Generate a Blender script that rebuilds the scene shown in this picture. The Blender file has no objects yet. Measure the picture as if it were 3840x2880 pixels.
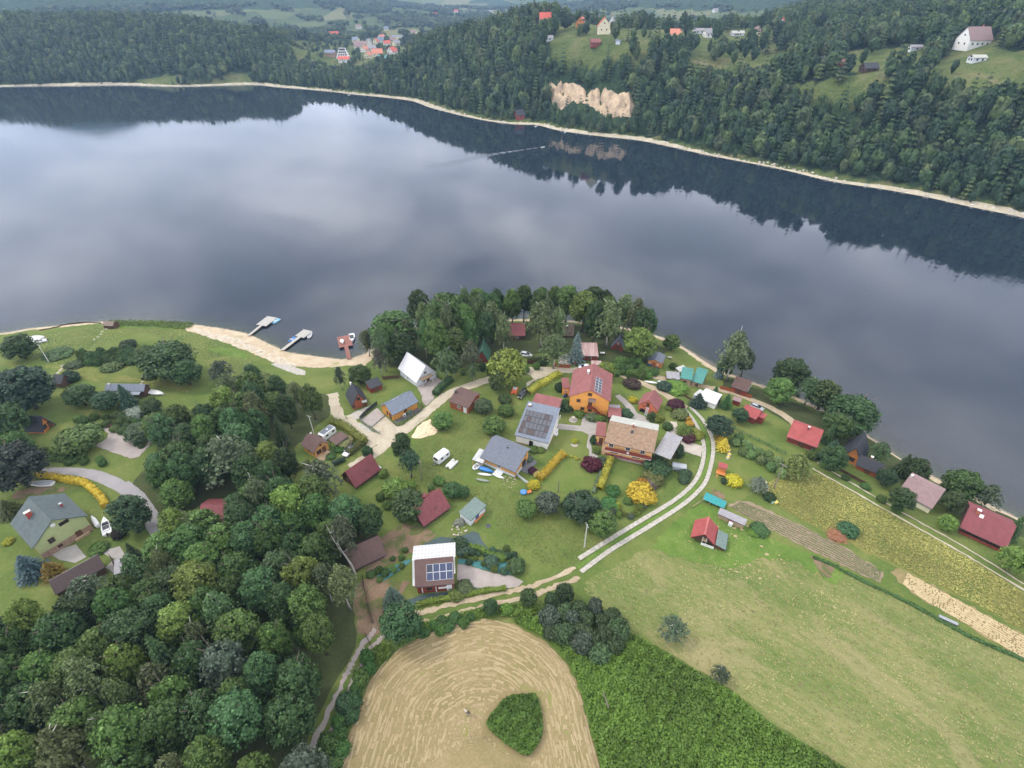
import bpy, math, random
import numpy as np
from mathutils import Vector, Matrix
from mathutils.geometry import delaunay_2d_cdt

# ------------------------------------------------------------------ camera, sky, sun, exposure
SC = bpy.context.scene
COL = SC.collection
HAZE = 1.4e-4
F, CAMZ, PITCH = 2024.0,110.0, math.radians(36.5)
CT, ST = math.cos(PITCH), math.sin(PITCH)
cam = bpy.data.cameras.new('camera')
cam.sensor_width = 36.0
cam.lens = 36.0 * F / 3840.0
cam.clip_start, cam.clip_end = 1.0,30000.0
co = bpy.data.objects.new('camera', cam)
co.location = (0,0, CAMZ)
co.rotation_euler = (math.radians(90) - PITCH, 0,0)
COL.objects.link(co)
SC.camera = co
SC.render.resolution_x, SC.render.resolution_y = 1024,768
SC.view_settings.view_transform = 'Standard'
SC.view_settings.look = 'None'
SC.view_settings.exposure = 0.75
SC.view_settings.gamma = 1.0
SC.view_settings.use_curve_mapping = False
cy = SC.cycles
cy.use_denoising = True
cy.max_bounces = 5
cy.diffuse_bounces = 2
cy.glossy_bounces = 2
cy.transmission_bounces = 2
cy.transparent_max_bounces = 8
cy.volume_bounces = 0

SUN_EL, SUN_AZ = math.radians(50), math.radians(-75)      # azimuth from +Y towards +X
sun = bpy.data.lights.new('sun', 'SUN')
sun.energy, sun.angle, sun.color = 1.5, math.radians(10),(1.0,0.93,0.83)
so = bpy.data.objects.new('sun', sun)
sd = Vector((math.sin(SUN_AZ) * math.cos(SUN_EL), math.cos(SUN_AZ) * math.cos(SUN_EL), math.sin(SUN_EL)))
so.rotation_euler = sd.to_track_quat('Z', 'Y').to_euler()
so.location = (0,0,400)
COL.objects.link(so)

W = bpy.data.worlds.new('World')
SC.world = W
W.use_nodes = True
nt = W.node_tree
nt.nodes.clear()
def N(t, typ, **kw):
    n = t.nodes.new(typ)
    for k, v in kw.items():
        if k == 'ins':
            for a, b in v.items():
                n.inputs[a].default_value = b
        else:
            setattr(n, k, v)
    return n
def ramp(t, stops, interp='LINEAR'):
    n = t.nodes.new('ShaderNodeValToRGB')
    n.color_ramp.interpolation = interp
    e = n.color_ramp.elements
    while len(e) < len(stops):
        e.new(0.5)
    for i, (p, c) in enumerate(stops):
        e[i].position = p
        e[i].color = (c[0], c[1], c[2], 1) if not isinstance(c, (int, float)) else (c, c, c, 1)
    return n
def build_world():
    t = nt
    L = t.links.new
    out = N(t, 'ShaderNodeOutputWorld')
    bg = N(t, 'ShaderNodeBackground', ins={'Strength': 0.125})
    sky = N(t, 'ShaderNodeTexSky', sky_type='NISHITA', sun_disc=False)
    sky.sun_elevation, sky.sun_rotation = SUN_EL, SUN_AZ
    tc = N(t, 'ShaderNodeTexCoord')
    sep = N(t, 'ShaderNodeSeparateXYZ')
    L(tc.outputs['Generated'], sep.inputs[0])
    zz = N(t, 'ShaderNodeMath', operation='MAXIMUM', ins={1: 0.0})
    L(sep.outputs['Z'], zz.inputs[0])
    za = N(t, 'ShaderNodeMath', operation='ADD', ins={1: 0.16})
    L(zz.outputs[0], za.inputs[0])
    dx = N(t, 'ShaderNodeMath', operation='DIVIDE')
    dy = N(t, 'ShaderNodeMath', operation='DIVIDE')
    L(sep.outputs['X'], dx.inputs[0]); L(za.outputs[0], dx.inputs[1])
    L(sep.outputs['Y'], dy.inputs[0]); L(za.outputs[0], dy.inputs[1])
    cb = N(t, 'ShaderNodeCombineXYZ', ins={'Z': 3.7})
    L(dx.outputs[0], cb.inputs[0]); L(dy.outputs[0], cb.inputs[1])
    n1 = N(t, 'ShaderNodeTexNoise', ins={'Scale': 1.9, 'Detail': 5.0, 'Roughness': 0.5, 'Distortion': 0.3})
    L(cb.outputs[0], n1.inputs['Vector'])
    r1 = ramp(t, [(0.34,(6.0,6.2,6.9)),(0.47,(10.2,10.1,10.6)),(0.56,(14.2,13.8,13.8)),(0.68,(20.5,19.7,19.2))])
    L(n1.outputs['Fac'], r1.inputs[0])
    # thicker bright cloud low over the horizon
    hz = N(t, 'ShaderNodeMapRange', ins={1: 0.0,2: 0.42,3: 1.0,4: 0.0})
    L(zz.outputs[0], hz.inputs[0])
    mh = N(t, 'ShaderNodeMix', data_type='RGBA', ins={7: (24.0,23.2,23.6,1)})
    sc_ = N(t, 'ShaderNodeMath', operation='MULTIPLY', ins={1: 0.6})
    L(hz.outputs[0], sc_.inputs[0])
    L(sc_.outputs[0], mh.inputs[0]); L(r1.outputs[0], mh.inputs[6])
    mx = N(t, 'ShaderNodeMix', data_type='RGBA', ins={0: 0.90})
    L(sky.outputs[0], mx.inputs[6]); L(mh.outputs[2], mx.inputs[7])
    L(mx.outputs[2], bg.inputs[0])
    L(bg.outputs[0], out.inputs[0])
build_world()

# ------------------------------------------------------------------ reading ground positions
ZM = {'D': (0,0,.57604), 'B1': (1200,1280,4.424), 'B2': (1100,1580,4.424), 'B3': (1600,1600,4.424), 'B4': (1850,1350,4.424),
      'B5': (2150,1500,4.424), 'B6': (2350,1280,4.424), 'B7': (2750,1480,4.424), 'B8': (1800,1150,3.6867), 'C1': (1450,1950,4.022),
      'C2': (2550,1750,4.424), 'C3': (0,1780,4.424), 'C4': (0,1430,3.6867), 'C5': (900,1150,4.424), 'C6': (1180,120,6.506),
      'C7': (1980,40,3.456), 'C8': (3100,80,2.989), 'A1': (0,1650,2.37), 'A2': (1100,1500,2.4578), 'A3': (1900,1500,2.4578),
      'A4': (1250,1750,2.212), 'A5': (2300,1650,2.212), 'A7': (1100,2200,1.7015), 'A8': (2300,2100,1.4364),
      'T1': (0,0,1.728), 'T2': (1280,0,1.728), 'T3': (2560,0,1.728), 'Z4': (0,1100,2.212), 'Z5': (900,1100,2.212),
      'Z6': (1700,1000,2.212), 'Z7': (2400,1150,2.212), 'Z8': (3000,1400,2.0738)}
def ray(z, p):
    ox, oy, s = ZM[z]
    u = ox + p[0] / s - 1920.0
    v = oy + p[1] / s - 1440.0
    return u, F * CT - v * ST, -F * ST - v * CT
def at_z(z, p, h):
    u, dy, dz = ray(z, p)
    t = (CAMZ - h) / -dz
    return np.array((u * t, dy * t))
def catmull(pts, n=6, closed=False):
    P = [np.array(p, float) for p in pts]
    out = []
    m = len(P)
    for i in range(m if closed else m - 1):
        p0 = P[(i - 1) % m] if closed or i > 0 else P[0]
        p1, p2 = P[i], P[(i + 1) % m]
        p3 = P[(i + 2) % m] if closed or i + 2 < m else P[-1]
        for k in range(n):
            t = k / n
            out.append(0.5 * (2 * p1 + (p2 - p0) * t + (2 * p0 - 5 * p1 + 4 * p2 - p3) * t * t + (3 * p1 - p0 - 3 * p2 + p3) * t ** 3))
    if not closed:
        out.append(P[-1])
    return np.array(out)

NEAR_D = [(-200,738),(0,722),(60,712),(130,705),(235,696),(330,697),(410,703),(470,711),(530,723),(580,746),(620,763),(680,772),
          (740,779),(790,766),(812,752),(835,735),(880,715),(960,700),(1060,692),(1160,692),(1260,697),(1350,710),(1420,728),
          (1475,752),(1510,777),(1545,798),(1590,815),(1640,833),(1700,852),(1800,900),(1880,948),(1930,985),(2000,1025),(2100,1075),(2212,1130),(2400,1230)]
FAR_D = [(-300,191),(0,187),(150,185),(270,184),(390,187),(540,183),(600,188),(700,196),(760,203),(830,210),(890,218),(930,232),(1000,250),
         (1060,262),(1110,268),(1160,270),(1210,282),(1290,293),(1380,303),(1450,317),(1530,335),(1610,350),(1700,368),(1800,392),
         (1900,407),(2000,425),(2100,447),(2212,470),(2500,540)]
near_line = [(-2500.,60.),(-700.,150.),(-380.,172.)] + [tuple(at_z('D', p, 0)) for p in NEAR_D] + [(190.,10.),(260.,-180.),(420.,-700.),(600.,-2500.)]
near_line = catmull(near_line, 4)
far_line = [(-6000.,500.),(-2600.,640.),(-1500.,760.)] + [tuple(at_z('D', p, 0)) for p in FAR_D] + [(470.,160.),(600.,-40.),(760.,-500.),(1000.,-2500.)]
far_line = catmull(far_line, 4)
NEAR_POLY = np.vstack([near_line, [(-2500.,-2500.)]])
FAR_POLY = np.vstack([far_line, [(9000.,-2500.),(9000.,9000.),(-9000.,9000.),(-9000.,500.)]])

def in_poly(x, y, poly):
    x = np.asarray(x, float); y = np.asarray(y, float)
    c = np.zeros(x.shape, bool)
    n = len(poly)
    j = n - 1
    for i in range(n):
        xi, yi = poly[i]; xj, yj = poly[j]
        if yi != yj:
            c ^= ((yi > y) != (yj > y)) & (x < (xj - xi) * (y - yi) / (yj - yi) + xi)
        j = i
    return c
def d_line(x, y, line):
    x = np.asarray(x, float); y = np.asarray(y, float)
    best = np.full(x.shape, 1e18)
    for i in range(len(line) - 1):
        ax, ay = line[i]; bx, by = line[i + 1]
        vx, vy = bx - ax, by - ay
        l2 = vx * vx + vy * vy + 1e-9
        t = np.clip(((x - ax) * vx + (y - ay) * vy) / l2,0,1)
        dd = (x - ax - t * vx) ** 2 + (y - ay - t * vy) ** 2
        np.minimum(best, dd, out=best)
    return np.sqrt(best)
def H_exact(x, y):
    x = np.asarray(x, float); y = np.asarray(y, float)
    d = d_line(x, y, near_line)
    ins = in_poly(x, y, NEAR_POLY)
    land = 8.0 * (1 - np.exp(-(d / 26.0) ** 1.25)) + 0.05
    return np.where(ins, land, np.maximum(-5.0,0.05 - 0.12 * d))

GX, GY, GS = -460.,-180.,2.0
_gx, _gy = np.meshgrid(np.arange(GX, 340, GS), np.arange(GY, 340, GS))
_gz = H_exact(_gx.ravel(), _gy.ravel()).reshape(_gx.shape)
def H_near(x, y):
    x = np.asarray(x, float); y = np.asarray(y, float)
    i, j = (x - GX) / GS, (y - GY) / GS
    ok = (i >= 0) & (j >= 0) & (i < _gz.shape[1] - 1.01) & (j < _gz.shape[0] - 1.01)
    if not ok.all():
        out = np.zeros(x.shape)
        if ok.any(): out[ok] = H_near(x[ok], y[ok])
        out[~ok] = H_exact(x[~ok], y[~ok])
        return out
    a, b = i.astype(int), j.astype(int)
    u, v = i - a, j - b
    return (_gz[b, a] * (1 - u) + _gz[b, a + 1] * u) * (1 - v) + (_gz[b + 1, a] * (1 - u) + _gz[b + 1, a + 1] * u) * v
# the far side: heights through surveyed points
def pz(p, z):
    a = at_z('D', p, z)
    return (a[0], a[1], z)
def py_(p, Y, dz=0.0):
    u, dy, dzz = ray('D', p)
    return (u * Y / dy, Y, CAMZ + dzz * Y / dy + dz)
CP = [(x, y, 0.4) for x, y in far_line[::3] if -2600 < x < 1100 and y > -600]
CP += [pz(p, z) for p, z in [((1200,118),56),((1300,125),57),((1420,125),55),((1550,130),53),((1650,128),52),((1250,75),68),((1300,62),72),
        ((1450,62),69),((1600,64),68),((1700,75),66),((1760,130),58),((1900,125),62),((1960,128),61),((1800,185),51),((1880,180),52),((2050,150),61),((2150,170),59),((2212,172),59),
        ((2100,104),70),((2212,110),72),((1180,195),30),((1250,205),28),((1350,205),30)]]
CP += [py_(p, Y, dz) for p, Y, dz in [((1150,15),760,-11),((1080,38),775,-11),((1000,62),785,-11),((930,80),790,-11),((880,105),810,-11),((1185,30),730,-9),
        ((0,36),960,-12),((200,38),965,-12),((400,42),960,-12),((560,55),940,-12),((620,78),930,-12),((-300,40),980,-12)]]
CP += [pz(p, z) for p, z in [((650,125),14),((740,120),20),((800,110),18),((850,125),14),((700,150),10),((800,160),11),((725,78),17),((820,85),18)]]
CP += [(-900.,1250.,30.),(-600.,1300.,22.),(-300.,1350.,20.),(0.,1400.,22.),(-1500.,1400.,60.),(100.,1150.,36.),(300.,1100.,42.),(500.,1000.,90.),
       (480.,760.,98.),(560.,800.,160.),(650.,720.,190.),(760.,760.,240.),(900.,620.,250.),(800.,480.,190.),(700.,330.,120.),(900.,250.,140.),(420.,800.,88.),
       (600.,1000.,160.),(900.,900.,230.),(800.,1300.,60.),(1300.,700.,200.),(1300.,1300.,90.),(-1000.,1800.,30.),(0.,1900.,20.),(1000.,1900.,30.),(380.,690.,78.),(280.,710.,66.),(330.,830.,66.),(400.,1010.,52.),(480.,1210.,38.),(200.,900.,54.),(160.,760.,64.),(60.,900.,50.)]
CP = np.array(CP)
_d = np.sqrt(((CP[:, None, :2] - CP[None, :, :2]) ** 2).sum(-1))
_w = np.linalg.solve(np.block([[-_d + 4.0 * np.eye(len(CP)), np.ones((len(CP),1))], [np.ones((1, len(CP))), np.zeros((1,1))]]), np.append(CP[:, 2], 0))
def sstep(a, b, x):
    t = np.clip((x - a) / (b - a),0,1)
    return t * t * (3 - 2 * t)
def wob(x, y):
    return np.sin(x * .013 + 1.3) * np.cos(y * .011 + .4) + .5 * np.sin(x * .031 + y * .024) + .35 * np.cos(x * .052 - y * .047)
def H_far(x, y):
    x = np.asarray(x, float); y = np.asarray(y, float)
    sh = x.shape
    xf, yf = x.ravel(), y.ravel()
    z = np.full(xf.shape, _w[-1])
    for i in range(len(CP)):
        z -= _w[i] * np.sqrt((xf - CP[i, 0]) ** 2 + (yf - CP[i, 1]) ** 2)
    z = z + 1.2 * wob(xf * 1.7, yf * 1.7)
    for s_, z_ in ((sstep(950,1350,-xf),48),(sstep(1050,1500, xf),150)):
        z = z * (1 - s_) + (z_ + 10 * wob(xf * .4, yf * .4)) * s_
    z = np.maximum(z, 2.0)
    val = 19 + 3 * wob(xf * .35, yf * .35)
    m = 330 * np.exp(-((xf + 1700) / 800) ** 2 - ((yf - 2500) / 600) ** 2) * (1 + .10 * wob(xf * .25, yf * .25))
    m += 330 * sstep(3150,4900, yf + 160 * wob(xf * .12, yf * .12))
    m += 210 * np.exp(-((xf - 1050) / 560) ** 2 - ((yf - 2500) / 620) ** 2) * (1 + .18 * wob(xf * .4, yf * .4))
    b = sstep(1250,1750, yf)
    z = z * (1 - b) + (val + m) * b
    d = d_line(xf, yf, far_line)
    ins = in_poly(xf, yf, FAR_POLY)
    land = np.minimum(z, 0.05 + .14 * d + .02 * d ** 1.8)
    return np.where(ins, land, np.maximum(-5.0,.05 - .3 * d)).reshape(sh)
def ground(z, p):
    """where the line of sight through a spot of the photograph meets the near land"""
    h = 8.0
    for _ in range(10):
        a = at_z(z, p, h)
        h = float(H_near(a[0], a[1]))
    return Vector((a[0], a[1], h))
def hn(x, y):
    return float(H_near(x, y))
def ground_far(z, p, y0=250., y1=4500.):
    u, dy, dz = ray(z, p)
    Y = np.concatenate([np.linspace(y0,1200,700), np.linspace(1203, y1,700)])
    zz = CAMZ + dz * Y / dy
    h = H_far(u * Y / dy, Y)
    k = np.argmax(zz < h)
    return Vector((u * Y[k] / dy, Y[k], h[k]))
def project(P):
    x, y, z = P[0], P[1], P[2] - CAMZ
    d = y * CT - z * ST
    v = -(y * ST + z * CT)
    return (1920 + F * x / d, 1440 + F * v / d)

# ------------------------------------------------------------------ materials
MATS = {}
def new_mat(name):
    m = bpy.data.materials.new(name)
    m.use_nodes = True
    m.node_tree.nodes.clear()
    return m
def pmat(name, col, rough=.8, var=.18, scale=3.0, bump=0.0, bscale=12.0, spec=.3, metal=0.0, tint=None, stretch=None, coat=0.0):
    """plain surface with two scales of tonal wear and optional relief"""
    if name in MATS:
        return MATS[name]
    m = new_mat(name)
    t = m.node_tree
    L = t.links.new
    out = N(t, 'ShaderNodeOutputMaterial')
    b = N(t, 'ShaderNodeBsdfPrincipled', ins={'Roughness': rough, 'Specular IOR Level': spec, 'Metallic': metal, 'Coat Weight': coat})
    tc = N(t, 'ShaderNodeTexCoord')
    mp = N(t, 'ShaderNodeMapping')
    if stretch:
        mp.inputs['Scale'].default_value = stretch
    L(tc.outputs['Object'], mp.inputs[0])
    n1 = N(t, 'ShaderNodeTexNoise', ins={'Scale': scale, 'Detail': 5.0, 'Roughness': .6})
    L(mp.outputs[0], n1.inputs['Vector'])
    c2 = tint or tuple(c * .72 for c in col)
    r = ramp(t, [(.5 - var, c2),(.5 + var * .6, col)] if var > 0 else [(0, col),(1, col)])
    r.color_ramp.elements[0].color = tuple(c * (1 - var * 1.2) for c in (tint or col)) + (1,)
    L(n1.outputs['Fac'], r.inputs[0])
    L(r.outputs[0], b.inputs['Base Color'])
    if bump:
        n2 = N(t, 'ShaderNodeTexNoise', ins={'Scale': bscale, 'Detail': 4.0})
        L(mp.outputs[0], n2.inputs['Vector'])
        bp = N(t, 'ShaderNodeBump', ins={'Strength': min(1, bump), 'Distance': .05})
        L(n2.outputs['Fac'], bp.inputs['Height'])
        L(bp.outputs[0], b.inputs['Normal'])
    L(b.outputs[0], out.inputs[0])
    MATS[name] = m
    return m
def ground_mat(name, stops, scale=.25, fine=3.0, finew=.45, bump=.5, bscale=6.0, dots=None, stretch=(1,1,1), rot=0.0, rough=.95, patch=None):
    """meadow, soil or gravel: broad patches, fine mottling, relief"""
    m = new_mat(name)
    t = m.node_tree
    L = t.links.new
    out = N(t, 'ShaderNodeOutputMaterial')
    b = N(t, 'ShaderNodeBsdfPrincipled', ins={'Roughness': rough, 'Specular IOR Level': .1})
    tc = N(t, 'ShaderNodeTexCoord')
    mp = N(t, 'ShaderNodeMapping')
    mp.inputs['Scale'].default_value = stretch
    mp.inputs['Rotation'].default_value = (0,0, rot)
    if rot: mp.vector_type = 'TEXTURE'
    L(tc.outputs['Object'], mp.inputs[0])
    n1 = N(t, 'ShaderNodeTexNoise', ins={'Scale': scale, 'Detail': 6.0, 'Roughness': .62, 'Distortion': .6})
    n2 = N(t, 'ShaderNodeTexNoise', ins={'Scale': fine, 'Detail': 4.0, 'Roughness': .7})
    L(mp.outputs[0], n1.inputs['Vector']); L(mp.outputs[0], n2.inputs['Vector'])
    mx = N(t, 'ShaderNodeMix', ins={0: finew})
    L(n1.outputs['Fac'], mx.inputs[2]); L(n2.outputs['Fac'], mx.inputs[3])
    r = ramp(t, stops)
    L(mx.outputs[0], r.inputs[0])
    col = r.outputs[0]
    if patch:
        n4 = N(t, 'ShaderNodeTexNoise', ins={'Scale': patch[0], 'Detail': 5.0, 'Roughness': .65, 'Distortion': 1.0})
        L(mp.outputs[0], n4.inputs['Vector'])
        r4 = ramp(t, [(patch[1], 0),(patch[1] + .1, patch[3] if len(patch) > 3 else 1)])
        L(n4.outputs['Fac'], r4.inputs[0])
        m4 = N(t, 'ShaderNodeMix', data_type='RGBA', ins={7: patch[2] + (1,)})
        L(r4.outputs[0], m4.inputs[0]); L(col, m4.inputs[6])
        col = m4.outputs[2]
    if dots:
        v = N(t, 'ShaderNodeTexNoise', ins={'Scale': dots[0], 'Detail': 2.0, 'Roughness': .8})
        L(mp.outputs[0], v.inputs['Vector'])
        rr = ramp(t, [(dots[1], 0),(dots[1] + .05,.85)])
        L(v.outputs['Fac'], rr.inputs[0])
        m2 = N(t, 'ShaderNodeMix', data_type='RGBA', ins={7: dots[2] + (1,)})
        L(rr.outputs[0], m2.inputs[0]); L(col, m2.inputs[6])
        col = m2.outputs[2]
    L(col, b.inputs['Base Color'])
    n3 = N(t, 'ShaderNodeTexNoise', ins={'Scale': bscale, 'Detail': 5.0, 'Roughness': .7})
    L(mp.outputs[0], n3.inputs['Vector'])
    bp = N(t, 'ShaderNodeBump', ins={'Strength': bump, 'Distance': .25})
    L(n3.outputs['Fac'], bp.inputs['Height'])
    L(bp.outputs[0], b.inputs['Normal'])
    L(b.outputs[0], out.inputs[0])
    return m
def leaf_mat(name, far=None):
    m = new_mat(name)
    t = m.node_tree
    L = t.links.new
    out = N(t, 'ShaderNodeOutputMaterial')
    oi = N(t, 'ShaderNodeObjectInfo')
    at = N(t, 'ShaderNodeAttribute', attribute_name='tint')
    ml = N(t, 'ShaderNodeMapRange', ins={1: 0,2: 1,3: .55,4: 1.55})
    L(at.outputs['Fac'], ml.inputs[0])
    if far:
        r = ramp(t, far)
        L(oi.outputs['Random'], r.inputs[0])
        base = r.outputs[0]
    else:
        hs = N(t, 'ShaderNodeHueSaturation')
        h = N(t, 'ShaderNodeMapRange', ins={1: 0,2: 1,3: .485,4: .515})
        v = N(t, 'ShaderNodeMath', operation='MULTIPLY_ADD', ins={1: .5,2: .75})
        L(oi.outputs['Random'], h.inputs[0]); L(oi.outputs['Random'], v.inputs[0])
        L(h.outputs[0], hs.inputs['Hue']); L(v.outputs[0], hs.inputs['Value'])
        L(oi.outputs['Color'], hs.inputs['Color'])
        base = hs.outputs[0]
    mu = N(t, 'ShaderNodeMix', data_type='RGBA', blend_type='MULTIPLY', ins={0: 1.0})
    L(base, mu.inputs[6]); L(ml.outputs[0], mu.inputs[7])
    d = N(t, 'ShaderNodeBsdfPrincipled', ins={'Roughness': .55, 'Specular IOR Level': .25})
    tr = N(t, 'ShaderNodeBsdfTranslucent')
    L(mu.outputs[2], d.inputs['Base Color']); L(mu.outputs[2], tr.inputs[0])
    ms = N(t, 'ShaderNodeMixShader', ins={0: .22})
    L(d.outputs[0], ms.inputs[1]); L(tr.outputs[0], ms.inputs[2])
    L(ms.outputs[0], out.inputs[0])
    return m
LEAF = leaf_mat('leaves')
FARLEAF = leaf_mat('far_leaves', [(0,(.020,.042,.021)),(.25,(.030,.062,.026)),(.5,(.046,.086,.029)),(.7,(.066,.110,.034)),(.84,(.068,.088,.042)),(.95,(.094,.138,.042)),(1,(.12,.155,.06))])
BARK = pmat('bark', (.12,.095,.075),.9,.3,6)
BIRCHBARK = pmat('birch_bark', (.55,.52,.47),.8,.4,5, tint=(.25,.23,.2))

# ------------------------------------------------------------------ objects
def setp(o, label=None, cat=None, group=None, kind=None):
    if label: o['label'] = label
    if cat: o['category'] = cat
    if group: o['group'] = group
    if kind: o['kind'] = kind
    return o
class MB:
    def __init__(s):
        s.v, s.f, s.m = [], [], []
    def add(s, vs, fs, mi=0):
        b = len(s.v)
        s.v += [tuple(v) for v in vs]
        s.f += [tuple(i + b for i in f) for f in fs]
        s.m += [mi] * len(fs)
        return s
    def box(s, c, sz, rz=0., M=None, mi=0):
        x, y, z = (a / 2 for a in sz)
        vs = [Vector((sx * x, sy * y, sg * z)) for sg in (-1,1) for sy in (-1,1) for sx in (-1,1)]
        R = M or Matrix.Rotation(rz, 3, 'Z')
        vs = [R @ v + Vector(c) for v in vs]
        return s.add(vs, [(0,2,3,1),(4,5,7,6),(0,1,5,4),(2,6,7,3),(0,4,6,2),(1,3,7,5)], mi)
    def prism(s, prof, x0, x1, mi=0):
        """profile of (y, z) run from x0 to x1"""
        n = len(prof)
        vs = [(x0, y, z) for y, z in prof] + [(x1, y, z) for y, z in prof]
        fs = [(i, (i + 1) % n, n + (i + 1) % n, n + i) for i in range(n)] + [tuple(range(n))[::-1], tuple(range(n, 2 * n))]
        return s.add(vs, fs, mi)
    def tube(s, pts, rs, n=6, mi=0):
        P = [Vector(p) for p in pts]
        if not isinstance(rs, (list, tuple)): rs = [rs] * len(P)
        vs, fs = [], []
        for i, p in enumerate(P):
            d = (P[min(i + 1, len(P) - 1)] - P[max(i - 1,0)])
            d = d.normalized() if d.length > 1e-6 else Vector((0,0,1))
            a = d.orthogonal().normalized(); b = d.cross(a)
            vs += [p + (a * math.cos(2 * math.pi * k / n) + b * math.sin(2 * math.pi * k / n)) * rs[i] for k in range(n)]
        for i in range(len(P) - 1):
            fs += [(i * n + k, i * n + (k + 1) % n, (i + 1) * n + (k + 1) % n, (i + 1) * n + k) for k in range(n)]
        fs += [tuple(range(n))[::-1], tuple(range((len(P) - 1) * n, len(P) * n))]
        return s.add(vs, fs, mi)
    def ball(s, c, r, nu=8, nv=5, mi=0, jit=0., rnd=None):
        c = Vector(c)
        rx, ry, rz = (r, r, r) if not isinstance(r, (tuple, list)) else r
        vs = [c + Vector((0,0,-rz))]
        for j in range(1, nv):
            a = math.pi * j / nv - math.pi / 2
            for i in range(nu):
                q = 1 + (rnd.uniform(-jit, jit) if rnd else 0)
                vs.append(c + Vector((rx * math.cos(a) * math.cos(2 * math.pi * i / nu) * q, ry * math.cos(a) * math.sin(2 * math.pi * i / nu) * q, rz * math.sin(a) * q)))
        vs.append(c + Vector((0,0, rz)))
        fs = [(0,1 + (i + 1) % nu, 1 + i) for i in range(nu)]
        for j in range(nv - 2):
            fs += [(1 + j * nu + i, 1 + j * nu + (i + 1) % nu, 1 + (j + 1) * nu + (i + 1) % nu, 1 + (j + 1) * nu + i) for i in range(nu)]
        t = len(vs) - 1
        fs += [(t, t - nu + i, t - nu + (i + 1) % nu) for i in range(nu)]
        return s.add(vs, fs, mi)
    def loft(s, rings, cap=True, mi=0):
        n = len(rings[0])
        vs = [v for r in rings for v in r]
        fs = []
        for i in range(len(rings) - 1):
            fs += [(i * n + k, i * n + (k + 1) % n, (i + 1) * n + (k + 1) % n, (i + 1) * n + k) for k in range(n)]
        if cap:
            fs += [tuple(range(n))[::-1], tuple(range((len(rings) - 1) * n, len(rings) * n))]
        return s.add(vs, fs, mi)
    def mesh(s, name, mats, smooth=False):
        me = bpy.data.meshes.new(name)
        me.from_pydata(s.v, [], s.f)
        if not isinstance(mats, (list, tuple)): mats = [mats]
        for m in mats: me.materials.append(m)
        if len(mats) > 1:
            me.polygons.foreach_set('material_index', s.m)
        if smooth:
            me.polygons.foreach_set('use_smooth', [True] * len(me.polygons))
        me.update()
        return me
    def obj(s, name, mats, parent=None, smooth=False, **kw):
        return mobj(name, s.mesh(name, mats, smooth), parent, **kw)
def mobj(name, me, parent=None, loc=None, rz=None, label=None, cat=None, group=None, kind=None):
    o = bpy.data.objects.new(name, me)
    COL.objects.link(o)
    if parent: o.parent = parent
    if loc is not None: o.location = loc
    if rz is not None: o.rotation_euler = (0,0, rz)
    return setp(o, label, cat, group, kind)
def thing(name, label, cat, loc=(0,0,0), rz=0., group=None, scale=None):
    o = bpy.data.objects.new(name, None)
    o.empty_display_size = .5
    COL.objects.link(o)
    o.location = loc
    o.rotation_euler = (0,0, rz)
    if scale: o.scale = scale
    return setp(o, label, cat, group)
def npmesh(name, V, Fq, mat, tint=None, smooth=False):
    me = bpy.data.meshes.new(name)
    V = np.asarray(V, np.float32); Fq = np.asarray(Fq, np.int32)
    k = Fq.shape[1]
    me.vertices.add(len(V)); me.vertices.foreach_set('co', V.ravel())
    me.loops.add(Fq.size); me.loops.foreach_set('vertex_index', Fq.ravel())
    me.polygons.add(len(Fq)); me.polygons.foreach_set('loop_start', np.arange(0, Fq.size, k, dtype=np.int32))
    me.materials.append(mat)
    if tint is not None:
        a = me.attributes.new('tint', 'FLOAT', 'POINT')
        a.data.foreach_set('value', np.asarray(tint, np.float32))
    if smooth:
        me.polygons.foreach_set('use_smooth', np.ones(len(Fq), bool))
    me.update(calc_edges=True)
    me.validate()
    return me

# ------------------------------------------------------------------ foliage
def leaves(C, Nn, size, rs, aspect=1.0, jit=.6):
    """one quad per centre, facing roughly along Nn"""
    n = len(C)
    nn = Nn + rs.normal(0, jit, (n, 3))
    nn /= np.linalg.norm(nn, axis=1)[:, None] + 1e-9
    ref = rs.normal(0,1,(n, 3))
    a = np.cross(nn, ref); a /= np.linalg.norm(a, axis=1)[:, None] + 1e-9
    b = np.cross(nn, a)
    s = np.asarray(size)[:, None] * .5
    bend = nn * s * rs.uniform(-.5,.5,(n, 1))
    V = np.stack([C - a * s * aspect - b * s, C + a * s * aspect - b * s * .7 + bend, C + a * s * aspect * .9 + b * s, C - a * s * aspect * .8 + b * s * .8 + bend], 1).reshape(-1,3)
    return V, np.arange(4 * n).reshape(n, 4)
def core_ball(c, r, rs, nu=9, nv=6, j=.15):
    V, Q = [], []
    for jj in range(nv + 1):
        a = math.pi * jj / nv - math.pi / 2
        for i in range(nu):
            q = 1 + rs.uniform(-j, j)
            V.append((c[0] + r[0] * math.cos(a) * math.cos(2 * math.pi * i / nu) * q, c[1] + r[1] * math.cos(a) * math.sin(2 * math.pi * i / nu) * q, c[2] + r[2] * math.sin(a) * q))
    for jj in range(nv):
        for i in range(nu):
            Q.append((jj * nu + i, jj * nu + (i + 1) % nu, (jj + 1) * nu + (i + 1) % nu, (jj + 1) * nu + i))
    return np.array(V), np.array(Q)
def join(parts):
    V, Q, T, b = [], [], [], 0
    for v, q, t in parts:
        V.append(v); Q.append(q + b); T.append(np.full(len(v), t) if np.isscalar(t) else t)
        b += len(v)
    return np.vstack(V), np.vstack(Q), np.concatenate(T)
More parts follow.
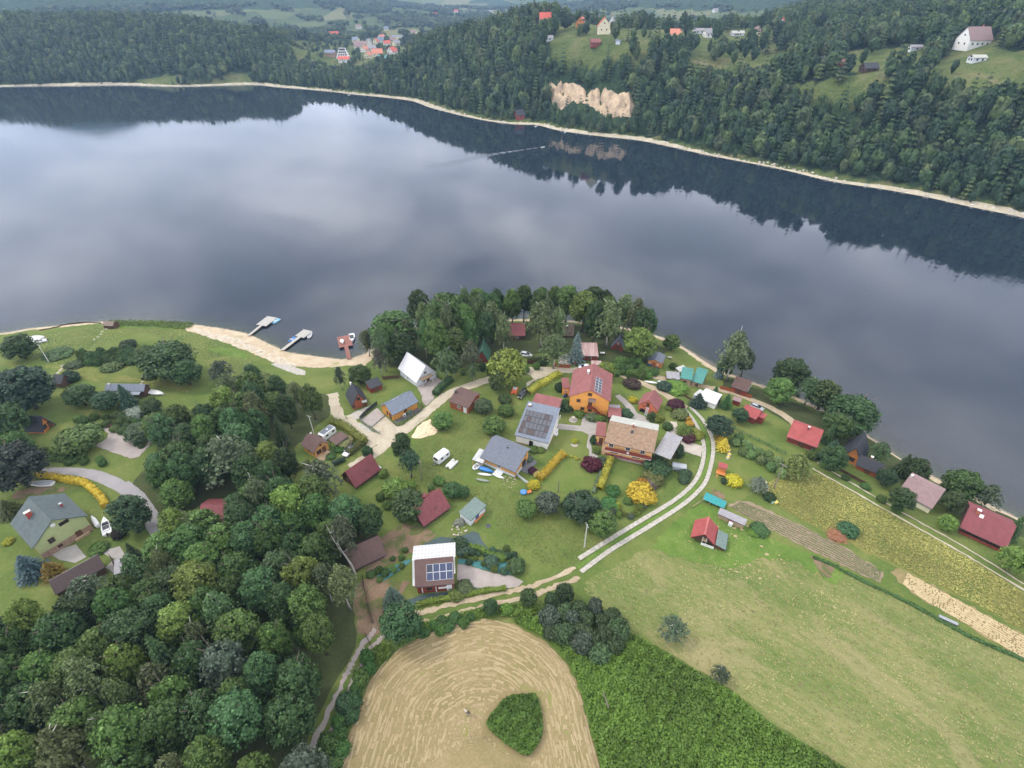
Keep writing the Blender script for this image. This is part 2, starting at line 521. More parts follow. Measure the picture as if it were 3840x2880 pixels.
def crown_broad(seed, zb, zt, lobes=46, per=70, ls=(.055,.12), lr=(.17,.33), mat=None, spread=.78):
    rs = np.random.RandomState(seed)
    zc, hz = (zb + zt) / 2,(zt - zb) / 2
    parts = []
    v, q = core_ball((0,0, zc - .1 * hz),(.5,.5, hz * .62), rs)
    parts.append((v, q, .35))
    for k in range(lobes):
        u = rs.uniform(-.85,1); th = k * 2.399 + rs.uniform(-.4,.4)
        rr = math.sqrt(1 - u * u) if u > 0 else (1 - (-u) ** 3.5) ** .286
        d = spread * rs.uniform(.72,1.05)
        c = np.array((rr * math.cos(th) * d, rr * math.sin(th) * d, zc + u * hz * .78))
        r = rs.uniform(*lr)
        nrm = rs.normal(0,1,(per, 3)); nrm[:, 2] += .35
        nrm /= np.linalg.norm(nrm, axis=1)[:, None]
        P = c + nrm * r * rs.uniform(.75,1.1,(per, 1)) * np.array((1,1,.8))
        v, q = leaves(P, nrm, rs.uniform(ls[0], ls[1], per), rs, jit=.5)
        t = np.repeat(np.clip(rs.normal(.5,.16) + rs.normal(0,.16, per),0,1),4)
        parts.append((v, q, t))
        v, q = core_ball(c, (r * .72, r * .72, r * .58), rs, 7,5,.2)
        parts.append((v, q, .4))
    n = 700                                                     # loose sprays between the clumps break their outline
    th = rs.uniform(0,6.283, n); u = rs.uniform(-.8,1, n)
    rr = np.where(u > 0, np.sqrt(1 - u * u),(1 - np.abs(u) ** 3.5) ** .286)
    d = spread * rs.uniform(.85,1.32, n)
    C = np.column_stack([rr * np.cos(th) * d, rr * np.sin(th) * d, zc + u * hz * .78 * rs.uniform(.9,1.22, n)])
    v, q = leaves(C, np.column_stack([np.cos(th) * rr, np.sin(th) * rr, u + .4]), rs.uniform(ls[0], ls[1], n), rs, .8,.6)
    parts.append((v, q, np.repeat(np.clip(rs.normal(.55,.22, n),0,1),4)))
    return npmesh('crown', *join(parts)[:2], mat or LEAF, join(parts)[2])
def crown_birch(seed, zb, zt, strands=150, mat=None, dens=9):
    rs = np.random.RandomState(seed)
    parts = []
    for k in range(strands):
        u = rs.uniform(0,1) ** .8
        z = zb + (zt - zb) * (.22 + .78 * u)
        R = (1 - u) ** .55 * (1.0 if u > .2 else .8) * .95 + .08
        th = rs.uniform(0,6.283); rr = R * math.sqrt(rs.uniform(.1,1))
        p = np.array((rr * math.cos(th), rr * math.sin(th), z))
        n = dens
        drop = np.linspace(0, rs.uniform(.25,.6), n)
        out = np.linspace(0, rs.uniform(.05,.2), n)
        C = p + np.stack([math.cos(th) * out, math.sin(th) * out, -drop], 1) + rs.normal(0,.045,(n, 3))
        nn = np.tile((math.cos(th), math.sin(th),.5),(n, 1))
        v, q = leaves(C, nn, rs.uniform(.07,.15, n), rs, .7,.7)
        parts.append((v, q, np.repeat(np.clip(rs.normal(.5,.15) + rs.normal(0,.14, n),0,1),4)))
    zc = (zb + zt) / 2
    v, q = core_ball((0,0, zc),(.34,.34,(zt - zb) * .34), rs, 9,8,.3)
    parts.append((v, q, .35))
    V, Q, T = join(parts)
    return npmesh('crown', V, Q, mat or LEAF, T)
def crown_conifer(seed, zb, zt, whorls=13, br=11, mat=None, droop=.25, wide=1.0):
    rs = np.random.RandomState(seed)
    parts = []
    for w in range(whorls):
        f = w / (whorls - 1)
        z = zb + (zt - zb) * f * .97
        R = wide * (1 - f) ** .85 + .06
        for k in range(br):
            th = 6.283 * (k + rs.uniform(-.3,.3)) / br + w
            L = R * rs.uniform(.75,1.08)
            m = 5
            s = np.linspace(.25,1, m)
            C = np.stack([math.cos(th) * L * s, math.sin(th) * L * s, z - droop * R * s * s + rs.normal(0,.02, m)], 1)
            nn = np.tile((math.cos(th) * .5, math.sin(th) * .5,1.),(m, 1))
            v, q = leaves(C, nn, (.30 - .12 * s) * (.55 + .6 * R), rs, .8,.35)
            parts.append((v, q, np.repeat(np.clip(rs.normal(.5,.1) + rs.normal(0,.15, m),0,1),4)))
    rings = [[(r * math.cos(6.283 * i / 9), r * math.sin(6.283 * i / 9), z) for i in range(9)] for r, z in ((.62 * wide, zb + .02),(.4 * wide, zb + (zt - zb) * .4),(.03, zt * .97))]
    V = np.array([p for r in rings for p in r])
    Q = np.array([(j * 9 + i, j * 9 + (i + 1) % 9,(j + 1) * 9 + (i + 1) % 9,(j + 1) * 9 + i) for j in range(2) for i in range(9)])
    parts.append((V, Q, .3))
    V, Q, T = join(parts)
    return npmesh('crown', V, Q, mat or LEAF, T)
def trunk_mesh(seed, h, r, top, limbs=7, reach=.6, mat=None, lean=.05, nside=6):
    rs = random.Random(seed)
    m = MB()
    pts, x, y = [], 0.,0.
    for i in range(6):
        pts.append((x, y, h * top * i / 5))
        x += rs.uniform(-lean, lean); y += rs.uniform(-lean, lean)
    m.tube(pts, [r * (1.35 if i == 0 else 1 - .15 * i) for i in range(6)], nside)
    for k in range(limbs):
        i = rs.randint(2,5)
        p = Vector(pts[i]); th = k * 2.4 + rs.uniform(-.4,.4)
        L = reach * rs.uniform(.6,1.1)
        q1 = p + Vector((math.cos(th) * L * .5, math.sin(th) * L * .5, L * .45))
        q2 = p + Vector((math.cos(th) * L, math.sin(th) * L, L * rs.uniform(.8,1.3)))
        m.tube([p, q1, q2], [r * .5, r * .34, r * .12], 5)
    return m.mesh('trunk', mat or BARK, True)
SPEC = {}
def species(key, HN, crowns, trunks):
    SPEC[key] = (HN, crowns, trunks)
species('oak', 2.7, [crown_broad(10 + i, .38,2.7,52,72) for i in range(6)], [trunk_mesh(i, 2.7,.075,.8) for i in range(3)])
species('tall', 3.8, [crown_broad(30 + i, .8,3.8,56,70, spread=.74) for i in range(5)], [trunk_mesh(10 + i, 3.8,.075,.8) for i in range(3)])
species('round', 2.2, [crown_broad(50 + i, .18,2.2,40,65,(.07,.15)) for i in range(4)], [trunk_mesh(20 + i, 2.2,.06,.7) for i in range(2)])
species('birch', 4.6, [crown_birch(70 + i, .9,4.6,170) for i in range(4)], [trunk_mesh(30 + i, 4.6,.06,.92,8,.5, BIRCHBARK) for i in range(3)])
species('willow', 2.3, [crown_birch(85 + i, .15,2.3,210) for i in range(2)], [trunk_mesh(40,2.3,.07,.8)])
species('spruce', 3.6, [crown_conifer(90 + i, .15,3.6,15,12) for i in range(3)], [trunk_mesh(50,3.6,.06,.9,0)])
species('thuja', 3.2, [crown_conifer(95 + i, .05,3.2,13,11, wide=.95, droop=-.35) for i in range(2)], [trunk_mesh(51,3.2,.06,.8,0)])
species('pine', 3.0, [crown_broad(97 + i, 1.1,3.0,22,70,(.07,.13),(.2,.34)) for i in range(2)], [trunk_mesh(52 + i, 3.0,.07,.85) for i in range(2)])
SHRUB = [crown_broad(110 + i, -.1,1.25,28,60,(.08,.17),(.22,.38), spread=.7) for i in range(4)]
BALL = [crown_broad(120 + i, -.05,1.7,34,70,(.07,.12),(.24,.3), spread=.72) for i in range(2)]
TR = random.Random(5)
def plant_tree(kind, x, y, r, h, col, name, label, cat='tree', group=None, sink=0.):
    HN, cr, tk = SPEC[kind]
    z = hn(x, y) - sink
    t = thing(name, label, cat, (x, y, z), TR.uniform(0,6.28), group, (r, r * TR.uniform(.92,1.08), h / HN))
    c = mobj('crown', TR.choice(cr), t)
    c.color = (*col, 1)
    mobj('trunk', TR.choice(tk), t)
    return t
def plant_shrub(meshes, x, y, r, h, col, name, label, cat='shrub', group=None):
    o = mobj(name, TR.choice(meshes), None, (x, y, hn(x, y)), TR.uniform(0,6.28), label, cat, group)
    k = 1.7 if meshes is BALL else 1.25
    o.scale = (r, r * TR.uniform(.9,1.1), h / k)
    o.color = (*col, 1)
    return o
def crown_spot(z, p, rD, h, frac=.6):
    """ground position and crown radius in metres of a tree whose crown centre shows at p (rD: radius in overview pixels)"""
    zg = 8.
    for _ in range(5):
        a = at_z(z, p, zg + h * frac)
        zg = hn(a[0], a[1])
    dz = -ray(z, p)[2]
    return a[0], a[1], rD / .57604 / (dz / (CAMZ - zg - h * frac))

# ------------------------------------------------------------------ land and water
def axis(segs):
    out = []
    for a, b, s in segs:
        out += list(np.arange(a, b, s))
    return np.array(out + [segs[-1][1]])
def grid_mesh(name, xs, ys, hf, mat, keep=None, attr=None):
    X, Y = np.meshgrid(xs, ys)
    Z = hf(X.ravel(), Y.ravel()).reshape(X.shape)
    V = np.stack([X, Y, Z], -1).reshape(-1,3)
    ny, nx = X.shape
    I = np.arange(ny * nx).reshape(ny, nx)
    Q = np.stack([I[:-1, :-1], I[:-1,1:], I[1:, 1:], I[1:, :-1]], -1).reshape(-1,4)
    if keep is not None:
        k = keep(X.ravel(), Y.ravel())
        Q = Q[k[Q].any(1)]
        used = np.unique(Q)
        mp = np.zeros(len(V), int); mp[used] = np.arange(len(used))
        V = V[used]; Q = mp[Q]
    t = attr(V) if attr else None
    return npmesh(name, V, Q, mat, t, True)
GRASS = ground_mat('meadow_grass', [(.3,(.058,.098,.024)),(.46,(.094,.134,.032)),(.6,(.140,.162,.046)),(.75,(.215,.195,.08))], .09,1.6,.42,.6,5,
                   dots=(2.2,.74,(.36,.33,.17)))
xs = axis([(-2500,-400,120),(-400,-260,10),(-260,210,1.6),(210,400,10),(400,1000,120)])
ys = axis([(-2500,-200,120),(-200,-40,8),(-40,260,1.6),(260,420,16)])
def near_keep(x, y):
    return in_poly(x, y, NEAR_POLY) | (d_line(x, y, near_line) < 45)
o = mobj('ground', grid_mesh('ground', xs, ys, H_near, GRASS, near_keep), kind='structure')

# clearings on the far side
def far_poly(pts, z='D'):
    return np.array([tuple(ground_far(z, p))[:2] for p in pts])
CLEAR = {
 'plateau': far_poly([(1195,64),(1190,141),(1260,145),(1350,149),(1396,149),(1408,112),(1482,108),(1490,160),(1560,186),(1610,184),(1700,148),(1705,112),(1680,98),(1670,70),(1660,60),(1650,48),(1400,44),(1200,45)]),
 'mid': far_poly([(1800,126),(1840,108),(1960,102),(2015,112),(1985,158),(1900,162),(1845,158)]),
 'terrace': far_poly([(1685,192),(1780,172),(1880,158),(1925,162),(1925,200),(1868,236),(1780,236),(1705,220)]),
 'right': far_poly([(1996,176),(2015,145),(2050,108),(2075,84),(2135,80),(2160,112),(2260,118),(2280,218),(2212,220),(2120,216),(2050,210),(2000,200)]),
 'village': far_poly([(618,100),(640,86),(860,84),(900,112),(880,140),(800,158),(700,158),(640,150)]),
 'leftbeach': far_poly([(285,176),(360,160),(400,168),(470,172),(500,155),(545,158),(545,183),(300,184)]),
}
CLIFF = far_poly([(1300,480),(1345,525),(1480,528),(1560,556),(1600,606),(1660,568),(1740,588),(1880,598),(1915,690),(1890,770),(1800,775),(1700,770),(1640,725),(1560,680),(1480,680),(1420,730),(1365,715),(1340,640),(1305,580)], 'T2')
far_floor = new_mat('far_land')
def build_far_floor():
    t = far_floor.node_tree
    L = t.links.new
    out = N(t, 'ShaderNodeOutputMaterial')
    b = N(t, 'ShaderNodeBsdfPrincipled', ins={'Roughness': .95, 'Specular IOR Level': .1})
    at = N(t, 'ShaderNodeAttribute', attribute_name='tint')
    tc = N(t, 'ShaderNodeTexCoord')
    n1 = N(t, 'ShaderNodeTexNoise', ins={'Scale': .018, 'Detail': 8.0, 'Roughness': .68})
    L(tc.outputs['Object'], n1.inputs['Vector'])
    # valley: a patchwork of small fields
    vo = N(t, 'ShaderNodeTexVoronoi', ins={'Scale': .0085, 'Randomness': .9})
    mp = N(t, 'ShaderNodeMapping', ins={'Rotation': (0,0,.5), 'Scale': (1,.55,1)})
    L(tc.outputs['Object'], mp.inputs[0]); L(mp.outputs[0], vo.inputs['Vector'])
    fr = ramp(t, [(.0,(.075,.11,.042)),(.3,(.12,.15,.06)),(.5,(.19,.19,.09)),(.7,(.085,.12,.045)),(.9,(.16,.175,.07))], 'CONSTANT')
    sp = N(t, 'ShaderNodeSeparateColor')
    L(vo.outputs['Color'], sp.inputs[0]); L(sp.outputs[0], fr.inputs[0])
    wood = ramp(t, [(.32,(.012,.028,.014)),(.48,(.030,.060,.026)),(.58,(.048,.085,.034)),(.7,(.075,.115,.042))])
    n5 = N(t, 'ShaderNodeTexNoise', ins={'Scale': .09, 'Detail': 5.0, 'Roughness': .75})
    L(tc.outputs['Object'], n5.inputs['Vector']); L(n5.outputs['Fac'], wood.inputs[0])
    lawn = ramp(t, [(.35,(.085,.125,.038)),(.5,(.125,.160,.05)),(.62,(.19,.19,.08)),(.72,(.25,.22,.12))])
    n6 = N(t, 'ShaderNodeTexNoise', ins={'Scale': .035, 'Detail': 7.0, 'Roughness': .65, 'Distortion': .8})
    L(tc.outputs['Object'], n6.inputs['Vector']); L(n6.outputs['Fac'], lawn.inputs[0])
    def step(lo, hi):
        r = N(t, 'ShaderNodeMapRange', ins={1: lo, 2: hi, 3: 0.,4: 1.})
        L(at.outputs['Fac'], r.inputs[0])
        return r.outputs[0]
    # tint: 0 wood, 1 meadow, 2 fields
    m1 = N(t, 'ShaderNodeMix', data_type='RGBA')
    L(step(.3,.7), m1.inputs[0]); L(wood.outputs[0], m1.inputs[6]); L(lawn.outputs[0], m1.inputs[7])
    m2 = N(t, 'ShaderNodeMix', data_type='RGBA')
    L(step(1.4,1.6), m2.inputs[0]); L(m1.outputs[2], m2.inputs[6]); L(fr.outputs[0], m2.inputs[7])
    L(m2.outputs[2], b.inputs['Base Color'])
    bp = N(t, 'ShaderNodeBump', ins={'Strength': 1.0, 'Distance': 12.0})
    L(n5.outputs['Fac'], bp.inputs['Height']); L(bp.outputs[0], b.inputs['Normal'])
    L(b.outputs[0], out.inputs[0])
build_far_floor()
def far_cover(V):
    x, y, z = V[:, 0], V[:, 1], V[:, 2]
    c = np.zeros(len(V))
    for k, P in CLEAR.items():
        c[in_poly(x, y, P)] = 1
    valley = (y > 1180) & (x < 700 + .05 * y) & (z < 48 + .004 * (y - 1500)) & (y < 3600)
    w = wob(x * .45 + 40, y * .45)
    c[valley & (w > -.25)] = 2
    slopes = (y > 1500) & (x > 350) & (z < 230) & (wob(x * .5, y * .55 + 60) > .35)
    c[slopes] = 1
    c[(d_line(x, y, far_line) < 9)] = 1
    return c
xs = axis([(-6000,-1600,100),(-1600,-1000,25),(-1000,900,7),(900,1500,25),(1500,6000,100)])
ys = axis([(-1200,150,60),(150,1150,7),(1150,1500,14),(1500,4000,40),(4000,6500,120)])
o = mobj('far_hills', grid_mesh('far_hills', xs, ys, H_far, far_floor, lambda x, y: in_poly(x, y, FAR_POLY) | (d_line(x, y, far_line) < 40), far_cover), kind='structure')

def build_water():
    m = new_mat('lake_water')
    t = m.node_tree
    L = t.links.new
    out = N(t, 'ShaderNodeOutputMaterial')
    fr = N(t, 'ShaderNodeFresnel', ins={'IOR': 1.36})
    gl = N(t, 'ShaderNodeBsdfGlossy', ins={'Roughness': .035, 'Color': (.93,.95,1.0,1)})
    df = N(t, 'ShaderNodeBsdfDiffuse', ins={'Color': (.010,.017,.026,1)})
    tr = N(t, 'ShaderNodeBsdfTransparent', ins={'Color': (.80,.84,.80,1)})
    at = N(t, 'ShaderNodeAttribute', attribute_name='tint')
    body = N(t, 'ShaderNodeMixShader')
    L(at.outputs['Fac'], body.inputs[0]); L(df.outputs[0], body.inputs[1]); L(tr.outputs[0], body.inputs[2])
    ms = N(t, 'ShaderNodeMixShader')
    L(fr.outputs[0], ms.inputs[0]); L(body.outputs[0], ms.inputs[1]); L(gl.outputs[0], ms.inputs[2])
    tc = N(t, 'ShaderNodeTexCoord')
    mp = N(t, 'ShaderNodeMapping', ins={'Rotation': (0,0,.5), 'Scale': (1,.32,1)})
    L(tc.outputs['Object'], mp.inputs[0])
    n1 = N(t, 'ShaderNodeTexNoise', ins={'Scale': .55, 'Detail': 3.0, 'Roughness': .55})
    n2 = N(t, 'ShaderNodeTexNoise', ins={'Scale': .012, 'Detail': 3.0, 'Distortion': 1.5})
    L(mp.outputs[0], n1.inputs['Vector']); L(tc.outputs['Object'], n2.inputs['Vector'])
    rg = ramp(t, [(.38,.08),(.68,1.0)])
    L(n2.outputs['Fac'], rg.inputs[0])
    st = N(t, 'ShaderNodeMath', operation='MULTIPLY', ins={1: .30})
    L(rg.outputs[0], st.inputs[0])
    bp = N(t, 'ShaderNodeBump', ins={'Distance': .10})
    L(st.outputs[0], bp.inputs['Strength']); L(n1.outputs['Fac'], bp.inputs['Height'])
    for n in (fr, gl): L(bp.outputs[0], n.inputs['Normal'])
    L(ms.outputs[0], out.inputs[0])
    return m
WATER = build_water()
def shallow(V):
    d = d_line(V[:, 0], V[:, 1], near_line)
    return .9 * np.exp(-d / 5.5)
xs = axis([(-3000,-320,80),(-320,210,3.),(210,900,80)])
ys = axis([(-2500,20,80),(20,330,3.),(330,1010,80)])
def water_keep(x, y):
    return ~(in_poly(x, y, NEAR_POLY) & (d_line(x, y, near_line) > 6)) & ~(in_poly(x, y, FAR_POLY) & (d_line(x, y, far_line) > 95))
mobj('lake', grid_mesh('lake', xs, ys, lambda x, y: np.zeros(len(x)), WATER, water_keep, shallow), kind='structure')

# ------------------------------------------------------------------ sheets of ground cover
SR = random.Random(11)
def densify(P, step, amp, closed=True):
    out = []
    n = len(P)
    for i in range(n if closed else n - 1):
        a, b = Vector(P[i]), Vector(P[(i + 1) % n])
        L = (b - a).length
        k = max(1, int(L / step))
        nr = Vector((-(b - a).y, (b - a).x)).normalized() if L > 0 else Vector((0,0))
        for j in range(k):
            q = a.lerp(b, j / k)
            if j and amp: q = q + nr * SR.uniform(-amp, amp)
            out.append((q.x, q.y))
    if not closed: out.append(tuple(P[-1]))
    return out
def sheet_mesh(name, poly, off, mat, hf, inner=2.0):
    P = np.array(poly)
    x0, y0 = P.min(0); x1, y1 = P.max(0)
    gx, gy = np.meshgrid(np.arange(x0, x1, inner), np.arange(y0, y1, inner))
    gx = gx.ravel() + .01; gy = gy.ravel() + .013
    ok = in_poly(gx, gy, P)
    gx, gy = gx[ok], gy[ok]
    if len(gx):
        far = d_line(gx, gy, np.vstack([P, P[:1]])) > inner * .3
        gx, gy = gx[far], gy[far]
    pts = [Vector(p) for p in poly] + [Vector((a, b)) for a, b in zip(gx, gy)]
    n = len(poly)
    r = delaunay_2d_cdt(pts, [(i, (i + 1) % n) for i in range(n)], [], 1,1e-4)
    vs = np.array([(v.x, v.y) for v in r[0]])
    z = hf(vs[:, 0], vs[:, 1]) + off
    me = bpy.data.meshes.new(name)
    me.from_pydata([(a, b, c) for (a, b), c in zip(vs, z)], [], r[2])
    me.materials.append(mat)
    me.polygons.foreach_set('use_smooth', [True] * len(me.polygons))
    me.update()
    return me
def sheet(name, z, pts, mat, off=.05, amp=.25, step=.9, smooth=0, inner=2.0, kind='structure', **kw):
    P = [tuple(ground(z, p))[:2] for p in pts]
    if smooth: P = [tuple(p) for p in catmull(P, smooth, True)]
    poly = densify(P, step, amp)
    return mobj(name, sheet_mesh(name, poly, off, mat, H_near, inner), kind=kind, **kw)
def strip(name, z, pts, width, mat, off=.07, amp=.15, kind='structure', taper=1.0, **kw):
    P = catmull([tuple(ground(z, p))[:2] for p in pts], 8)
    return strip_xy(name, P, width, mat, off, amp, kind, **kw)
def strip_xy(name, P, width, mat, off=.07, amp=.15, kind='structure', **kw):
    P = np.array(densify([tuple(p) for p in P], .8,0, False))
    T = np.gradient(P, axis=0); T /= np.linalg.norm(T, axis=1)[:, None] + 1e-9
    Nn = np.stack([-T[:, 1], T[:, 0]], 1)
    rs = np.random.RandomState(len(P))
    wl = width / 2 + rs.uniform(-amp, amp, len(P)); wr = width / 2 + rs.uniform(-amp, amp, len(P))
    A, B = P + Nn * wl[:, None], P - Nn * wr[:, None]
    XY = np.stack([A, P, B], 1).reshape(-1,2)
    Zz = H_near(XY[:, 0], XY[:, 1]) + off
    n = len(P)
    I = np.arange(3 * n).reshape(n, 3)
    Q = np.vstack([np.stack([I[:-1, k], I[:-1, k + 1], I[1:, k + 1], I[1:, k]], 1) for k in (0,1)])
    return mobj(name, npmesh(name, np.column_stack([XY, Zz]), Q, mat, None, True), kind=kind, **kw)
GRAVEL = ground_mat('gravel', [(.3,(.26,.225,.19)),(.5,(.38,.34,.29)),(.7,(.50,.46,.40))], .3,6,.6,.3,14)
GRAVELG = ground_mat('grey_gravel', [(.3,(.22,.19,.17)),(.5,(.31,.27,.245)),(.7,(.39,.35,.32))], .4,8,.6,.3,16)
DIRT = ground_mat('dirt', [(.3,(.22,.17,.11)),(.5,(.35,.28,.19)),(.7,(.46,.39,.28))], .25,3,.55,.4,8)
LIMEDIRT = ground_mat('pale_dirt', [(.3,(.27,.23,.165)),(.5,(.39,.34,.255)),(.7,(.50,.45,.35))], .3,3,.5,.4,8)
SOIL = ground_mat('soil', [(.3,(.13,.085,.055)),(.5,(.19,.13,.085)),(.7,(.26,.19,.125))], .3,3,.5,.5,8, patch=(.22,.5,(.075,.105,.028),.85))
PLOUGH = ground_mat('ploughed_soil', [(.3,(.165,.125,.085)),(.5,(.235,.18,.125)),(.7,(.31,.245,.175))], .4,4,.5,.5,8)
STRAW = ground_mat('straw', [(.3,(.36,.28,.15)),(.5,(.47,.375,.215)),(.7,(.56,.46,.28))], .5,4,.5,.7,8)
SAND = ground_mat('sand', [(.3,(.31,.24,.16)),(.5,(.43,.345,.24)),(.7,(.55,.47,.34))], .2,3,.5,.4,6, patch=(.25,.56,(.22,.24,.09),.8))
SANDPILE = ground_mat('bright_sand', [(.3,(.50,.38,.25)),(.6,(.68,.55,.38))], .5,3,.5,.5,5)
PAVE = ground_mat('paving', [(.3,(.23,.215,.195)),(.5,(.305,.285,.26)),(.7,(.38,.36,.325))], .5,9,.6,.3,10)
ASPH = ground_mat('lane_asphalt', [(.3,(.20,.19,.19)),(.6,(.28,.265,.265))], .3,8,.5,.2,12)
LAWN = ground_mat('lawn', [(.3,(.075,.118,.026)),(.5,(.108,.146,.034)),(.7,(.165,.165,.058))], .16,2.4,.4,.35,8)
YGRASS = ground_mat('tall_yellow_grass', [(.28,(.078,.115,.028)),(.46,(.125,.150,.038)),(.62,(.19,.18,.055)),(.8,(.27,.235,.09))], .14,1.3,.45,.9,3, stretch=(1,.7,1))
DGRASS = ground_mat('lush_grass', [(.3,(.06,.115,.020)),(.5,(.10,.165,.032)),(.7,(.155,.21,.05))], .2,2,.4,.6,6, patch=(.5,.64,(.30,.28,.12),.6))
MEADOW = ground_mat('mown_meadow', [(.3,(.072,.118,.028)),(.44,(.115,.150,.042)),(.56,(.180,.186,.068)),(.7,(.27,.24,.115))], .085,1.5,.46,.7,4,
                    dots=(1.6,.70,(.38,.33,.20)), stretch=(2.8,1,1), rot=-.65, patch=(.07,.54,(.27,.225,.115),.65))
HAYBASE = ground_mat('hay_stubble', [(.3,(.155,.140,.052)),(.5,(.235,.185,.092)),(.7,(.32,.245,.14))], .16,2.2,.5,.6,5, patch=(.2,.6,(.19,.20,.06),.7))
HAY = ground_mat('dry_hay', [(.3,(.255,.195,.10)),(.5,(.35,.275,.155)),(.7,(.43,.345,.205))], .6,4,.5,.8,8)
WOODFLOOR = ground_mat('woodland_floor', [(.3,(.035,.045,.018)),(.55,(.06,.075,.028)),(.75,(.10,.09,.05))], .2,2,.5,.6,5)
CONC = pmat('concrete', (.44,.415,.36),.9,.3,1.6,.3,10, tint=(.32,.29,.24))
ROCK = pmat('quarry_rock', (.56,.42,.27),.95,.34,.16,.9,.5, tint=(.27,.215,.175))
STONE = pmat('pale_stone', (.46,.41,.34),.9,.3,2.0,.5,5)

# the wood's floor under the trees
WOOD1 = [(-60,1345),(100,1345),(170,1325),(240,1275),(300,1205),(330,1175),(380,1120),(440,1095),(520,1075),(600,1062),(680,1062),(760,1090),(812,1120),(800,1180),(750,1250),(765,1330),(768,1385),(730,1450),(700,1510),(665,1580),(640,1720),(-60,1720)]
WOOD2 = [(320,905),(400,875),(470,850),(485,805),(560,785),(640,822),(712,842),(712,885),(665,925),(636,955),(640,1000),(560,1085),(500,1085),(440,1075),(300,1120),(270,1050),(330,985),(340,935)]
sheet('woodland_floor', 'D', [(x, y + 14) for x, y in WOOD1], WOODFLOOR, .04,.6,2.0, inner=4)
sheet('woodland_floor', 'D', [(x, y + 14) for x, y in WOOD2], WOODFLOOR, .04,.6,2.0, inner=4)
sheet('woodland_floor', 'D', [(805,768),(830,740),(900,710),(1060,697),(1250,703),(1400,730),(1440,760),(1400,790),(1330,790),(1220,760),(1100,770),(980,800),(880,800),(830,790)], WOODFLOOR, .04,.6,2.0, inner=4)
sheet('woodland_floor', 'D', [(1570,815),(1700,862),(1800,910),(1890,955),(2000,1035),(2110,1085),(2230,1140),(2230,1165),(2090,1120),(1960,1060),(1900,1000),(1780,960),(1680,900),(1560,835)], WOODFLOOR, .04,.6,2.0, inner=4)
sheet('bare_earth', 'C1', [(20,190),(240,60),(560,120),(760,200),(700,280),(470,400),(330,520),(0,690),(-300,800),(-400,500)], SOIL, .06,.5)
sheet('bare_earth', 'A4', [(230,930),(420,920),(640,960),(570,1060),(420,1200),(420,1350),(330,1420),(200,1380),(160,1100)], SOIL, .06,.5)
# fields
sheet('meadow', 'D', [(1262,1258),(1350,1212),(1450,1158),(1500,1122),(1570,1135),(1640,1172),(1750,1208),(1900,1272),(2050,1350),(2212,1430),(2300,1470),(2330,1740),(1860,1700),(1800,1640),(1680,1570),(1580,1490),(1480,1430),(1380,1370),(1300,1320)], MEADOW, .04,.4,1.5, inner=3)
sheet('lush_grass', 'A5', [(300,890),(700,520),(850,560),(1100,700),(1250,790),(1500,900),(1700,960),(1950,1080),(1850,1200),(1500,1000),(1200,980),(1000,1060),(650,1010),(450,960)], DGRASS, .08,.6,1.2)
sheet('meadow', 'D', [(1640,1050),(1700,1022),(1770,1020),(1850,1066),(1950,1122),(2100,1208),(2212,1280),(2320,1340),(2320,1430),(2212,1366),(2060,1285),(1940,1228),(1800,1160),(1690,1102)], YGRASS, .05,.4,1.5, inner=3)
sheet('lawn', 'D', [(1545,990),(1560,940),(1600,935),(1650,955),(1690,990),(1660,1040),(1600,1085),(1545,1090),(1530,1060)], LAWN, .05,.4)
sheet('lawn', 'D', [(1205,1000),(1260,985),(1285,1040),(1290,1095),(1240,1100),(1150,1055),(1150,1010)], LAWN, .06,.3)
sheet('lawn', 'D', [(1310,1020),(1400,1050),(1435,1050),(1425,1090),(1360,1115),(1320,1105),(1285,1075)], LAWN, .06,.3)
sheet('lawn', 'D', [(1175,930),(1270,930),(1275,985),(1215,990),(1165,990)], LAWN, .06,.3)
sheet('lawn', 'D', [(1335,832),(1385,822),(1470,870),(1500,930),(1420,940),(1380,900)], LAWN, .06,.3)
HAYF = [(700,1740),(728,1660),(752,1590),(777,1520),(803,1462),(850,1412),(910,1377),(980,1347),(1050,1337),(1110,1348),(1180,1387),(1228,1440),(1254,1500),(1270,1570),(1296,1660),(1312,1740)]
sheet('hay_field', 'D', HAYF, HAYBASE, .05,.35,1.2, inner=2.5)
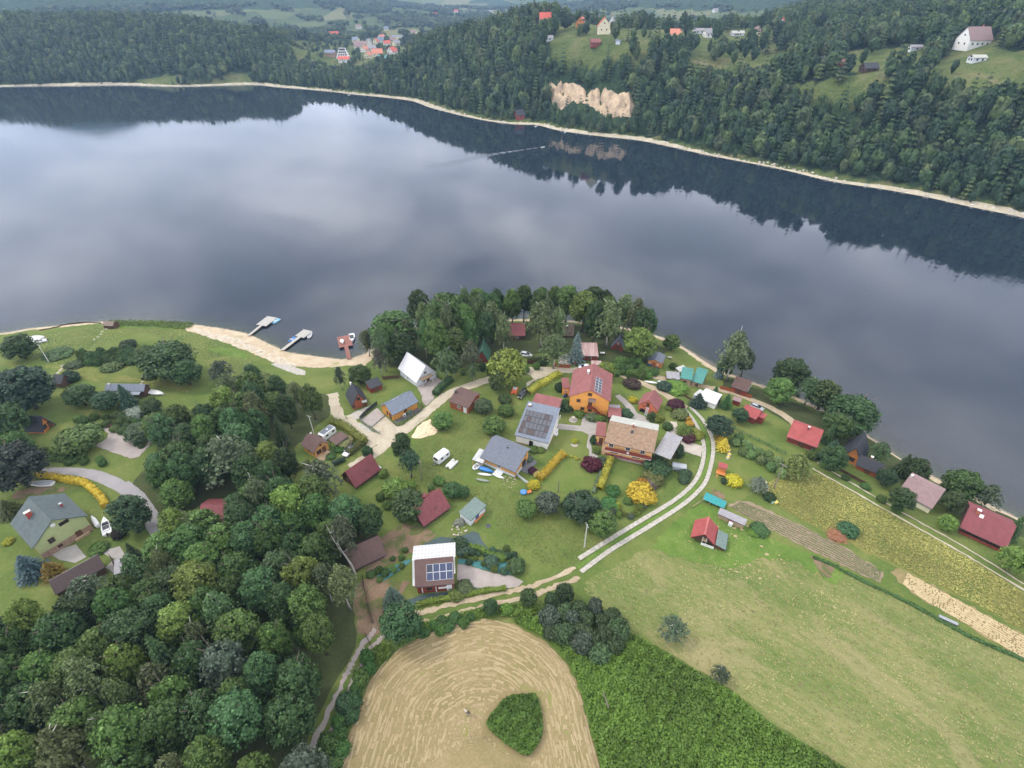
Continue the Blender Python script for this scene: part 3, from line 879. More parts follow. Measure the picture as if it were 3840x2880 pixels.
def hay_rows():
    P = catmull([tuple(ground('D', p))[:2] for p in HAYF], 6)
    c = np.array(tuple(ground('D', (1040,1600)))[:2])
    isl = np.array([tuple(ground('A7', p))[:2] for p in ISLAND])
    rs = np.random.RandomState(3)
    V, Q = [], []
    c2 = isl.mean(0)
    for k in range(48):
        s = .985 - k * .0203
        L = c + (P - c) * s
        ph = rs.uniform(0,6)
        L = np.array(densify([tuple(p) for p in L], .7,0, False))
        T = np.gradient(L, axis=0); T /= np.linalg.norm(T, axis=1)[:, None] + 1e-9
        Nn = np.stack([-T[:, 1], T[:, 0]], 1)
        i = np.arange(len(L))
        L = L + Nn * (.22 * np.sin(i * .13 + ph) + .12 * np.sin(i * .43 + ph * 2) + rs.normal(0,.06, len(L)))[:, None]
        w = .06 + .19 * np.abs(np.sin(i * .09 + ph * 3)) * rs.uniform(.3,1.2, len(L))
        keepm = rs.uniform(0,1, len(L)) > .24
        keepm &= ~in_poly(L[:, 0], L[:, 1], c2 + (isl - c2) * 1.25)
        A, B = L + Nn * w[:, None], L - Nn * w[:, None]
        for j in range(len(L) - 1):
            if not (keepm[j] and keepm[j + 1]): continue
            b = len(V)
            for q, dz in ((A[j], .06),(L[j], .06 + .22 * w[j] + .05),(B[j], .06),(A[j + 1], .06),(L[j + 1], .06 + .22 * w[j + 1] + .05),(B[j + 1], .06)):
                V.append((q[0], q[1], dz))
            Q += [(b, b + 1, b + 4, b + 3),(b + 1, b + 2, b + 5, b + 4)]
    V = np.array(V)
    V[:, 2] += H_near(V[:, 0], V[:, 1])
    mobj('hay_swaths', npmesh('hay_swaths', V, Q, HAY), kind='stuff', label='pale windrows of cut hay curving over the mown field')
ISLAND = [(1238,865),(1310,772),(1370,714),(1450,700),(1538,697),(1573,770),(1588,880),(1583,960),(1540,1040),(1490,1082),(1400,1038),(1310,970),(1250,910)]
hay_rows()
def straw_rows(name, z, poly, a, b, n, mat, lab, wid, hgt):
    """parallel low rows across a strip between side a and side b"""
    A = np.array(densify([tuple(ground(z, p))[:2] for p in a], .8,0, False)); B = np.array(densify([tuple(ground(z, p))[:2] for p in b], .8,0, False))
    m = 140
    ta = np.linspace(0, len(A) - 1, m); tb = np.linspace(0, len(B) - 1, m)
    A = np.stack([np.interp(ta, np.arange(len(A)), A[:, k]) for k in (0,1)], 1); B = np.stack([np.interp(tb, np.arange(len(B)), B[:, k]) for k in (0,1)], 1)
    rs = np.random.RandomState(n)
    V, Q = [], []
    for k in range(n):
        L = A + (B - A) * ((k + .5) / n)
        T = np.gradient(L, axis=0); T /= np.linalg.norm(T, axis=1)[:, None] + 1e-9
        Nn = np.stack([-T[:, 1], T[:, 0]], 1)
        L = L + Nn * rs.normal(0,.05, len(L))[:, None]
        w = wid * rs.uniform(.6,1.2, len(L))
        kp = rs.uniform(0,1, len(L)) > .12
        for j in range(len(L) - 1):
            if not kp[j]: continue
            q = len(V)
            for i in (j, j + 1):
                V += [(*(L[i] + Nn[i] * w[i]),.06),(*L[i], .06 + hgt * rs.uniform(.6,1.2)),(*(L[i] - Nn[i] * w[i]),.06)]
            Q += [(q, q + 1, q + 4, q + 3),(q + 1, q + 2, q + 5, q + 4)]
    V = np.array(V); V[:, 2] += H_near(V[:, 0], V[:, 1])
    mobj(name, npmesh(name, V, Q, mat), kind='stuff', label=lab)
CROP = ground_mat('crop_leaves', [(.3,(.07,.105,.035)),(.6,(.115,.145,.055))], .8,4,.5,.8,8)
sheet('ploughed_strip', 'D', [(1572,1092),(1596,1082),(1625,1086),(1720,1130),(1820,1180),(1908,1236),(1902,1260),(1800,1212),(1690,1158)], PLOUGH, .05,.3)
straw_rows('crop_rows', 'D', None, [(1600,1084),(1720,1131),(1820,1181),(1904,1234)], [(1578,1096),(1690,1156),(1800,1210),(1898,1257)], 8, CROP, 'thin rows of sparse green crop on the brown strip', .13,.16)
sheet('straw_strip', 'D', [(1922,1236),(1935,1228),(1962,1236),(2212,1372),(2320,1428),(2320,1490),(2212,1426),(2100,1358),(1990,1294),(1940,1258)], HAYBASE, .05,.5)
straw_rows('straw_swaths', 'D', None, [(1960,1238),(2212,1374),(2320,1430)], [(1950,1262),(1990,1292),(2100,1356),(2212,1423),(2320,1486)], 9, STRAW, 'pale straw lying in straight rows on the narrow strip', .27,.16)
# beaches
sheet('beach', 'D', [(393,699),(470,708),(530,720),(580,744),(620,761),(680,770),(740,777),(800,764),(812,768),(790,790),(745,790),(690,795),(640,792),(600,786),(560,770),(500,745),(445,726),(405,716)], SAND, .05,.5)
sheet('beach', 'Z7', [(420,365),(520,415),(600,455),(680,500),(660,560),(560,500),(470,440)], SAND, .06,.4)
sheet('concrete_ramp', 'C5', [(510,955),(680,915),(1090,1070),(1080,1140),(940,1130),(600,1000)], CONC, .08,.1)
strip_xy('shore_strip', [p for p in near_line if -260 < p[0] < 160 and p[1] > 60], 2.6, SAND, .03,.5)
# roads
strip('gravel_road', 'D', [(1400,808),(1330,803),(1240,800),(1160,799),(1110,806),(1050,822),(985,845),(955,862),(900,908),(840,955),(800,985),(760,1012)], 3.6, LIMEDIRT, .07,.25)
sheet('gravel_yard', 'B8', [(560,900),(640,850),(820,850),(1000,880),(1150,900),(960,960),(800,1000),(640,1110),(640,1060),(740,1000),(700,950),(600,930)], LIMEDIRT, .085,.3)
strip('gravel_road', 'D', [(1390,808),(1450,822),(1555,842),(1620,862),(1690,895),(1730,930),(1760,965)], 3.0, DIRT, .075,.25)
strip('dirt_track', 'D', [(1330,806),(1382,826),(1430,848),(1480,882)], 2.6, DIRT, .085,.3)
strip('dirt_track', 'D', [(718,850),(728,890),(750,920),(778,945),(806,966)], 3.2, LIMEDIRT, .08,.35)
sheet('gravel_yard', 'B1', [(420,1240),(520,1210),(620,1340),(860,1500),(1000,1540),(1230,1430),(1420,1400),(1250,1560),(1150,1700),(900,1720),(560,1440)], LIMEDIRT, .095,.3)
for k, pts in enumerate(([(1243,1226),(1160,1262),(1100,1278),(1000,1300),(930,1318),(870,1330),(830,1350)], [(1252,1248),(1200,1266),(1140,1290),(1040,1312),(960,1334),(880,1352),(840,1372)],
                         [(812,1360),(790,1385),(765,1425),(745,1465),(715,1530),(680,1600),(655,1660),(640,1720)], [(830,1372),(806,1398),(783,1436),(762,1475),(735,1540),(700,1610),(675,1670),(660,1730)])):
    strip('wheel_track', 'D', pts, 1.0, DIRT if k < 2 else GRAVELG, .07,.3)
for pts in ([(1765,1000),(1850,1050),(1950,1108),(2080,1180),(2212,1262),(2330,1330)], [(1755,1012),(1840,1060),(1945,1120),(2070,1190),(2212,1275),(2330,1345)]):
    strip('wheel_track', 'D', pts, .55, LIMEDIRT, .09,.15)
sheet('asphalt_lane', 'C4', [(480,1240),(680,1198),(1000,1195),(1300,1220),(1500,1280),(1690,1360),(1790,1440),(1800,1560),(1620,1525),(1400,1420),(1150,1330),(900,1290),(560,1290)], ASPH, .08,.1, smooth=2)
strip('asphalt_lane', 'A1', [(1080,400),(1220,520),(1320,660),(1400,790),(1460,900),(1490,1000)], 3.6, ASPH, .09,.1)
sheet('gravel_yard', 'C4', [(1310,900),(1480,790),(1500,720),(1400,650),(1220,590),(1250,570),(1600,650),(1700,760),(1900,860),(2030,890),(2110,720),(2140,800),(1930,1040),(1790,1070),(1500,960)], GRAVELG, .08,.25)
sheet('paved_yard', 'B1', [(672,1312),(945,1105),(1080,1240),(862,1425)], GRAVELG, .11,.03)
sheet('gravel_yard', 'B1', [(868,1428),(1085,1246),(1215,1370),(1300,1425),(1000,1540)], LIMEDIRT, .11,.05)
sheet('concrete_apron', 'B1', [(605,1390),(660,1345),(850,1475),(850,1515),(770,1500)], CONC, .115,.03)
sheet('paved_yard', 'B1', [(500,1230),(560,1180),(830,1070),(930,1045),(650,1290),(590,1300)], CONC, .10,.05)
sheet('gravel_yard', 'B1', [(1600,745),(1900,590),(2070,680),(1900,880),(1890,950),(1760,1070),(1700,1000),(1690,900)], GRAVELG, .08,.2)
sheet('sand_heap', 'B1', [(1520,1600),(1600,1450),(1700,1340),(1830,1290),(1860,1400),(1960,1460),(1900,1550),(1700,1610)], SANDPILE, .08,.4)
sheet('paved_court', 'B8', [(1095,700),(1180,650),(1375,680),(1378,750),(1250,815),(1080,785)], PAVE, .08,.05)
sheet('paved_path', 'B4', [(1030,1055),(1250,1075),(1450,1095),(1480,940),(1510,905),(1590,905),(1650,1010),(1740,1030),(1700,1250),(1620,1400),(1640,1500),(1740,1600),(1700,1660),(1590,1640),(1590,1500),(1545,1440),(1580,1240),(1480,1190),(1250,1165),(1020,1145)], PAVE, .09,.04)
sheet('paved_drive', 'B5', [(690,-60),(760,-90),(870,-10),(1000,120),(1060,220),(1180,270),(1220,300),(1290,400),(880,330),(930,280),(920,200),(840,80)], PAVE, .09,.04)
sheet('paved_drive', 'B5', [(1660,620),(1900,690),(2145,770),(2115,945),(1850,860),(1640,800)], GRAVEL, .09,.1)
sheet('gravel_yard', 'C1', [(1070,670),(1250,690),(1450,760),(1700,820),(1900,850),(2060,930),(2000,990),(1800,1035),(1500,1030),(1270,1010),(1060,900)], GRAVELG, .08,.1)
WEEDMAT = pmat('weed_membrane', (.055,.085,.085),.7,.25,1.0,.5,4)
TEALMAT = pmat('teal_membrane', (.05,.17,.17),.7,.25,1.0,.5,4)
sheet('weed_membrane', 'C1', [(470,415),(740,275),(820,255),(1050,270),(1300,170),(1385,200),(1440,320),(1530,440),(1820,530),(2015,585),(1975,625),(1700,570),(1500,510),(1400,430),(1250,400),(800,400)], WEEDMAT, .085,.1)
sheet('planted_membrane', 'C1', [(1080,590),(1240,600),(1420,620),(1760,610),(1940,700),(1920,840),(1700,800),(1450,750),(1250,680),(1080,660)], TEALMAT, .085,.1)
sheet('planted_membrane', 'C1', [(-150,850),(60,730),(260,620),(360,590),(360,640),(200,760),(-50,920)], TEALMAT, .085,.1)
sheet('planted_membrane', 'C1', [(250,1230),(520,1130),(900,1090),(1150,1060),(1300,1020),(1600,1020),(1450,1080),(1150,1150),(700,1220),(300,1290)], WEEDMAT, .085,.1)
sheet('paved_terrace', 'C3', [(790,1300),(1260,1160),(1440,1370),(1250,1470),(1000,1420)], PAVE, .09,.05)
sheet('paved_terrace', 'C3', [(1640,1280),(1990,1190),(2120,1400),(2150,1600),(1990,1700),(1750,1540),(1900,1400)], PAVE, .09,.05)
sheet('bare_earth', 'C3', [(300,250),(800,200),(1180,240),(900,300),(580,330),(350,420),(200,400)], SOIL, .06,.5)
sheet('bare_earth', 'A5', [(820,400),(900,430),(930,490),(900,530),(810,440)], SOIL, .1,.2)
sheet('bare_earth', 'A5', [(1630,960),(1830,1060),(1790,1150),(1720,1130),(1690,1060)], SOIL, .11,.3)
sheet('rock_garden', 'B6', [(720,1330),(830,1340),(850,1460),(830,1560),(700,1500),(730,1430)], STONE, .1,.1)
sheet('dry_bank', 'C4', [(850,350),(1400,420),(1900,530),(2100,680),(2000,760),(1800,640),(1500,520),(1100,450)], YGRASS, .07,.5)
sheet('dry_bank', 'Z4', [(340,600),(700,580),(850,640),(1100,700),(1350,720),(1600,760),(1550,830),(1380,790),(1150,740),(800,740),(620,690)], YGRASS, .07,.5)
sheet('lush_grass', 'Z4', [(940,290),(1000,235),(1250,235),(1500,250),(1580,275),(1420,300),(1200,290)], DGRASS, .08,.4)
sheet('lush_grass', 'Z4', [(1700,460),(1850,445),(2000,480),(2080,540),(1950,540),(1800,500)], DGRASS, .08,.4)
def track_slabs():
    """two rows of concrete slabs laid as wheel tracks"""
    t = mobj('concrete_track', strip('verge', 'D', [(1484,884),(1508,912),(1524,940),(1531,968),(1525,1010),(1506,1048),(1466,1086),(1394,1132),(1314,1180),(1248,1226)], 1.0, DGRASS, .075,.2).data, kind='structure')
    bpy.data.objects.remove(bpy.data.objects['verge'])
    n = 0
    for pts in ([(1476,880),(1499,910),(1514,940),(1521,970),(1515,1010),(1497,1045),(1458,1080),(1389,1122),(1310,1170),(1243,1212)],
                [(1491,880),(1517,906),(1534,936),(1541,966),(1534,1012),(1519,1049),(1477,1089),(1400,1139),(1320,1188),(1252,1238)]):
        P = catmull([tuple(ground('D', p))[:2] for p in pts], 10)
        s = np.concatenate([[0], np.cumsum(np.linalg.norm(np.diff(P, axis=0), axis=1))])
        L, k = 1.5,0
        while (k + 1) * L < s[-1]:
            a = [np.array((np.interp(k * L + e, s, P[:, 0]), np.interp(k * L + e, s, P[:, 1]))) for e in (.02, L - .02)]
            d = a[1] - a[0]; d /= np.linalg.norm(d); nn = np.array((-d[1], d[0])) * .52
            m = MB()
            vs = []
            for dz in (-.05,.17):
                for q in (a[0] - nn, a[1] - nn, a[1] + nn, a[0] + nn):
                    vs.append((q[0] + SR.uniform(-.02,.02), q[1] + SR.uniform(-.02,.02), hn(q[0], q[1]) + dz + SR.uniform(-.012,.012)))
            m.add(vs, [(0,3,2,1),(4,5,6,7),(0,1,5,4),(1,2,6,5),(2,3,7,6),(3,0,4,7)])
            m.obj('concrete_slab', CONC, t)
            k += 1
track_slabs()

# ------------------------------------------------------------------ building kit
def wood(name, col, sc=6):
    return pmat(name, col, .75,.22,1.5,.25,8, stretch=(.4,.4, sc))
ROOFM = {
 'white': pmat('roof_white', (.60,.60,.61),.5,.06,1.5),
 'dark': pmat('roof_dark', (.035,.037,.045),.55,.25,2,.2),
 'grey': pmat('roof_grey', (.125,.14,.17),.5,.14,1.5,.15),
 'bluegrey': pmat('roof_bluegrey', (.16,.185,.225),.5,.14,1.5,.15),
 'brown': pmat('roof_brown', (.115,.07,.06),.75,.2,1.2,.3),
 'umber': pmat('roof_umber', (.045,.030,.028),.8,.2,1.2,.3),
 'maroon': pmat('roof_maroon', (.20,.058,.062),.7,.2,.8,.3),
 'red': pmat('roof_red', (.31,.068,.064),.65,.22,.7,.2),
 'orangered': pmat('roof_orange_red', (.46,.13,.085),.7,.2,.7,.2),
 'brick': pmat('roof_brick_brown', (.23,.085,.08),.7,.2,.7,.3),
 'tan': pmat('roof_tan', (.28,.19,.125),.8,.16,1.4,.4,10, tint=(.235,.155,.10)),
 'green': pmat('roof_green_grey', (.14,.19,.17),.75,.18,1.5,.3),
 'bgreen': pmat('roof_slate_green', (.080,.102,.104),.75,.2,.8,.3),
 'forest': pmat('roof_forest_green', (.06,.14,.09),.6,.2,1,.2),
 'teal': pmat('roof_teal', (.06,.21,.18),.55,.16,1.2,.2),
 'lilac': pmat('roof_lilac_brown', (.25,.17,.165),.75,.15,1.2,.3),
 'sheet': pmat('roof_grey_sheet', (.27,.26,.27),.7,.2,1.5,.3),
 'pale': pmat('roof_pale_sheet', (.40,.40,.355),.7,.2,1.5,.3),
 'rust': pmat('roof_rusty_stripes', (.46,.36,.33),.7,.42,2.2,.3, tint=(.30,.055,.05), stretch=(1,.08,.08)),
 'weathered': pmat('roof_weathered', (.19,.145,.115),.8,.3,1.2,.4),
 'poly': pmat('polycarbonate_sheet', (.43,.43,.42),.3,.2,1.0, spec=.5),
}
WALLM = {
 'orange': pmat('wall_orange_render', (.80,.36,.085),.85,.06,.7,.2,20),
 'apricot': pmat('wall_apricot_render', (.78,.44,.18),.85,.06,.7,.2,20),
 'redor': wood('wall_red_brown_boards', (.30,.085,.035)),
 'pine': wood('wall_pine_boards', (.56,.27,.06)),
 'honey': wood('wall_honey_boards', (.60,.32,.10)),
 'brownw': wood('wall_dark_boards', (.10,.055,.035)),
 'redw': wood('wall_red_boards', (.22,.045,.03)),
 'white': pmat('wall_white_render', (.72,.71,.68),.85,.05,.6),
 'greyw': pmat('wall_pale_grey', (.58,.60,.63),.8,.06,.6),
 'lime': pmat('wall_pale_green', (.42,.47,.23),.85,.08,.6),
 'salmon': pmat('wall_salmon', (.62,.18,.09),.85,.08,.6),
 'cream': pmat('wall_cream', (.68,.62,.44),.85,.08,.6),
 'shedor': wood('wall_orange_boards', (.55,.21,.06)),
 'stone': pmat('wall_stone', (.42,.30,.22),.9,.4,2.2,.6,5, tint=(.26,.15,.11)),
 'maroon': pmat('plinth_maroon', (.30,.10,.095),.85,.1,1),
 'tanw': wood('wall_tan_boards', (.42,.30,.19)),
}
FRAME_W = pmat('window_frame_white', (.75,.74,.70),.6,.04)
FRAME_B = pmat('window_frame_brown', (.16,.075,.04),.6,.1)
PANE = pmat('window_glass', (.022,.026,.030),.08,.1, spec=.6)
DOORM = pmat('door_brown', (.12,.055,.03),.6,.15)
METAL = pmat('metal_grey', (.30,.31,.33),.45,.12, metal=.3)
DARKM = pmat('dark_metal', (.045,.048,.052),.5,.1)
BRICK = pmat('chimney_brick', (.36,.13,.08),.9,.25,6,.4,20)
CAPM = pmat('chimney_cap', (.58,.56,.52),.8,.1)
WHITE = pmat('white_paint', (.66,.66,.645),.45,.06,1.5)
PVC = pmat('solar_cell', (.022,.028,.050),.25,.25,2.5, spec=.5)
PVB = pmat('solar_cell_blue', (.028,.040,.090),.25,.25,2.5, spec=.5)
PVG = pmat('solar_cell_dark', (.085,.082,.092),.35,.2,2.5, spec=.5)
PVF = pmat('solar_frame', (.55,.56,.58),.4,.05)
def roof_slope(m, L, p0, p1, style, th=.12, nx=1, step=.36, mi=0):
    """slab between eave line p0=(y,z) and ridge line p1, length L along x, tiled or ribbed on top"""
    a, b = Vector((0, *p0)), Vector((0, *p1))
    d = (b - a); S = d.length; d.normalize()
    up = Vector((1,0,0)).cross(d)
    if up.z < 0: up = -up
    prof = []
    if style == 'tile':
        n = max(3, int(S / step))
        for k in range(n):
            prof += [(S * k / n, th + .045),(S * (k + 1) / n - .004, th)]
    else:
        prof = [(0, th),(S, th)]
    prof = [(0,0)] + prof + [(S, 0)]
    pts = [a + d * s + up * h for s, h in prof]
    m.prism([(p.y, p.z) for p in pts], -L / 2, L / 2, mi)
    if style == 'seam':
        k = int(L / .55)
        for i in range(k + 1):
            x = -L / 2 + .03 + (L - .06) * i / k
            c = a + d * S / 2 + up * (th + .02)
            R = Matrix((Vector((1,0,0)), d, up)).transposed()
            m.box((x, c.y, c.z),(.05, S - .02,.05), M=R, mi=mi)
class House:
    """frame: origin at the footprint's centre, x along the ridge, near eave at y = -w"""
    def __init__(s, name, label, cat, z, A, B, Rp, he, hr, Rend='B', style='gable', group=None, far=None, base=None):
        cz = base
        if cz is None:
            a = at_z(z, A, 8 + he); b = at_z(z, B, 8 + he)
            cz = hn(*((a + b) / 2))
        for _ in range(2):
            a, b, r = at_z(z, A, cz + he), at_z(z, B, cz + he), at_z(z, Rp, cz + hr)
            if base is None:
                cz = hn(*((a + b) / 4 + r / 2))
        u = (b - a); L = np.linalg.norm(u); u = u / L
        n = np.array((-u[1], u[0]))
        w = float((r - (b if Rend == 'B' else a)) @ n)
        s.flip = 1
        if w < 0:
            u, n, w, s.flip = -u, -n, -w, -1
        mid = (a + b) / 2
        s.w, s.L, s.he, s.hr, s.style = w, float(L), he, hr, style
        s.wf = far if far is not None else w                 # half width beyond the ridge
        s.c = mid + n * w
        s.zg = cz
        s.t = thing(name, label, cat, (s.c[0], s.c[1], cz), math.atan2(u[1], u[0]), group)
        s.parts = []
    def body(s, wall, ov=.35, gov=.35, plinth=None, zoff=.6):
        L = s.L - 2 * gov
        sl = (s.hr - s.he) / s.w
        s.ov, s.gov = ov, gov
        zw = s.he + sl * ov - .02
        y0, y1 = -s.w + ov, s.wf - ov
        if s.style == 'gable':
            sl2 = (s.hr - s.he) / s.w
            prof = [(y0,-zoff),(y1,-zoff),(y1, s.hr - sl2 * (s.wf - ov) - .02),(0, s.hr - .02),(y0, zw)]
        else:
            y1 = -ov * .5
            prof = [(y0,-zoff),(y1,-zoff),(y1, s.hr - sl * ov * .5 - .02),(y0, zw)]
        s.y0, s.y1 = y0, y1
        s.wall = MB().prism(prof, -L / 2, L / 2).obj('wall', WALLM[wall], s.t)
        if plinth:
            MB().box((0,(y0 + y1) / 2, plinth[1] / 2 - .3),(L + .08, y1 - y0 + .08, plinth[1] + .6)).obj('plinth', WALLM[plinth[0]], s.t)
        return s
    def roof(s, mat, st='tile', th=.12, mat2=None, cap=True):
        m = MB(); roof_slope(m, s.L, (-s.w, s.he),(0, s.hr), st, th)
        s.r1 = m.obj('roof', ROOFM[mat], s.t)
        if s.style == 'gable':
            sl = (s.hr - s.he) / s.w
            m = MB(); roof_slope(m, s.L, (s.wf, s.hr - sl * s.wf),(0, s.hr), st, th)
            s.r2 = m.obj('roof', ROOFM[mat2 or mat], s.t)
            if cap:
                MB().prism([(-.16, s.hr + th - .06),(0, s.hr + th + .1),(.16, s.hr + th - .06)], -s.L / 2 - .01, s.L / 2 + .01).obj('ridge_cap', ROOFM[mat], s.t)
        MB().tube([(-s.L / 2,-s.w - .05, s.he + .02),(s.L / 2,-s.w - .05, s.he + .02)], .07,6).obj('gutter', DARKM, s.t)
        return s
    def face(s, side):
        """matrix of a wall: local x along the wall, y outwards, z up"""
        f = s.flip
        if side in 'AB':
            e = (-1 if side == 'A' else 1) * f
            return Matrix.Translation((e * (s.L / 2 - s.gov),0,0)) @ Matrix.Rotation(math.pi / 2 * (-1 if e > 0 else 1),4, 'Z')
        if side == 'N':
            return Matrix.Translation((0, s.y0,0)) @ Matrix.Rotation(math.pi, 4, 'Z')
        return Matrix.Translation((0, s.y1,0))
    def at(s, side, x, z, out=0.):
        if side in 'NF':
            x = x * s.flip * (-1 if side == 'N' else 1)
        return s.face(side) @ Matrix.Translation((x, out, z))
    def put(s, o, M):
        o.matrix_local = M
        return o
    def win(s, side, x, z, w=.9, h=1.1, frame=None, surround=None):
        m = MB()
        e = .09
        for c, sz in (((0,.02, h / 2),(w + .02,.10, e)),((0,.02,-h / 2),(w + .02,.10, e)),((-w / 2,.02,0),(e, .10, h + e)),((w / 2,.02,0),(e, .10, h + e)),((0,.02,0),(.05,.08, h - .05))):
            m.box(c, sz)
        if surround:
            q = surround
            for c, sz in (((0,.012, h / 2 + q / 2 + .05),(w + 2 * q + .1,.06, q)),((0,.012,-h / 2 - q / 2 - .05),(w + 2 * q + .1,.06, q)),((-w / 2 - q / 2 - .05,.012,0),(q, .06, h + .12)),((w / 2 + q / 2 + .05,.012,0),(q, .06, h + .12))):
                m.box(c, sz)
        o = s.put(m.obj('window', frame or FRAME_W, s.t), s.at(side, x, z, .02))
        MB().box((0,0,0),(w - .04,.05, h - .04)).obj('pane', PANE, o)
        return o
    def door(s, side, x, w=.95, h=2.05, mat=None, z=0.):
        m = MB().box((0,.03, h / 2 + z),(w, .08, h)).box((0,.03, h + z + .05),(w + .2,.1,.1)).box((-w / 2 - .05,.03, h / 2 + z),(.1,.1, h)).box((w / 2 + .05,.03, h / 2 + z),(.1,.1, h))
        o = s.put(m.obj('door', mat or DOORM, s.t), s.at(side, x, 0,.02))
        MB().box((w * .36,.10, h * .48 + z),(.12,.04,.04)).obj('handle', METAL, o)
        return o
    def slope(s, fx, fs, which=0, lift=.14):
        """spot on a roof slope: fx along A..B (-.5...5), fs 0 eave .. 1 ridge; x along the ridge, y up the slope"""
        y0, yend = ((-s.w, 0) if which == 0 else (s.wf, 0))
        sl = (s.hr - s.he) / s.w
        z0 = s.he if which == 0 else s.hr - sl * s.wf
        y = y0 * (1 - fs); z = z0 + (s.hr - z0) * fs
        ang = math.atan(sl) * (1 if which == 0 else -1)
        return Matrix.Translation((fx * s.L * s.flip, y, z)) @ Matrix.Rotation(ang, 4, 'X') @ Matrix.Translation((0,0, lift))
    def chimney(s, fx, fs, which=0, h=1.1, w=.55, d=.55, mat=None, cap=None):
        M = s.slope(fx, fs, which)
        p = M.translation
        o = MB().box((p.x, p.y, p.z + h / 2 - .25),(w, d, h + .5)).obj('chimney', mat or BRICK, s.t)
        MB().box((p.x, p.y, p.z + h + .05),(w + .16, d + .16,.1)).obj('chimney_cap', cap or CAPM, o)
        return s
    def panels(s, nx, ny, fx, fs, pw, ph, which=0, mats=None, gap=.04, drop=()):
        m = MB().box((0,0,.03),(pw - gap, ph - gap, .05), mi=0)
        for sx in (-1,1): m.box((sx * (pw - gap) / 2,0,.035),(.05, ph - gap, .07), mi=1)
        for sy in (-1,1): m.box((0, sy * (ph - gap) / 2,.035),(pw - gap - .05,.05,.07), mi=1)
        mats = mats or [(PVC, PVF)]
        mes = [m.mesh('solar_panel', list(mm)) for mm in mats]
        R = random.Random(nx * 10 + ny)
        M = s.slope(fx, fs, which, .17)
        for j in range(ny):
            for i in range(nx):
                if (i, j) in drop: continue
                o = mobj('solar_panel', mes[0] if len(mes) == 1 or R.random() < .7 else R.choice(mes[1:]), s.t)
                o.matrix_local = M @ Matrix.Translation(((i - (nx - 1) / 2) * pw, (j - (ny - 1) / 2) * ph, 0))
        return s
    def dish(s, M, r=.4):
        m = MB()
        rings = [[(q * r * math.cos(6.283 * i / 12),.10 + .25 * r * q * q, q * r * math.sin(6.283 * i / 12)) for i in range(12)] for q in (.08,.5,.8,1.)]
        m.loft(rings, True); m.tube([(0,.0,-r * .3),(0,.12,0)], .03)
        s.put(m.obj('satellite_dish', WHITE, s.t), M)
        return s
    def porch_roof(s, side, x, z, w, d, mat, drop=.3, posts=True, zt=None):
        m = MB()
        m.add([(-w / 2,.02, z),(w / 2,.02, z),(w / 2, d, z - drop),(-w / 2, d, z - drop),(-w / 2,.02, z + .1),(w / 2,.02, z + .1),(w / 2, d, z - drop + .1),(-w / 2, d, z - drop + .1)],
              [(0,3,2,1),(4,5,6,7),(0,1,5,4),(1,2,6,5),(2,3,7,6),(3,0,4,7)])
        o = s.put(m.obj('porch_roof', ROOFM[mat], s.t), s.at(side, x, 0,0))
        if posts:
            for q in (-1,1):
                s.put(MB().box((0,0,(z - drop) / 2 - .15),(.14,.14, z - drop + .3)).obj('porch_post', WALLM['brownw'], s.t), s.at(side, x, 0,0) @ Matrix.Translation((q * (w / 2 - .15), d - .15,0)))
        return s
    def box(s, name, c, sz, mat, side=None):
        m = MB().box((0,0,0), sz)
        return s.put(m.obj(name, mat, s.t),(s.at(side, c[0], c[2], c[1]) if side else Matrix.Translation(c)))

# ------------------------------------------------------------------ the hamlet
# white-roofed chalet
h = House('chalet', 'chalet with a bright white steep roof and pale blue-grey walls near the grey jetties', 'house', 'B1', (1295,455),(1600,700),(1770,430),1.9,6.6)
h.body('greyw', .3,.5).roof('white', 'seam')
h.box('balcony', (.4,.75,2.7),(4.0,1.5,.14), WALLM['tanw'], 'B')
h.box('balcony_rail', (.4,1.45,3.2),(4.0,.06,.8), WALLM['tanw'], 'B')
for q in (-1.4,2.2): h.box('porch_post', (q, 1.4,1.3),(.12,.12,2.7), WHITE, 'B')
h.door('B', -.6); h.win('B', 1.2,1.3,1.2,1.2); h.win('B', .2,4.1,1.0,1.1); h.win('N', -.25,.9,.8,.9); h.dish(h.at('N', -.32,1.2,.2),.45)
# dark steep cabin
h = House('cabin', 'orange-red timber cabin under a steep charcoal roof with a small gable window', 'cabin', 'B1', (425,890),(530,1090),(645,910),1.5,5.4)
h.body('redor', .3,.3).roof('dark')
h.win('B', .1,3.5,1.0,1.1, FRAME_B); h.win('B', 1.9,1.3,.8,.9, FRAME_B); h.door('B', -1.4); h.porch_roof('B', -1.4,2.4,1.5,.9, 'pale', .25, False); h.chimney(-.42,.9,0,.7,.4,.4, WHITE)
h = House('shed', 'low garden shed with a flat charcoal roof behind the orange-red cabin', 'shed', 'B1', (830,792),(1040,712),(935,595),2.1,2.9, style='shed')
h.body('redw', .3,.2).roof('dark', 'flat'); h.door('N', .1); h.win('N', -.3,1.3,.7,.7, FRAME_B)
# orange cabin with the grey standing seam roof
h = House('bungalow', 'bright orange timber bungalow under a ribbed blue-grey roof with two roof lights', 'house', 'B1', (1200,1235),(1635,1005),(1500,835),2.5,4.7)
h.body('pine', .35,.35).roof('bluegrey', 'seam')
h.win('N', -.2,1.6,.55,.7, FRAME_B); h.win('N', .22,1.6,.55,.7, FRAME_B); h.win('A', .0,1.5,.7,1.1, FRAME_B); h.door('A', -1.6)
for fx in (-.12,.03):
    o = MB().box((0,0,.0),(.65,.4,.09)).obj('roof_light', WHITE, h.t); o.matrix_local = h.slope(fx, .75,1)
h.box('terrace_deck', (0,.9,.12),(h.L - .6,1.5,.24), pmat('terrace_slate', (.10,.095,.10),.8), 'N')
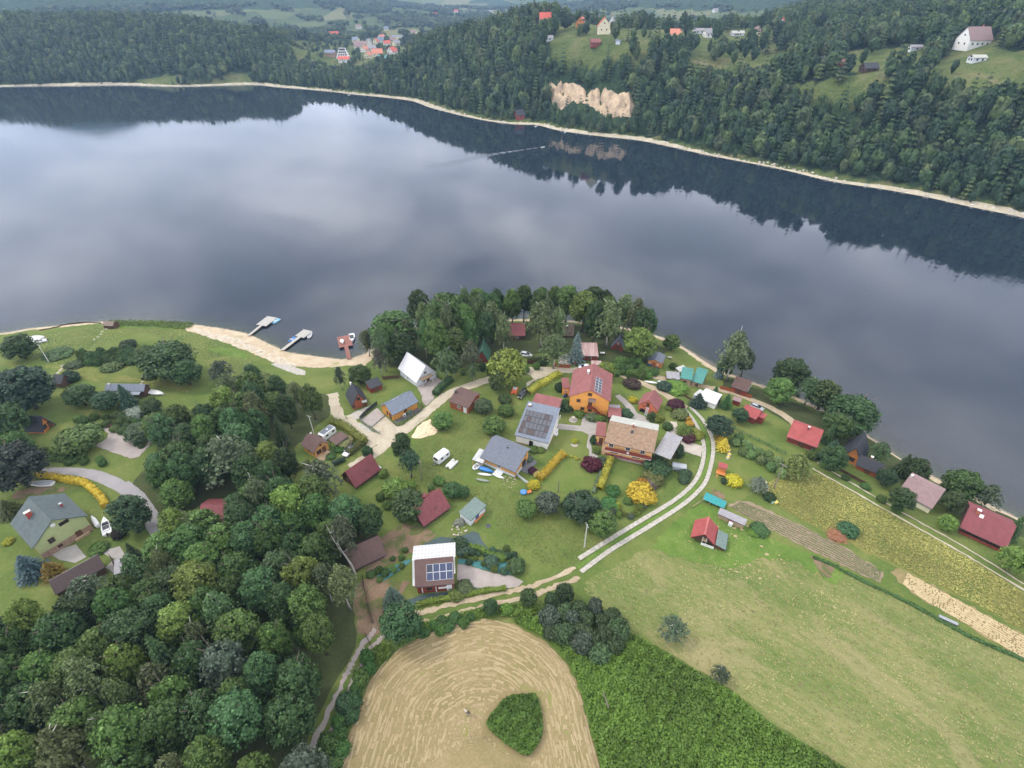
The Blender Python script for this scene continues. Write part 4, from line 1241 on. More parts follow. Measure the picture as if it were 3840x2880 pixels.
# heat pump beside it
o = thing('heat_pump', 'white boxy heat pump unit against the orange bungalow wall', 'heat pump', (*(h.t.matrix_basis @ Vector((-.9, h.y0 - .55,0))).to_2d(), h.zg + .24), h.t.rotation_euler.z)
MB().box((0,0,.45),(.95,.4,.8)).obj('casing', WHITE, o)
m = MB(); m.tube([(-.1,-.21,.45),(-.1,-.23,.45)], .3,14); m.obj('fan_grille', DARKM, o)
for q in (-.35,.35): MB().box((q, 0,.03),(.08,.36,.06)).obj('foot', DARKM, o)
o = thing('log_shelter', 'rounded dark green covered log store beside the white heat pump', 'log store', (*(h.t.matrix_basis @ Vector((.9, h.y0 - .6,0))).to_2d(), h.zg + .24), h.t.rotation_euler.z)
m = MB(); m.prism([(.45 * math.cos(a) , .15 + 1.0 * math.sin(a)) for a in np.linspace(0, math.pi, 9)], -.9,.9); m.obj('cover', pmat('green_tarp', (.07,.12,.08),.6), o)
MB().box((0,0,.1),(1.7,.8,.2)).obj('log_pile', WALLM['tanw'], o)
h = House('cottage', 'small red-brown cottage with an umber roof and black chimney beside the lane', 'cottage', 'Z5', (1730,897),(1895,955),(1945,850),2.4,3.9, far=2.6)
h.body('redor', .25,.3).roof('brown'); h.win('N', -.1,1.4,1.0,.8, FRAME_W); h.door('N', .3 * h.L, .9,2.0, WHITE); h.chimney(-.42,.75,0,.7,.5,.5, DARKM, DARKM); h.porch_roof('B', 0,2.3,2.6,1.6, 'weathered', .2)
# brown cabin with terrace
h = House('cabin', 'honey timber cabin under a chocolate brown roof beside the clipped green hedge', 'cabin', 'B2', (125,388),(345,532),(468,368),2.2,4.2)
h.body('honey', .3,.3).roof('brown'); h.win('B', .9,1.4,1.4,1.3, FRAME_B); h.door('B', -.7); h.win('B', 0,3.2,.6,.6, FRAME_B); h.dish(h.at('A', 1.2,3.5,.3),.45); h.win('N', -.2,1.4,.7,.7, FRAME_B)
h.box('deck', (.3,1.3,.15),(3.6,2.4,.3), WALLM['tanw'], 'B')
h = House('carport', 'open shelter with a flat brown roof between the brown cabin and the hedge', 'shelter', 'B2', (712,395),(912,250),(790,155),2.2,2.6, style='shed')
h.roof('brown', 'flat')
for sx in (-1,1):
    for y in (-h.w + .2,-.2): MB().box((sx * (h.L / 2 - .2), y, 1.05),(.13,.13,2.3)).obj('post', WALLM['brownw'], h.t)
# red roofs
h = House('cabin', 'cabin almost wholly covered by a long dark red roof beside the lane', 'cabin', 'B2', (1025,1105),(1450,800),(1300,537),1.1,4.8)
h.body('brownw', .3,.4).roof('maroon', 'seam'); h.win('A', 0,1.6,.9,1.0, FRAME_B); h.door('B', .5)
o = MB().box((0,.1,.16),(1.0,.12,.12)).box((-.5,-.1,.14),(.1,.5,.1)).obj('snow_guard', ROOFM['brown'], h.t); o.matrix_local = h.slope(.1,.42)
h.box('terrace', (0,.8,.1),(3.6,1.5,.2), WALLM['greyw'], 'B')
h = House('cabin', 'cabin with a dark red roof and a stepped back slope next to the green-roofed shed', 'cabin', 'A2', (1200,1168),(1450,985),(1375,805),1.1,4.6)
h.body('brownw', .3,.4).roof('maroon', 'seam'); h.win('A', 0,1.6,.9,1.0, FRAME_B); h.door('B', .5)
o = MB().box((0,.1,.16),(1.0,.12,.12)).box((-.5,-.1,.14),(.1,.5,.1)).obj('snow_guard', ROOFM['brown'], h.t); o.matrix_local = h.slope(.1,.4)
h.box('dormer_roof', (-.6,.5, h.he + .3),(h.L * .75,1.4,.14), ROOFM['maroon'], 'F')
h = House('shed', 'white-walled shed with a plain sage green flat roof and blue door', 'shed', 'B3', (725,1570),(995,1310),(782,1185),2.1,2.7, style='shed')
h.body('greyw', .3,.25).roof('green', 'flat'); h.door('N', -.28,.8,1.8, pmat('door_blue', (.04,.10,.22),.6)); h.win('N', .1,1.3,.7,.7); h.box('sill_board', (.05,.3,.35),(3.2,.5,.1), WALLM['shedor'], 'N')
# grey tiled cottage with boats
h = House('cottage', 'orange timber cottage under a slate grey tiled roof with boats along its wall', 'house', 'B3', (885,512),(1475,765),(1620,400),2.4,4.9, far=2.2)
h.body('honey', .5,.55,('greyw', .7)).roof('grey', 'tile', cap=True); h.win('N', .12,1.5,1.0,.9, FRAME_W); h.door('B', .6,1.6,2.1, PANE); h.win('B', 0,3.6,1.0,.7, FRAME_B); h.chimney(.02,.83,0,.3,.22,.22, DARKM, DARKM)
h.box('paved_porch', (0,1.2,.08),(5.2,2.2,.2), pmat('slate_paving', (.14,.14,.15),.8), 'B')
h.box('concrete_step', (.46,1.0,.1),(2.2,2.4,.24), WALLM['greyw'], 'N')
aw = House('canopy', 'pale flat canopy over a dinghy at the slate grey cottage', 'canopy', 'B3', (752,548),(925,612),(990,400),2.1,2.7, style='shed', base=h.zg)
aw.roof('poly', 'flat', .05)
for sx in (-1,1): MB().box((sx * (aw.L / 2 - .12),-aw.w + .2,1.0),(.12,.12,2.2)).obj('post', WALLM['honey'], aw.t)
# white house with the dark collector panels
h = House('house', 'white rendered house with rows of black solar panels on a single slate slope', 'house', 'B4', (352,1250),(912,1385),(1108,800),2.9,6.2, style='shed')
h.body('white', .35,.35,('stone', .4)).roof('bluegrey', 'seam'); h.door('N', -.14,.9,1.9, pmat('door_black', (.02,.02,.022),.5)); h.win('B', 1.5,1.8,.8,1.2); h.win('B', -1.2,1.8,.8,1.2)
h.panels(7,4,-.03,.42, h.L * .118,(h.w ** 2 + 3.3 ** 2) ** .5 * .165, mats=[(PVG, DARKM),(pmat('solar_cell_brown', (.075,.052,.048),.4), DARKM)], gap=.16)
h.chimney(-.39,.87,0,.5,.6,.6, BRICK)
g = House('annex', 'flat maroon-brown roofed annex behind the white solar house', 'annex', 'B4', (640,705),(1085,800),(1140,642),3.4,3.8, style='shed')
g.body('stone', .2,.2).roof('brick', 'flat')
# the large orange house
h = House('house', 'tall orange house with a deep red roof, outside stairs and a strip of solar panels', 'house', 'B4', (1250,612),(1330,170),(1606,532),5.6,8.7, Rend='A')
h.body('orange', .35,.5).roof('brick', 'tile')
_m = MB().box((0,0,.03),(1.36,1.02,.05), mi=0)
for sx in (-1,1): _m.box((sx * .68,0,.035),(.06,1.02,.07), mi=1)
for sy in (-1,1): _m.box((0, sy * .51,.035),(1.30,.06,.07), mi=1)
_me = _m.mesh('solar_panel', [PVC, PVF])
M0 = h.slope(-.22,.66,1,.17)
for j in range(2):
    for i in range(5):
        o = mobj('solar_panel', _me, h.t); o.matrix_local = M0 @ Matrix.Translation((h.flip * (i - 1.6) * 1.4,(j - .5) * 1.06,0))
h.chimney(.17,.80,0,1.0,.9,.6, CAPM, WHITE)
for x, z, w_, h_ in ((0,7.0,.9,.8),(3.1,4.3,.85,.85),(1.75,1.5,.85,.8),(-.4,1.2,.9,.6)):
    h.win('A', x, z, w_, h_, FRAME_B, .14)
h.door('A', -.35,.95,2.0, DOORM, 2.8)
h.porch_roof('A', -.75,5.6,2.1,1.4, 'weathered', .35, False)
h.box('balcony', (-.5,.6,2.72),(1.9,1.2,.14), WALLM['redw'], 'A'); h.box('balcony_rail', (-.5,1.18,3.2),(1.9,.06,.85), WALLM['redw'], 'A')
m = MB()
for i in range(10): m.box((-1.6 - .28 * i, .6,2.55 - .27 * i),(.30,1.0,.06))
for yy in (.1,1.12): m.tube([(-1.5, yy, 3.5),(-4.3, yy, .85)], .04); m.tube([(-1.5, yy, 2.55),(-4.3, yy, -.1)], .06)
h.put(m.obj('staircase', WALLM['redw'], h.t), h.at('A', 0,0,0))
h.box('plinth', (0,.02,.1),(9.9,.12,.5), WALLM['maroon'], 'A')
a = House('annex', 'small orange annex with a maroon lean-to roof beside the tall orange house', 'annex', 'B4', (1150,472),(1272,470),(1302,298),2.9,3.4, style='shed', base=h.zg)
a.body('orange', .2,.2).roof('brick', 'flat'); a.win('N', 0,1.6,.6,.6)
# apricot house with the tan roof
h = House('house', 'apricot house with a tan tiled roof, long brown balcony and maroon plinth', 'house', 'B5', (515,706),(1337,886),(1400,517),5.2,7.9)
h.body('apricot', .9,.4,('maroon', 1.0)).roof('tan', 'tile', mat2='pale')
for fx in (-.36,-.02,.28): h.win('N', fx * h.L, 4.1,1.15 if fx else .9,1.3 if fx else .8, FRAME_W, .1)
for fx in (-.28,.17): h.win('N', fx * h.L, 1.9,1.7,.85, FRAME_B, .1)
h.win('N', -.3 * h.L, .45,.5,.35, FRAME_B)
h.box('balcony', (0,.65,2.95),(h.L - .7,1.3,.18), WHITE, 'N'); h.box('balcony_rail', (0,1.26,3.5),(h.L - .75,.08,.95), WALLM['redw'], 'N')
h.box('balcony_floor', (0,.62,3.06),(h.L - .9,1.15,.04), WALLM['redw'], 'N')
for q in (-.12,.3): h.box('downpipe', (q * h.L, .06,1.5),(.08,.08,3.0), DARKM, 'N')
h.chimney(.0,.95,0,1.1,.45,.45, BRICK); h.box('sand_border', (0,.35,.03),(h.L - .6,.6,.1), GRAVEL, 'N')
o = MB().box((0,0,.06),(.7,.9,.12)).obj('roof_light', PANE, h.t); o.matrix_local = h.slope(.0,.72,0)
h.dish(h.at('N', 0,3.8,1.25),.35)
a = House('porch_wing', 'apricot entrance wing with a plain maroon roof and a flight of steps', 'annex', 'B5', (365,590),(535,612),(577,382),3.5,4.0, style='shed', base=h.zg)
a.body('apricot', .3,.2,('maroon', 1.0)).roof('brick', 'flat'); a.door('N', .3,.9,2.0, DOORM, .6)
m = MB()
for i in range(8): m.box((1.2,-.35 - .42 * i, 1.15 - .16 * i),(2.3,.44,.16))
m.obj('steps', WALLM['tanw'], a.t).matrix_local = Matrix.Translation((a.flip * .7, a.y0,0))
g = House('carport', 'open carport with a grey panelled roof against the apricot house', 'carport', 'B5', (1340,882),(1612,992),(1660,562),4.6,5.5, style='shed', base=h.zg)
g.roof('sheet', 'flat', .08)
for k in range(1,4):
    o = MB().box((0,0,.0),(g.L, .07,.05)).obj('roof_batten', ROOFM['pale'], g.t); o.matrix_local = g.slope(0, k * .25,0,.1)
for sx in (-1,1):
    for y in (-g.w + .3,-g.w * .5,-.3): MB().box((sx * (g.L / 2 - .2), y, 2.2 + (g.w + y) / g.w * .4),(.14,.14,4.6)).obj('post', WALLM['brownw'], g.t)
MB().box((0,-g.w * .3,1.2),(g.L * .8,.1,2.4)).obj('slatted_screen', WALLM['brownw'], g.t)
s_ = House('shed', 'maroon-roofed shed with a red patch between the two orange houses', 'shed', 'B5', (575,282),(797,302),(806,140),2.3,2.6, style='shed')
s_.body('brownw', .2,.2).roof('brick', 'flat'); s_.door('N', .1)
s2 = House('shed', 'little shed with a grey two-part roof behind the maroon-roofed shed', 'shed', 'B5', (590,130),(775,142),(775,88),2.4,2.7, style='shed')
s2.body('greyw', .1,.1).roof('sheet', 'seam'); s2.door('B', 0)
# salmon gabled outbuilding
h = House('outbuilding', 'salmon gabled outbuilding with a round brick oven mouth and a maroon roof', 'outbuilding', 'B6', (505,1152),(602,972),(376,970),2.3,4.9, Rend='A')
h.body('salmon', .3,.3).roof('brick', 'tile')
h.door('A', .1,.75,1.5, DOORM, 2.3); h.win('A', 1.2,2.3,.5,.3, FRAME_B)
m = MB(); m.tube([(0,-.05,0),(0,.5,0)], .8,16); h.put(m.obj('oven_mouth', pmat('oven_black', (.012,.012,.012),.9), h.t), h.at('A', 1.3,.75,0))  # solid cylinder in plain black fills the oven mouth
m = MB(); m.tube([(0,-.05,0),(0,.45,0)], .95,16); h.put(m.obj('oven_arch', BRICK, h.t), h.at('A', 1.3,.75,0))
m = MB()
for q in (-.32,.32): m.box((q, 0,0),(.09,3.2,.09))
for i in range(9): m.box((0,-1.4 + i * .35,0),(.66,.1,.07))
h.put(m.obj('ladder', WALLM['greyw'], h.t), h.at('A', -.1,1.15,1.1) @ Matrix.Rotation(math.radians(-62),4, 'X'))
# small orange and blue cabin
h = House('cabin', 'small orange cabin with a blue painted base and a slate grey low gable', 'cabin', 'B6', (585,376),(650,240),(462,326),2.3,3.2, Rend='A')
h.body('shedor', .2,.3).roof('grey', 'tile'); h.win('A', 1.7,1.5,.5,.5); h.win('A', -1.1,1.5,.5,.5); h.door('A', .1,.9,1.9, WALLM['redor'])
h.box('blue_apron', (1.5,.1,.45),(2.0,.12,1.0), pmat('blue_boards', (.03,.09,.20),.7), 'A'); h.box('blue_apron', (-1.3,.1,.2),(1.6,.12,.5), pmat('blue_boards', (.03,.09,.20),.7), 'A')
# teal roofs
h = House('cabin', 'cabin with a bright teal roof in two levels beside the dark paved apron', 'cabin', 'B6', (890,602),(1085,640),(1115,490),2.6,3.6, style='gable', far=2.4)
h.body('tanw', .25,.25).roof('teal', 'flat'); h.win('N', -.2,1.4,.9,.8, FRAME_B)
h = House('cabin', 'cabin with a plain bright teal roof on the side of the sandy shore', 'cabin', 'B6', (1075,650),(1257,702),(1292,472),2.3,3.3, style='gable', far=1.2)
h.body('tanw', .25,.25).roof('teal', 'flat'); h.win('N', .1,1.3,.9,.8, FRAME_B); h.door('B', 0)
h = House('porch', 'white open porch beside the bright teal two-level roof', 'porch', 'B6', (810,432),(885,500),(906,352),2.2,2.6, style='shed')
h.roof('poly', 'flat', .06)
for sx in (-1,1):
    for y in (-h.w + .15,-.2): MB().box((sx * (h.L / 2 - .12), y, 1.05),(.1,.1,2.3)).obj('post', WHITE, h.t)
h = House('shed', 'flat dark grey roofed shed on the lane beside the teal cabin', 'shed', 'B6', (665,612),(888,632),(890,510),1.9,2.2, style='shed')
h.body('brownw', .15,.15).roof('sheet', 'flat'); h.door('N', 0)
# brown cabin on the shore
h = House('cabin', 'red-brown timber cabin with a broad umber roof next to the tall shore birch', 'cabin', 'B6', (1735,732),(2000,826),(2112,672),2.5,4.1, far=1.6)
h.body('redw', .3,.3).roof('brown', 'tile'); h.win('N', .25,1.4,.8,.8, FRAME_B); h.door('N', -.2); h.box('white_board', (0,.06,1.3),(2.0,.05,1.6), WHITE, 'B'); h.dish(h.at('B', .8,3.2,.4),.4)
h = House('tarpaulin_garage', 'long white tarpaulin garage with a curved grey far side on the upper lane', 'garage', 'B6', (1200,942),(1475,1052),(1547,893),2.0,3.2, far=1.5)
h.body('white', .1,.1).roof('white', 'flat', .05); h.door('B', 0,1.8,2.0, DARKM)
h = House('canopy', 'pale blue plastic lean-to at the end of the long white tarpaulin garage', 'canopy', 'B6', (1105,880),(1200,930),(1240,800),1.7,2.1, style='shed')
h.body('greyw', .1,.1).roof('poly', 'flat', .05)
h = House('cabin', 'small cabin with a coral red two-level roof beside the silver car', 'cabin', 'B7', (115,300),(378,416),(475,290),2.1,3.3, far=1.4)
h.body('redw', .25,.25).roof('red', 'seam'); h.win('N', 0,1.2,.8,.8, FRAME_B)
h.box('side_roof', (0,.9,2.4),(2.6,1.8,.12), ROOFM['red'], 'B'); h.box('side_wall', (0,.8,1.15),(2.3,1.5,2.3), WALLM['redw'], 'B')
h = House('shed', 'tiny shed with a dull mauve roof between the white garage and the silver car', 'shed', 'B6', (1755,965),(1890,1010),(1915,945),1.8,2.2, style='shed')
h.body('redw', .15,.15).roof('lilac', 'flat')
h = House('cabin', 'cabin with a vivid crimson roof and a small white chimney pot', 'cabin', 'B7', (885,692),(1390,878),(1462,602),2.3,4.4, far=2.0)
h.body('redw', .35,.35,('stone', .5)).roof('red', 'flat'); h.win('N', -.2,1.3,.9,.8, FRAME_B); h.win('N', .15,1.3,.9,.8, FRAME_B); h.door('N', .36); h.chimney(.04,.82,0,1.0,.4,.4, ROOFM['maroon'], WHITE)
# dark steep house with a wing
h = House('summer_house', 'dark steep-gabled timber house with a lower wing and a white-capped brick chimney', 'house', 'Z8', (300,655),(372,530),(420,622),.5,5.6, Rend='A')
h.body('shedor', .3,.6).roof('dark', 'tile'); h.win('A', 0,1.4,1.6,1.3, FRAME_B); h.door('A', 1.4)
g = House('wing', 'long low wing with a charcoal roof joined to the dark steep-gabled house', 'house wing', 'Z8', (432,705),(625,785),(660,708),1.8,4.0)
g.body('redor', .3,.3).roof('dark', 'tile'); g.chimney(-.05,.9,1,.9,.5,.5, BRICK, WHITE); g.win('N', -.1,1.1,1.0,.7, FRAME_B); g.door('N', .2)
h = House('cottage', 'pale yellow cottage with a plain lilac-brown roof near the grass track', 'house', 'Z8', (765,912),(1030,1052),(1110,915),2.4,4.1, far=2.4)
h.body('cream', .3,.2).roof('lilac', 'tile'); h.win('N', -.2,1.3,.9,.8); h.win('N', .2,1.3,.9,.8); h.chimney(-.44,.97,0,.5,.5,.5, CAPM)
h = House('lodge', 'wide maroon-roofed lodge with an open dark veranda and a brick chimney', 'house', 'Z8', (1245,1195),(1610,1362),(1718,1200),2.3,5.2)
h.body('brownw', 1.2,.3).roof('maroon', 'tile')
for k in range(5): h.box('veranda_post', ((k - 2) * (h.L / 4 - .2),.95,1.2),(.14,.14,2.5), WALLM['brownw'], 'N')
h.box('veranda_rail', (0,.95,.9),(h.L - .8,.06,.7), WALLM['redw'], 'N'); h.box('veranda_floor', (0,.6,.1),(h.L - .6,1.3,.2), WALLM['stone'], 'N')
h.door('N', 0); h.win('N', -.25 * h.L, 1.4,1.0,1.0, FRAME_B); h.win('N', .25 * h.L, 1.4,1.0,1.0, FRAME_B); h.chimney(-.3,.86,0,1.0,.7,.6, BRICK, WHITE)
o = MB().box((0,0,.05),(.8,.9,.1)).obj('roof_light', WHITE, h.t); o.matrix_local = h.slope(-.2,.8)
# field barn
h = House('barn', 'field barn with a bright red steep roof, pink ridge and open front', 'barn', 'C2', (572,1315),(636,1020),(410,1135),1.2,3.7, Rend='A')
h.body('brownw', .2,.9).roof('red', 'flat'); 
MB().prism([(-.14, h.hr + .1),(0, h.hr + .2),(.14, h.hr + .1)], -h.L / 2 - .03, h.L / 2 + .03).obj('ridge_strip', pmat('ridge_pink', (.66,.26,.22),.6), h.t)
for q in (-.7,.1): h.box('timber_post', (q, .7,1.3),(.1,.1,2.6), WALLM['greyw'], 'A')
h.box('loft_floor', (-.3,.5,1.6),(1.2,.9,.1), WALLM['tanw'], 'A'); h.box('white_sheet', (-1.2,.9,.35),(2.8,.12,.8), WHITE, 'A')
g = House('lean_to', 'sage green lean-to roof against the red field barn', 'lean-to', 'C2', (755,1385),(800,1132),(582,1312),1.0,1.7, Rend='A', style='shed', base=h.zg)
g.body('brownw', .1,.3).roof('green', 'flat', .06)
h = House('shed', 'long low shed with a grey sheet roof and pale board front', 'shed', 'C2', (625,782),(1075,982),(1128,882),1.7,2.3, style='shed')
h.body('tanw', .3,.2).roof('sheet', 'flat', .07); h.door('N', .1,.9,1.5, WALLM['maroon']); h.box('white_cabinet', (.03 * h.L, .5,.5),(.9,.8,1.0), WHITE, 'N')
h = House('playhouse', 'little raised playhouse with a red roof and a short ladder on the lawn', 'playhouse', 'A5', (868,222),(940,245),(962,207),2.0,2.5, style='shed')
h.body('shedor', .1,.1).roof('red', 'flat', .07); h.box('deck', (0,.5,.6),(h.L * 1.1,1.3,.1), WALLM['shedor'], 'N')
m = MB()
for i in range(5): m.box((0,-.1 - .25 * i, .5 - .12 * i),(.6,.1,.06))
h.put(m.obj('ladder', WALLM['honey'], h.t), h.at('N', -.3 * h.L, 0,1.3) @ Matrix.Rotation(math.pi, 4, 'Z'))
# house with the white canopy and blue panels
h = House('house', 'brown-roofed house with eight blue solar panels and a white glazed canopy', 'house', 'C1', (428,1018),(1022,962),(1005,577),2.7,5.4, far=1.6)
h.body('redw', .3,.3).roof('brown', 'tile')
h.panels(4,2,.14,.52,1.36,1.62, mats=[(PVB, PVF),(PVC, PVF),(pmat('solar_cell_deep', (.018,.028,.075),.25), PVF)], gap=.06)
for q in (-.33,.02): h.box('white_post', (q * h.L, .2,1.3),(.16,.14,1.7), WHITE, 'N')
h.box('white_panel', (.2 * h.L, .15,1.5),(1.9,.1,.5), WHITE, 'N'); h.win('N', -.15 * h.L, 1.4,1.2,1.0, FRAME_B); h.door('N', .36 * h.L, .9,2.0, WHITE)
def canopy(hh):
    t = hh.t
    x0, x1 = -hh.L / 2 * 1.12, hh.L / 2 * 1.10
    y0, y1 = .55, hh.w * .98 + .9
    z0, z1 = hh.hr - .25, hh.hr - 1.5
    nx, ny = 12,4
    me = None
    fr = MB()
    for i in range(nx + 1):
        x = x0 + (x1 - x0) * i / nx
        fr.tube([(x, y0, z0),(x, y1, z1)], .055,4)
    for j in (0,1,2,3,4):
        f = j / ny
        fr.tube([(x0, y0 + (y1 - y0) * f, z0 + (z1 - z0) * f),(x1, y0 + (y1 - y0) * f, z0 + (z1 - z0) * f)], .05,4)
    fr.obj('canopy_frame', WHITE, t)
    ang = math.atan2(z1 - z0, y1 - y0)
    S = math.hypot(y1 - y0, z1 - z0)
    me = MB().box((0,0,0),((x1 - x0) / nx - .06, S / ny - .06,.03)).mesh('canopy_pane', ROOFM['poly'])
    for i in range(nx):
        for j in range(ny):
            f = (j + .5) / ny
            o = mobj('canopy_pane', me, t)
            o.matrix_local = Matrix.Translation((x0 + (x1 - x0) * (i + .5) / nx, y0 + (y1 - y0) * f, z0 + (z1 - z0) * f)) @ Matrix.Rotation(ang, 4, 'X')
    for xa, xb, ya in ((x0,-hh.L / 2 + .1,-hh.w * .95),(hh.L / 2 - .05, x1 - .1,-hh.w * .62)):
        m = MB(); zz = hh.hr - .25
        sl = (hh.hr - hh.he) / hh.w
        m.add([(xa, ya, hh.hr + sl * ya + .16),(xb, ya, hh.hr + sl * ya + .2),(xb, y0, zz),(xa, y0, zz)], [(0,1,2,3)])
        m.add([(xa, ya, hh.hr + sl * ya + .08),(xb, ya, hh.hr + sl * ya + .12),(xb, y0, zz - .08),(xa, y0, zz - .08)], [(3,2,1,0)])
        m.obj('side_canopy', ROOFM['poly'], t)
    for x in (x0 + .1,(x0 + x1) / 2, x1 - .1): MB().box((x, y1 - .1, z1 / 2 - .2),(.12,.12, z1 + .3)).obj('canopy_post', WHITE, t)
canopy(h)
h.dish(Matrix.Translation((h.flip * h.L * .5,-.2, h.hr - .3)),.3)
h = House('cabin', 'dark umber cabin half hidden among the birches above the mown field', 'cabin', 'A4', (150,868),(440,730),(312,602),1.0,4.2)
h.body('brownw', .3,.4).roof('brown', 'flat'); h.door('B', 0); h.win('A', 0,1.4,.8,.8, FRAME_B)
# green house by the drive
h = House('house', 'pale green house with a slate green roof, stone base and two brick chimneys', 'house', 'C3', (545,1235),(178,815),(876,775),4.5,8.4, Rend='A')
h.body('lime', .45,.45,('stone', 1.8)).roof('bgreen', 'tile')
h.chimney(.1,.62,0,1.5,.6,1.1, pmat('chimney_red', (.34,.075,.055),.85), CAPM); h.chimney(-.02,.42,1,.9,.45,.45, pmat('chimney_red', (.34,.075,.055),.85), METAL)
h.win('A', 2.1,3.6,1.1,1.3, FRAME_B); h.win('A', 1.5,1.1,.9,.7, FRAME_B); h.win('A', -1.4,6.1,1.8,.9, FRAME_B); h.dish(h.at('A', .4,7.3,.25),.5); h.door('A', -2.4,1.0,2.0)
h.box('stone_bench', (-2.6,.4,.3),(3.0,.5,.6), WALLM['tanw'], 'A')
h = House('outhouse', 'long dark outhouse with a weathered sloping roof below the pale green house', 'outhouse', 'A1', (492,1378),(935,1130),(885,1010),2.3,3.0, style='shed')
h.body('brownw', .2,.2).roof('umber', 'flat'); h.box('ridge_board', (0,.1,3.0),(h.L, .25,.12), ROOFM['sheet'], 'F')
h = House('shed', 'grey slab-roofed shed beside the long dark outhouse', 'shed', 'A1', (1010,1250),(1080,1225),(1005,1075),2.0,2.2, style='shed')
h.body('greyw', .1,.1).roof('sheet', 'flat')
# left bank
h = House('summer_house', 'black-roofed steep house with a warm orange gable by the left gravel yard', 'house', 'C4', (345,700),(612,705),(654,487),.8,5.0, far=4.6)
h.body('shedor', .3,.6).roof('dark', 'tile', mat2='grey'); h.chimney(-.2,.72,0,.8,.5,.5, DARKM, WHITE); h.win('B', .5,1.6,1.4,1.3, FRAME_B); h.door('B', -1.2)
h = House('cabin', 'cabin with a ribbed grey metal roof behind the lawn shrubs', 'cabin', 'Z4', (868,808),(1195,815),(1215,758),2.2,3.6)
h.body('brownw', .3,.3).roof('bluegrey', 'seam'); h.win('N', -.25,1.3,.8,.8, FRAME_B); h.chimney(-.4,.8,0,.5,.3,.3, WHITE); h.porch_roof('N', .3 * h.L, 2.2,3.0,1.6, 'bluegrey', .4)
h = House('cabin', 'small dark roofed cabin at the edge of the left trees', 'cabin', 'Z4', (425,742),(510,752),(498,680),1.8,3.6)
h.body('brownw', .3,.3).roof('dark', 'flat'); h.door('N', 0)
h = House('boathouse', 'tiny black boathouse on the grassy left shoreline', 'boathouse', 'Z4', (842,258),(930,262),(925,222),1.5,2.6)
h.body('brownw', .2,.2).roof('weathered', 'flat'); h.door('N', 0,.9,1.3)
h = House('hut', 'hut with a dark crimson roof sunk in the middle wood', 'hut', 'D', (426,1121),(482,1122),(476,1090),2.2,3.8)
h.body('brownw', .3,.3).roof('maroon', 'flat'); h.door('N', 0)
# among the peninsula trees
h = House('cabin', 'cabin with a faded crimson roof among the peninsula birches', 'cabin', 'B8', (395,396),(626,398),(620,236),2.2,4.4)
h.body('brownw', .3,.3).roof('maroon', 'seam'); h.win('N', -.2,1.3,.9,.8); h.win('N', .2,1.3,.9,.8); h.door('N', 0)
h = House('cabin', 'weathered tan steep-roofed cabin with a dark roof slot under the tall trees', 'cabin', 'B8', (1140,395),(1300,395),(1305,235),1.0,5.0)
h.body('brownw', .3,.3).roof('weathered', 'flat'); h.chimney(-.1,.7,0,.9,.4,.4, DARKM, WHITE); h.door('N', .2)
h = House('cabin', 'steep cabin with a plain green roof between the lane and the birches', 'cabin', 'Z6', (298,800),(312,690),(248,605),.4,5.2)
h.body('redw', .3,.3).roof('forest', 'flat'); h.door('A', 0)
h = House('cabin', 'cabin with a rust-striped pink and red metal roof beside the blue spruce', 'cabin', 'B8', (1405,682),(1640,686),(1656,516),2.4,3.4, far=1.0)
h.body('redw', .5,.2).roof('rust', 'seam', mat2='rust'); h.door('N', -.1); h.win('N', .2,1.4,.8,.8); h.dish(h.at('N', .44 * h.L, 2.5,.4),.35)
h = House('shed', 'tiny shed with a faded red sheet roof behind the white hatchback', 'shed', 'B8', (1535,805),(1680,812),(1682,752),1.9,2.2, style='shed')
h.body('redw', .1,.1).roof('rust', 'seam')
h = House('cabin', 'dark red steep cabin with a silver-grey roof beneath the right-hand birches', 'cabin', 'B8', (1992,606),(2016,540),(1906,485),.6,4.4, Rend='A')
h.body('redw', .3,.3).roof('bluegrey', 'flat'); h.door('A', 0); h.win('A', 0,3.0,.6,.6)

# ------------------------------------------------------------------ vehicles and boats
TYRE = pmat('tyre_rubber', (.02,.02,.02),.8,.1)
RIM = pmat('wheel_rim', (.40,.41,.42),.4,.05, metal=.5)
LAMP = pmat('lamp_glass', (.6,.6,.58),.15,.03, spec=.6)
REDL = pmat('tail_lamp', (.35,.02,.02),.3,.03)
def paint(name, col, rough=.22):
    return pmat(name, col, rough, .03,.5, coat=.6, spec=.5)
def ring(x, hw, z0, z1, r=.25):
    a = min(r, hw * .4,(z1 - z0) * .45)
    return [(x, -hw + a, z0),(x, hw - a, z0),(x, hw, z0 + a),(x, hw, z1 - a),(x, hw - a, z1),(x, -hw + a, z1),(x, -hw, z1 - a),(x, -hw, z0 + a)]
def wheel(par, x, y, r=.32, w=.2):
    t = MB(); t.tube([(x, y - w / 2, r),(x, y + w / 2, r)], r, 14)
    o = t.obj('wheel', TYRE, par)
    s = 1 if y > 0 else -1
    m = MB(); m.tube([(x, y + s * (w / 2 - .02), r),(x, y + s * (w / 2 + .015), r)], r * .62,10); m.obj('rim', RIM, o)
def two_pts(z, p, q, h=0.):
    """standing place and heading from the rear end p to the front end q"""
    a, b = at_z(z, p, 8 + h), at_z(z, q, 8 + h)
    c = (a + b) / 2
    g = hn(c[0], c[1])
    a, b = at_z(z, p, g + h), at_z(z, q, g + h)
    c = (a + b) / 2; d = b - a
    return (c[0], c[1], hn(c[0], c[1])), math.atan2(d[1], d[0]), float(np.linalg.norm(d))
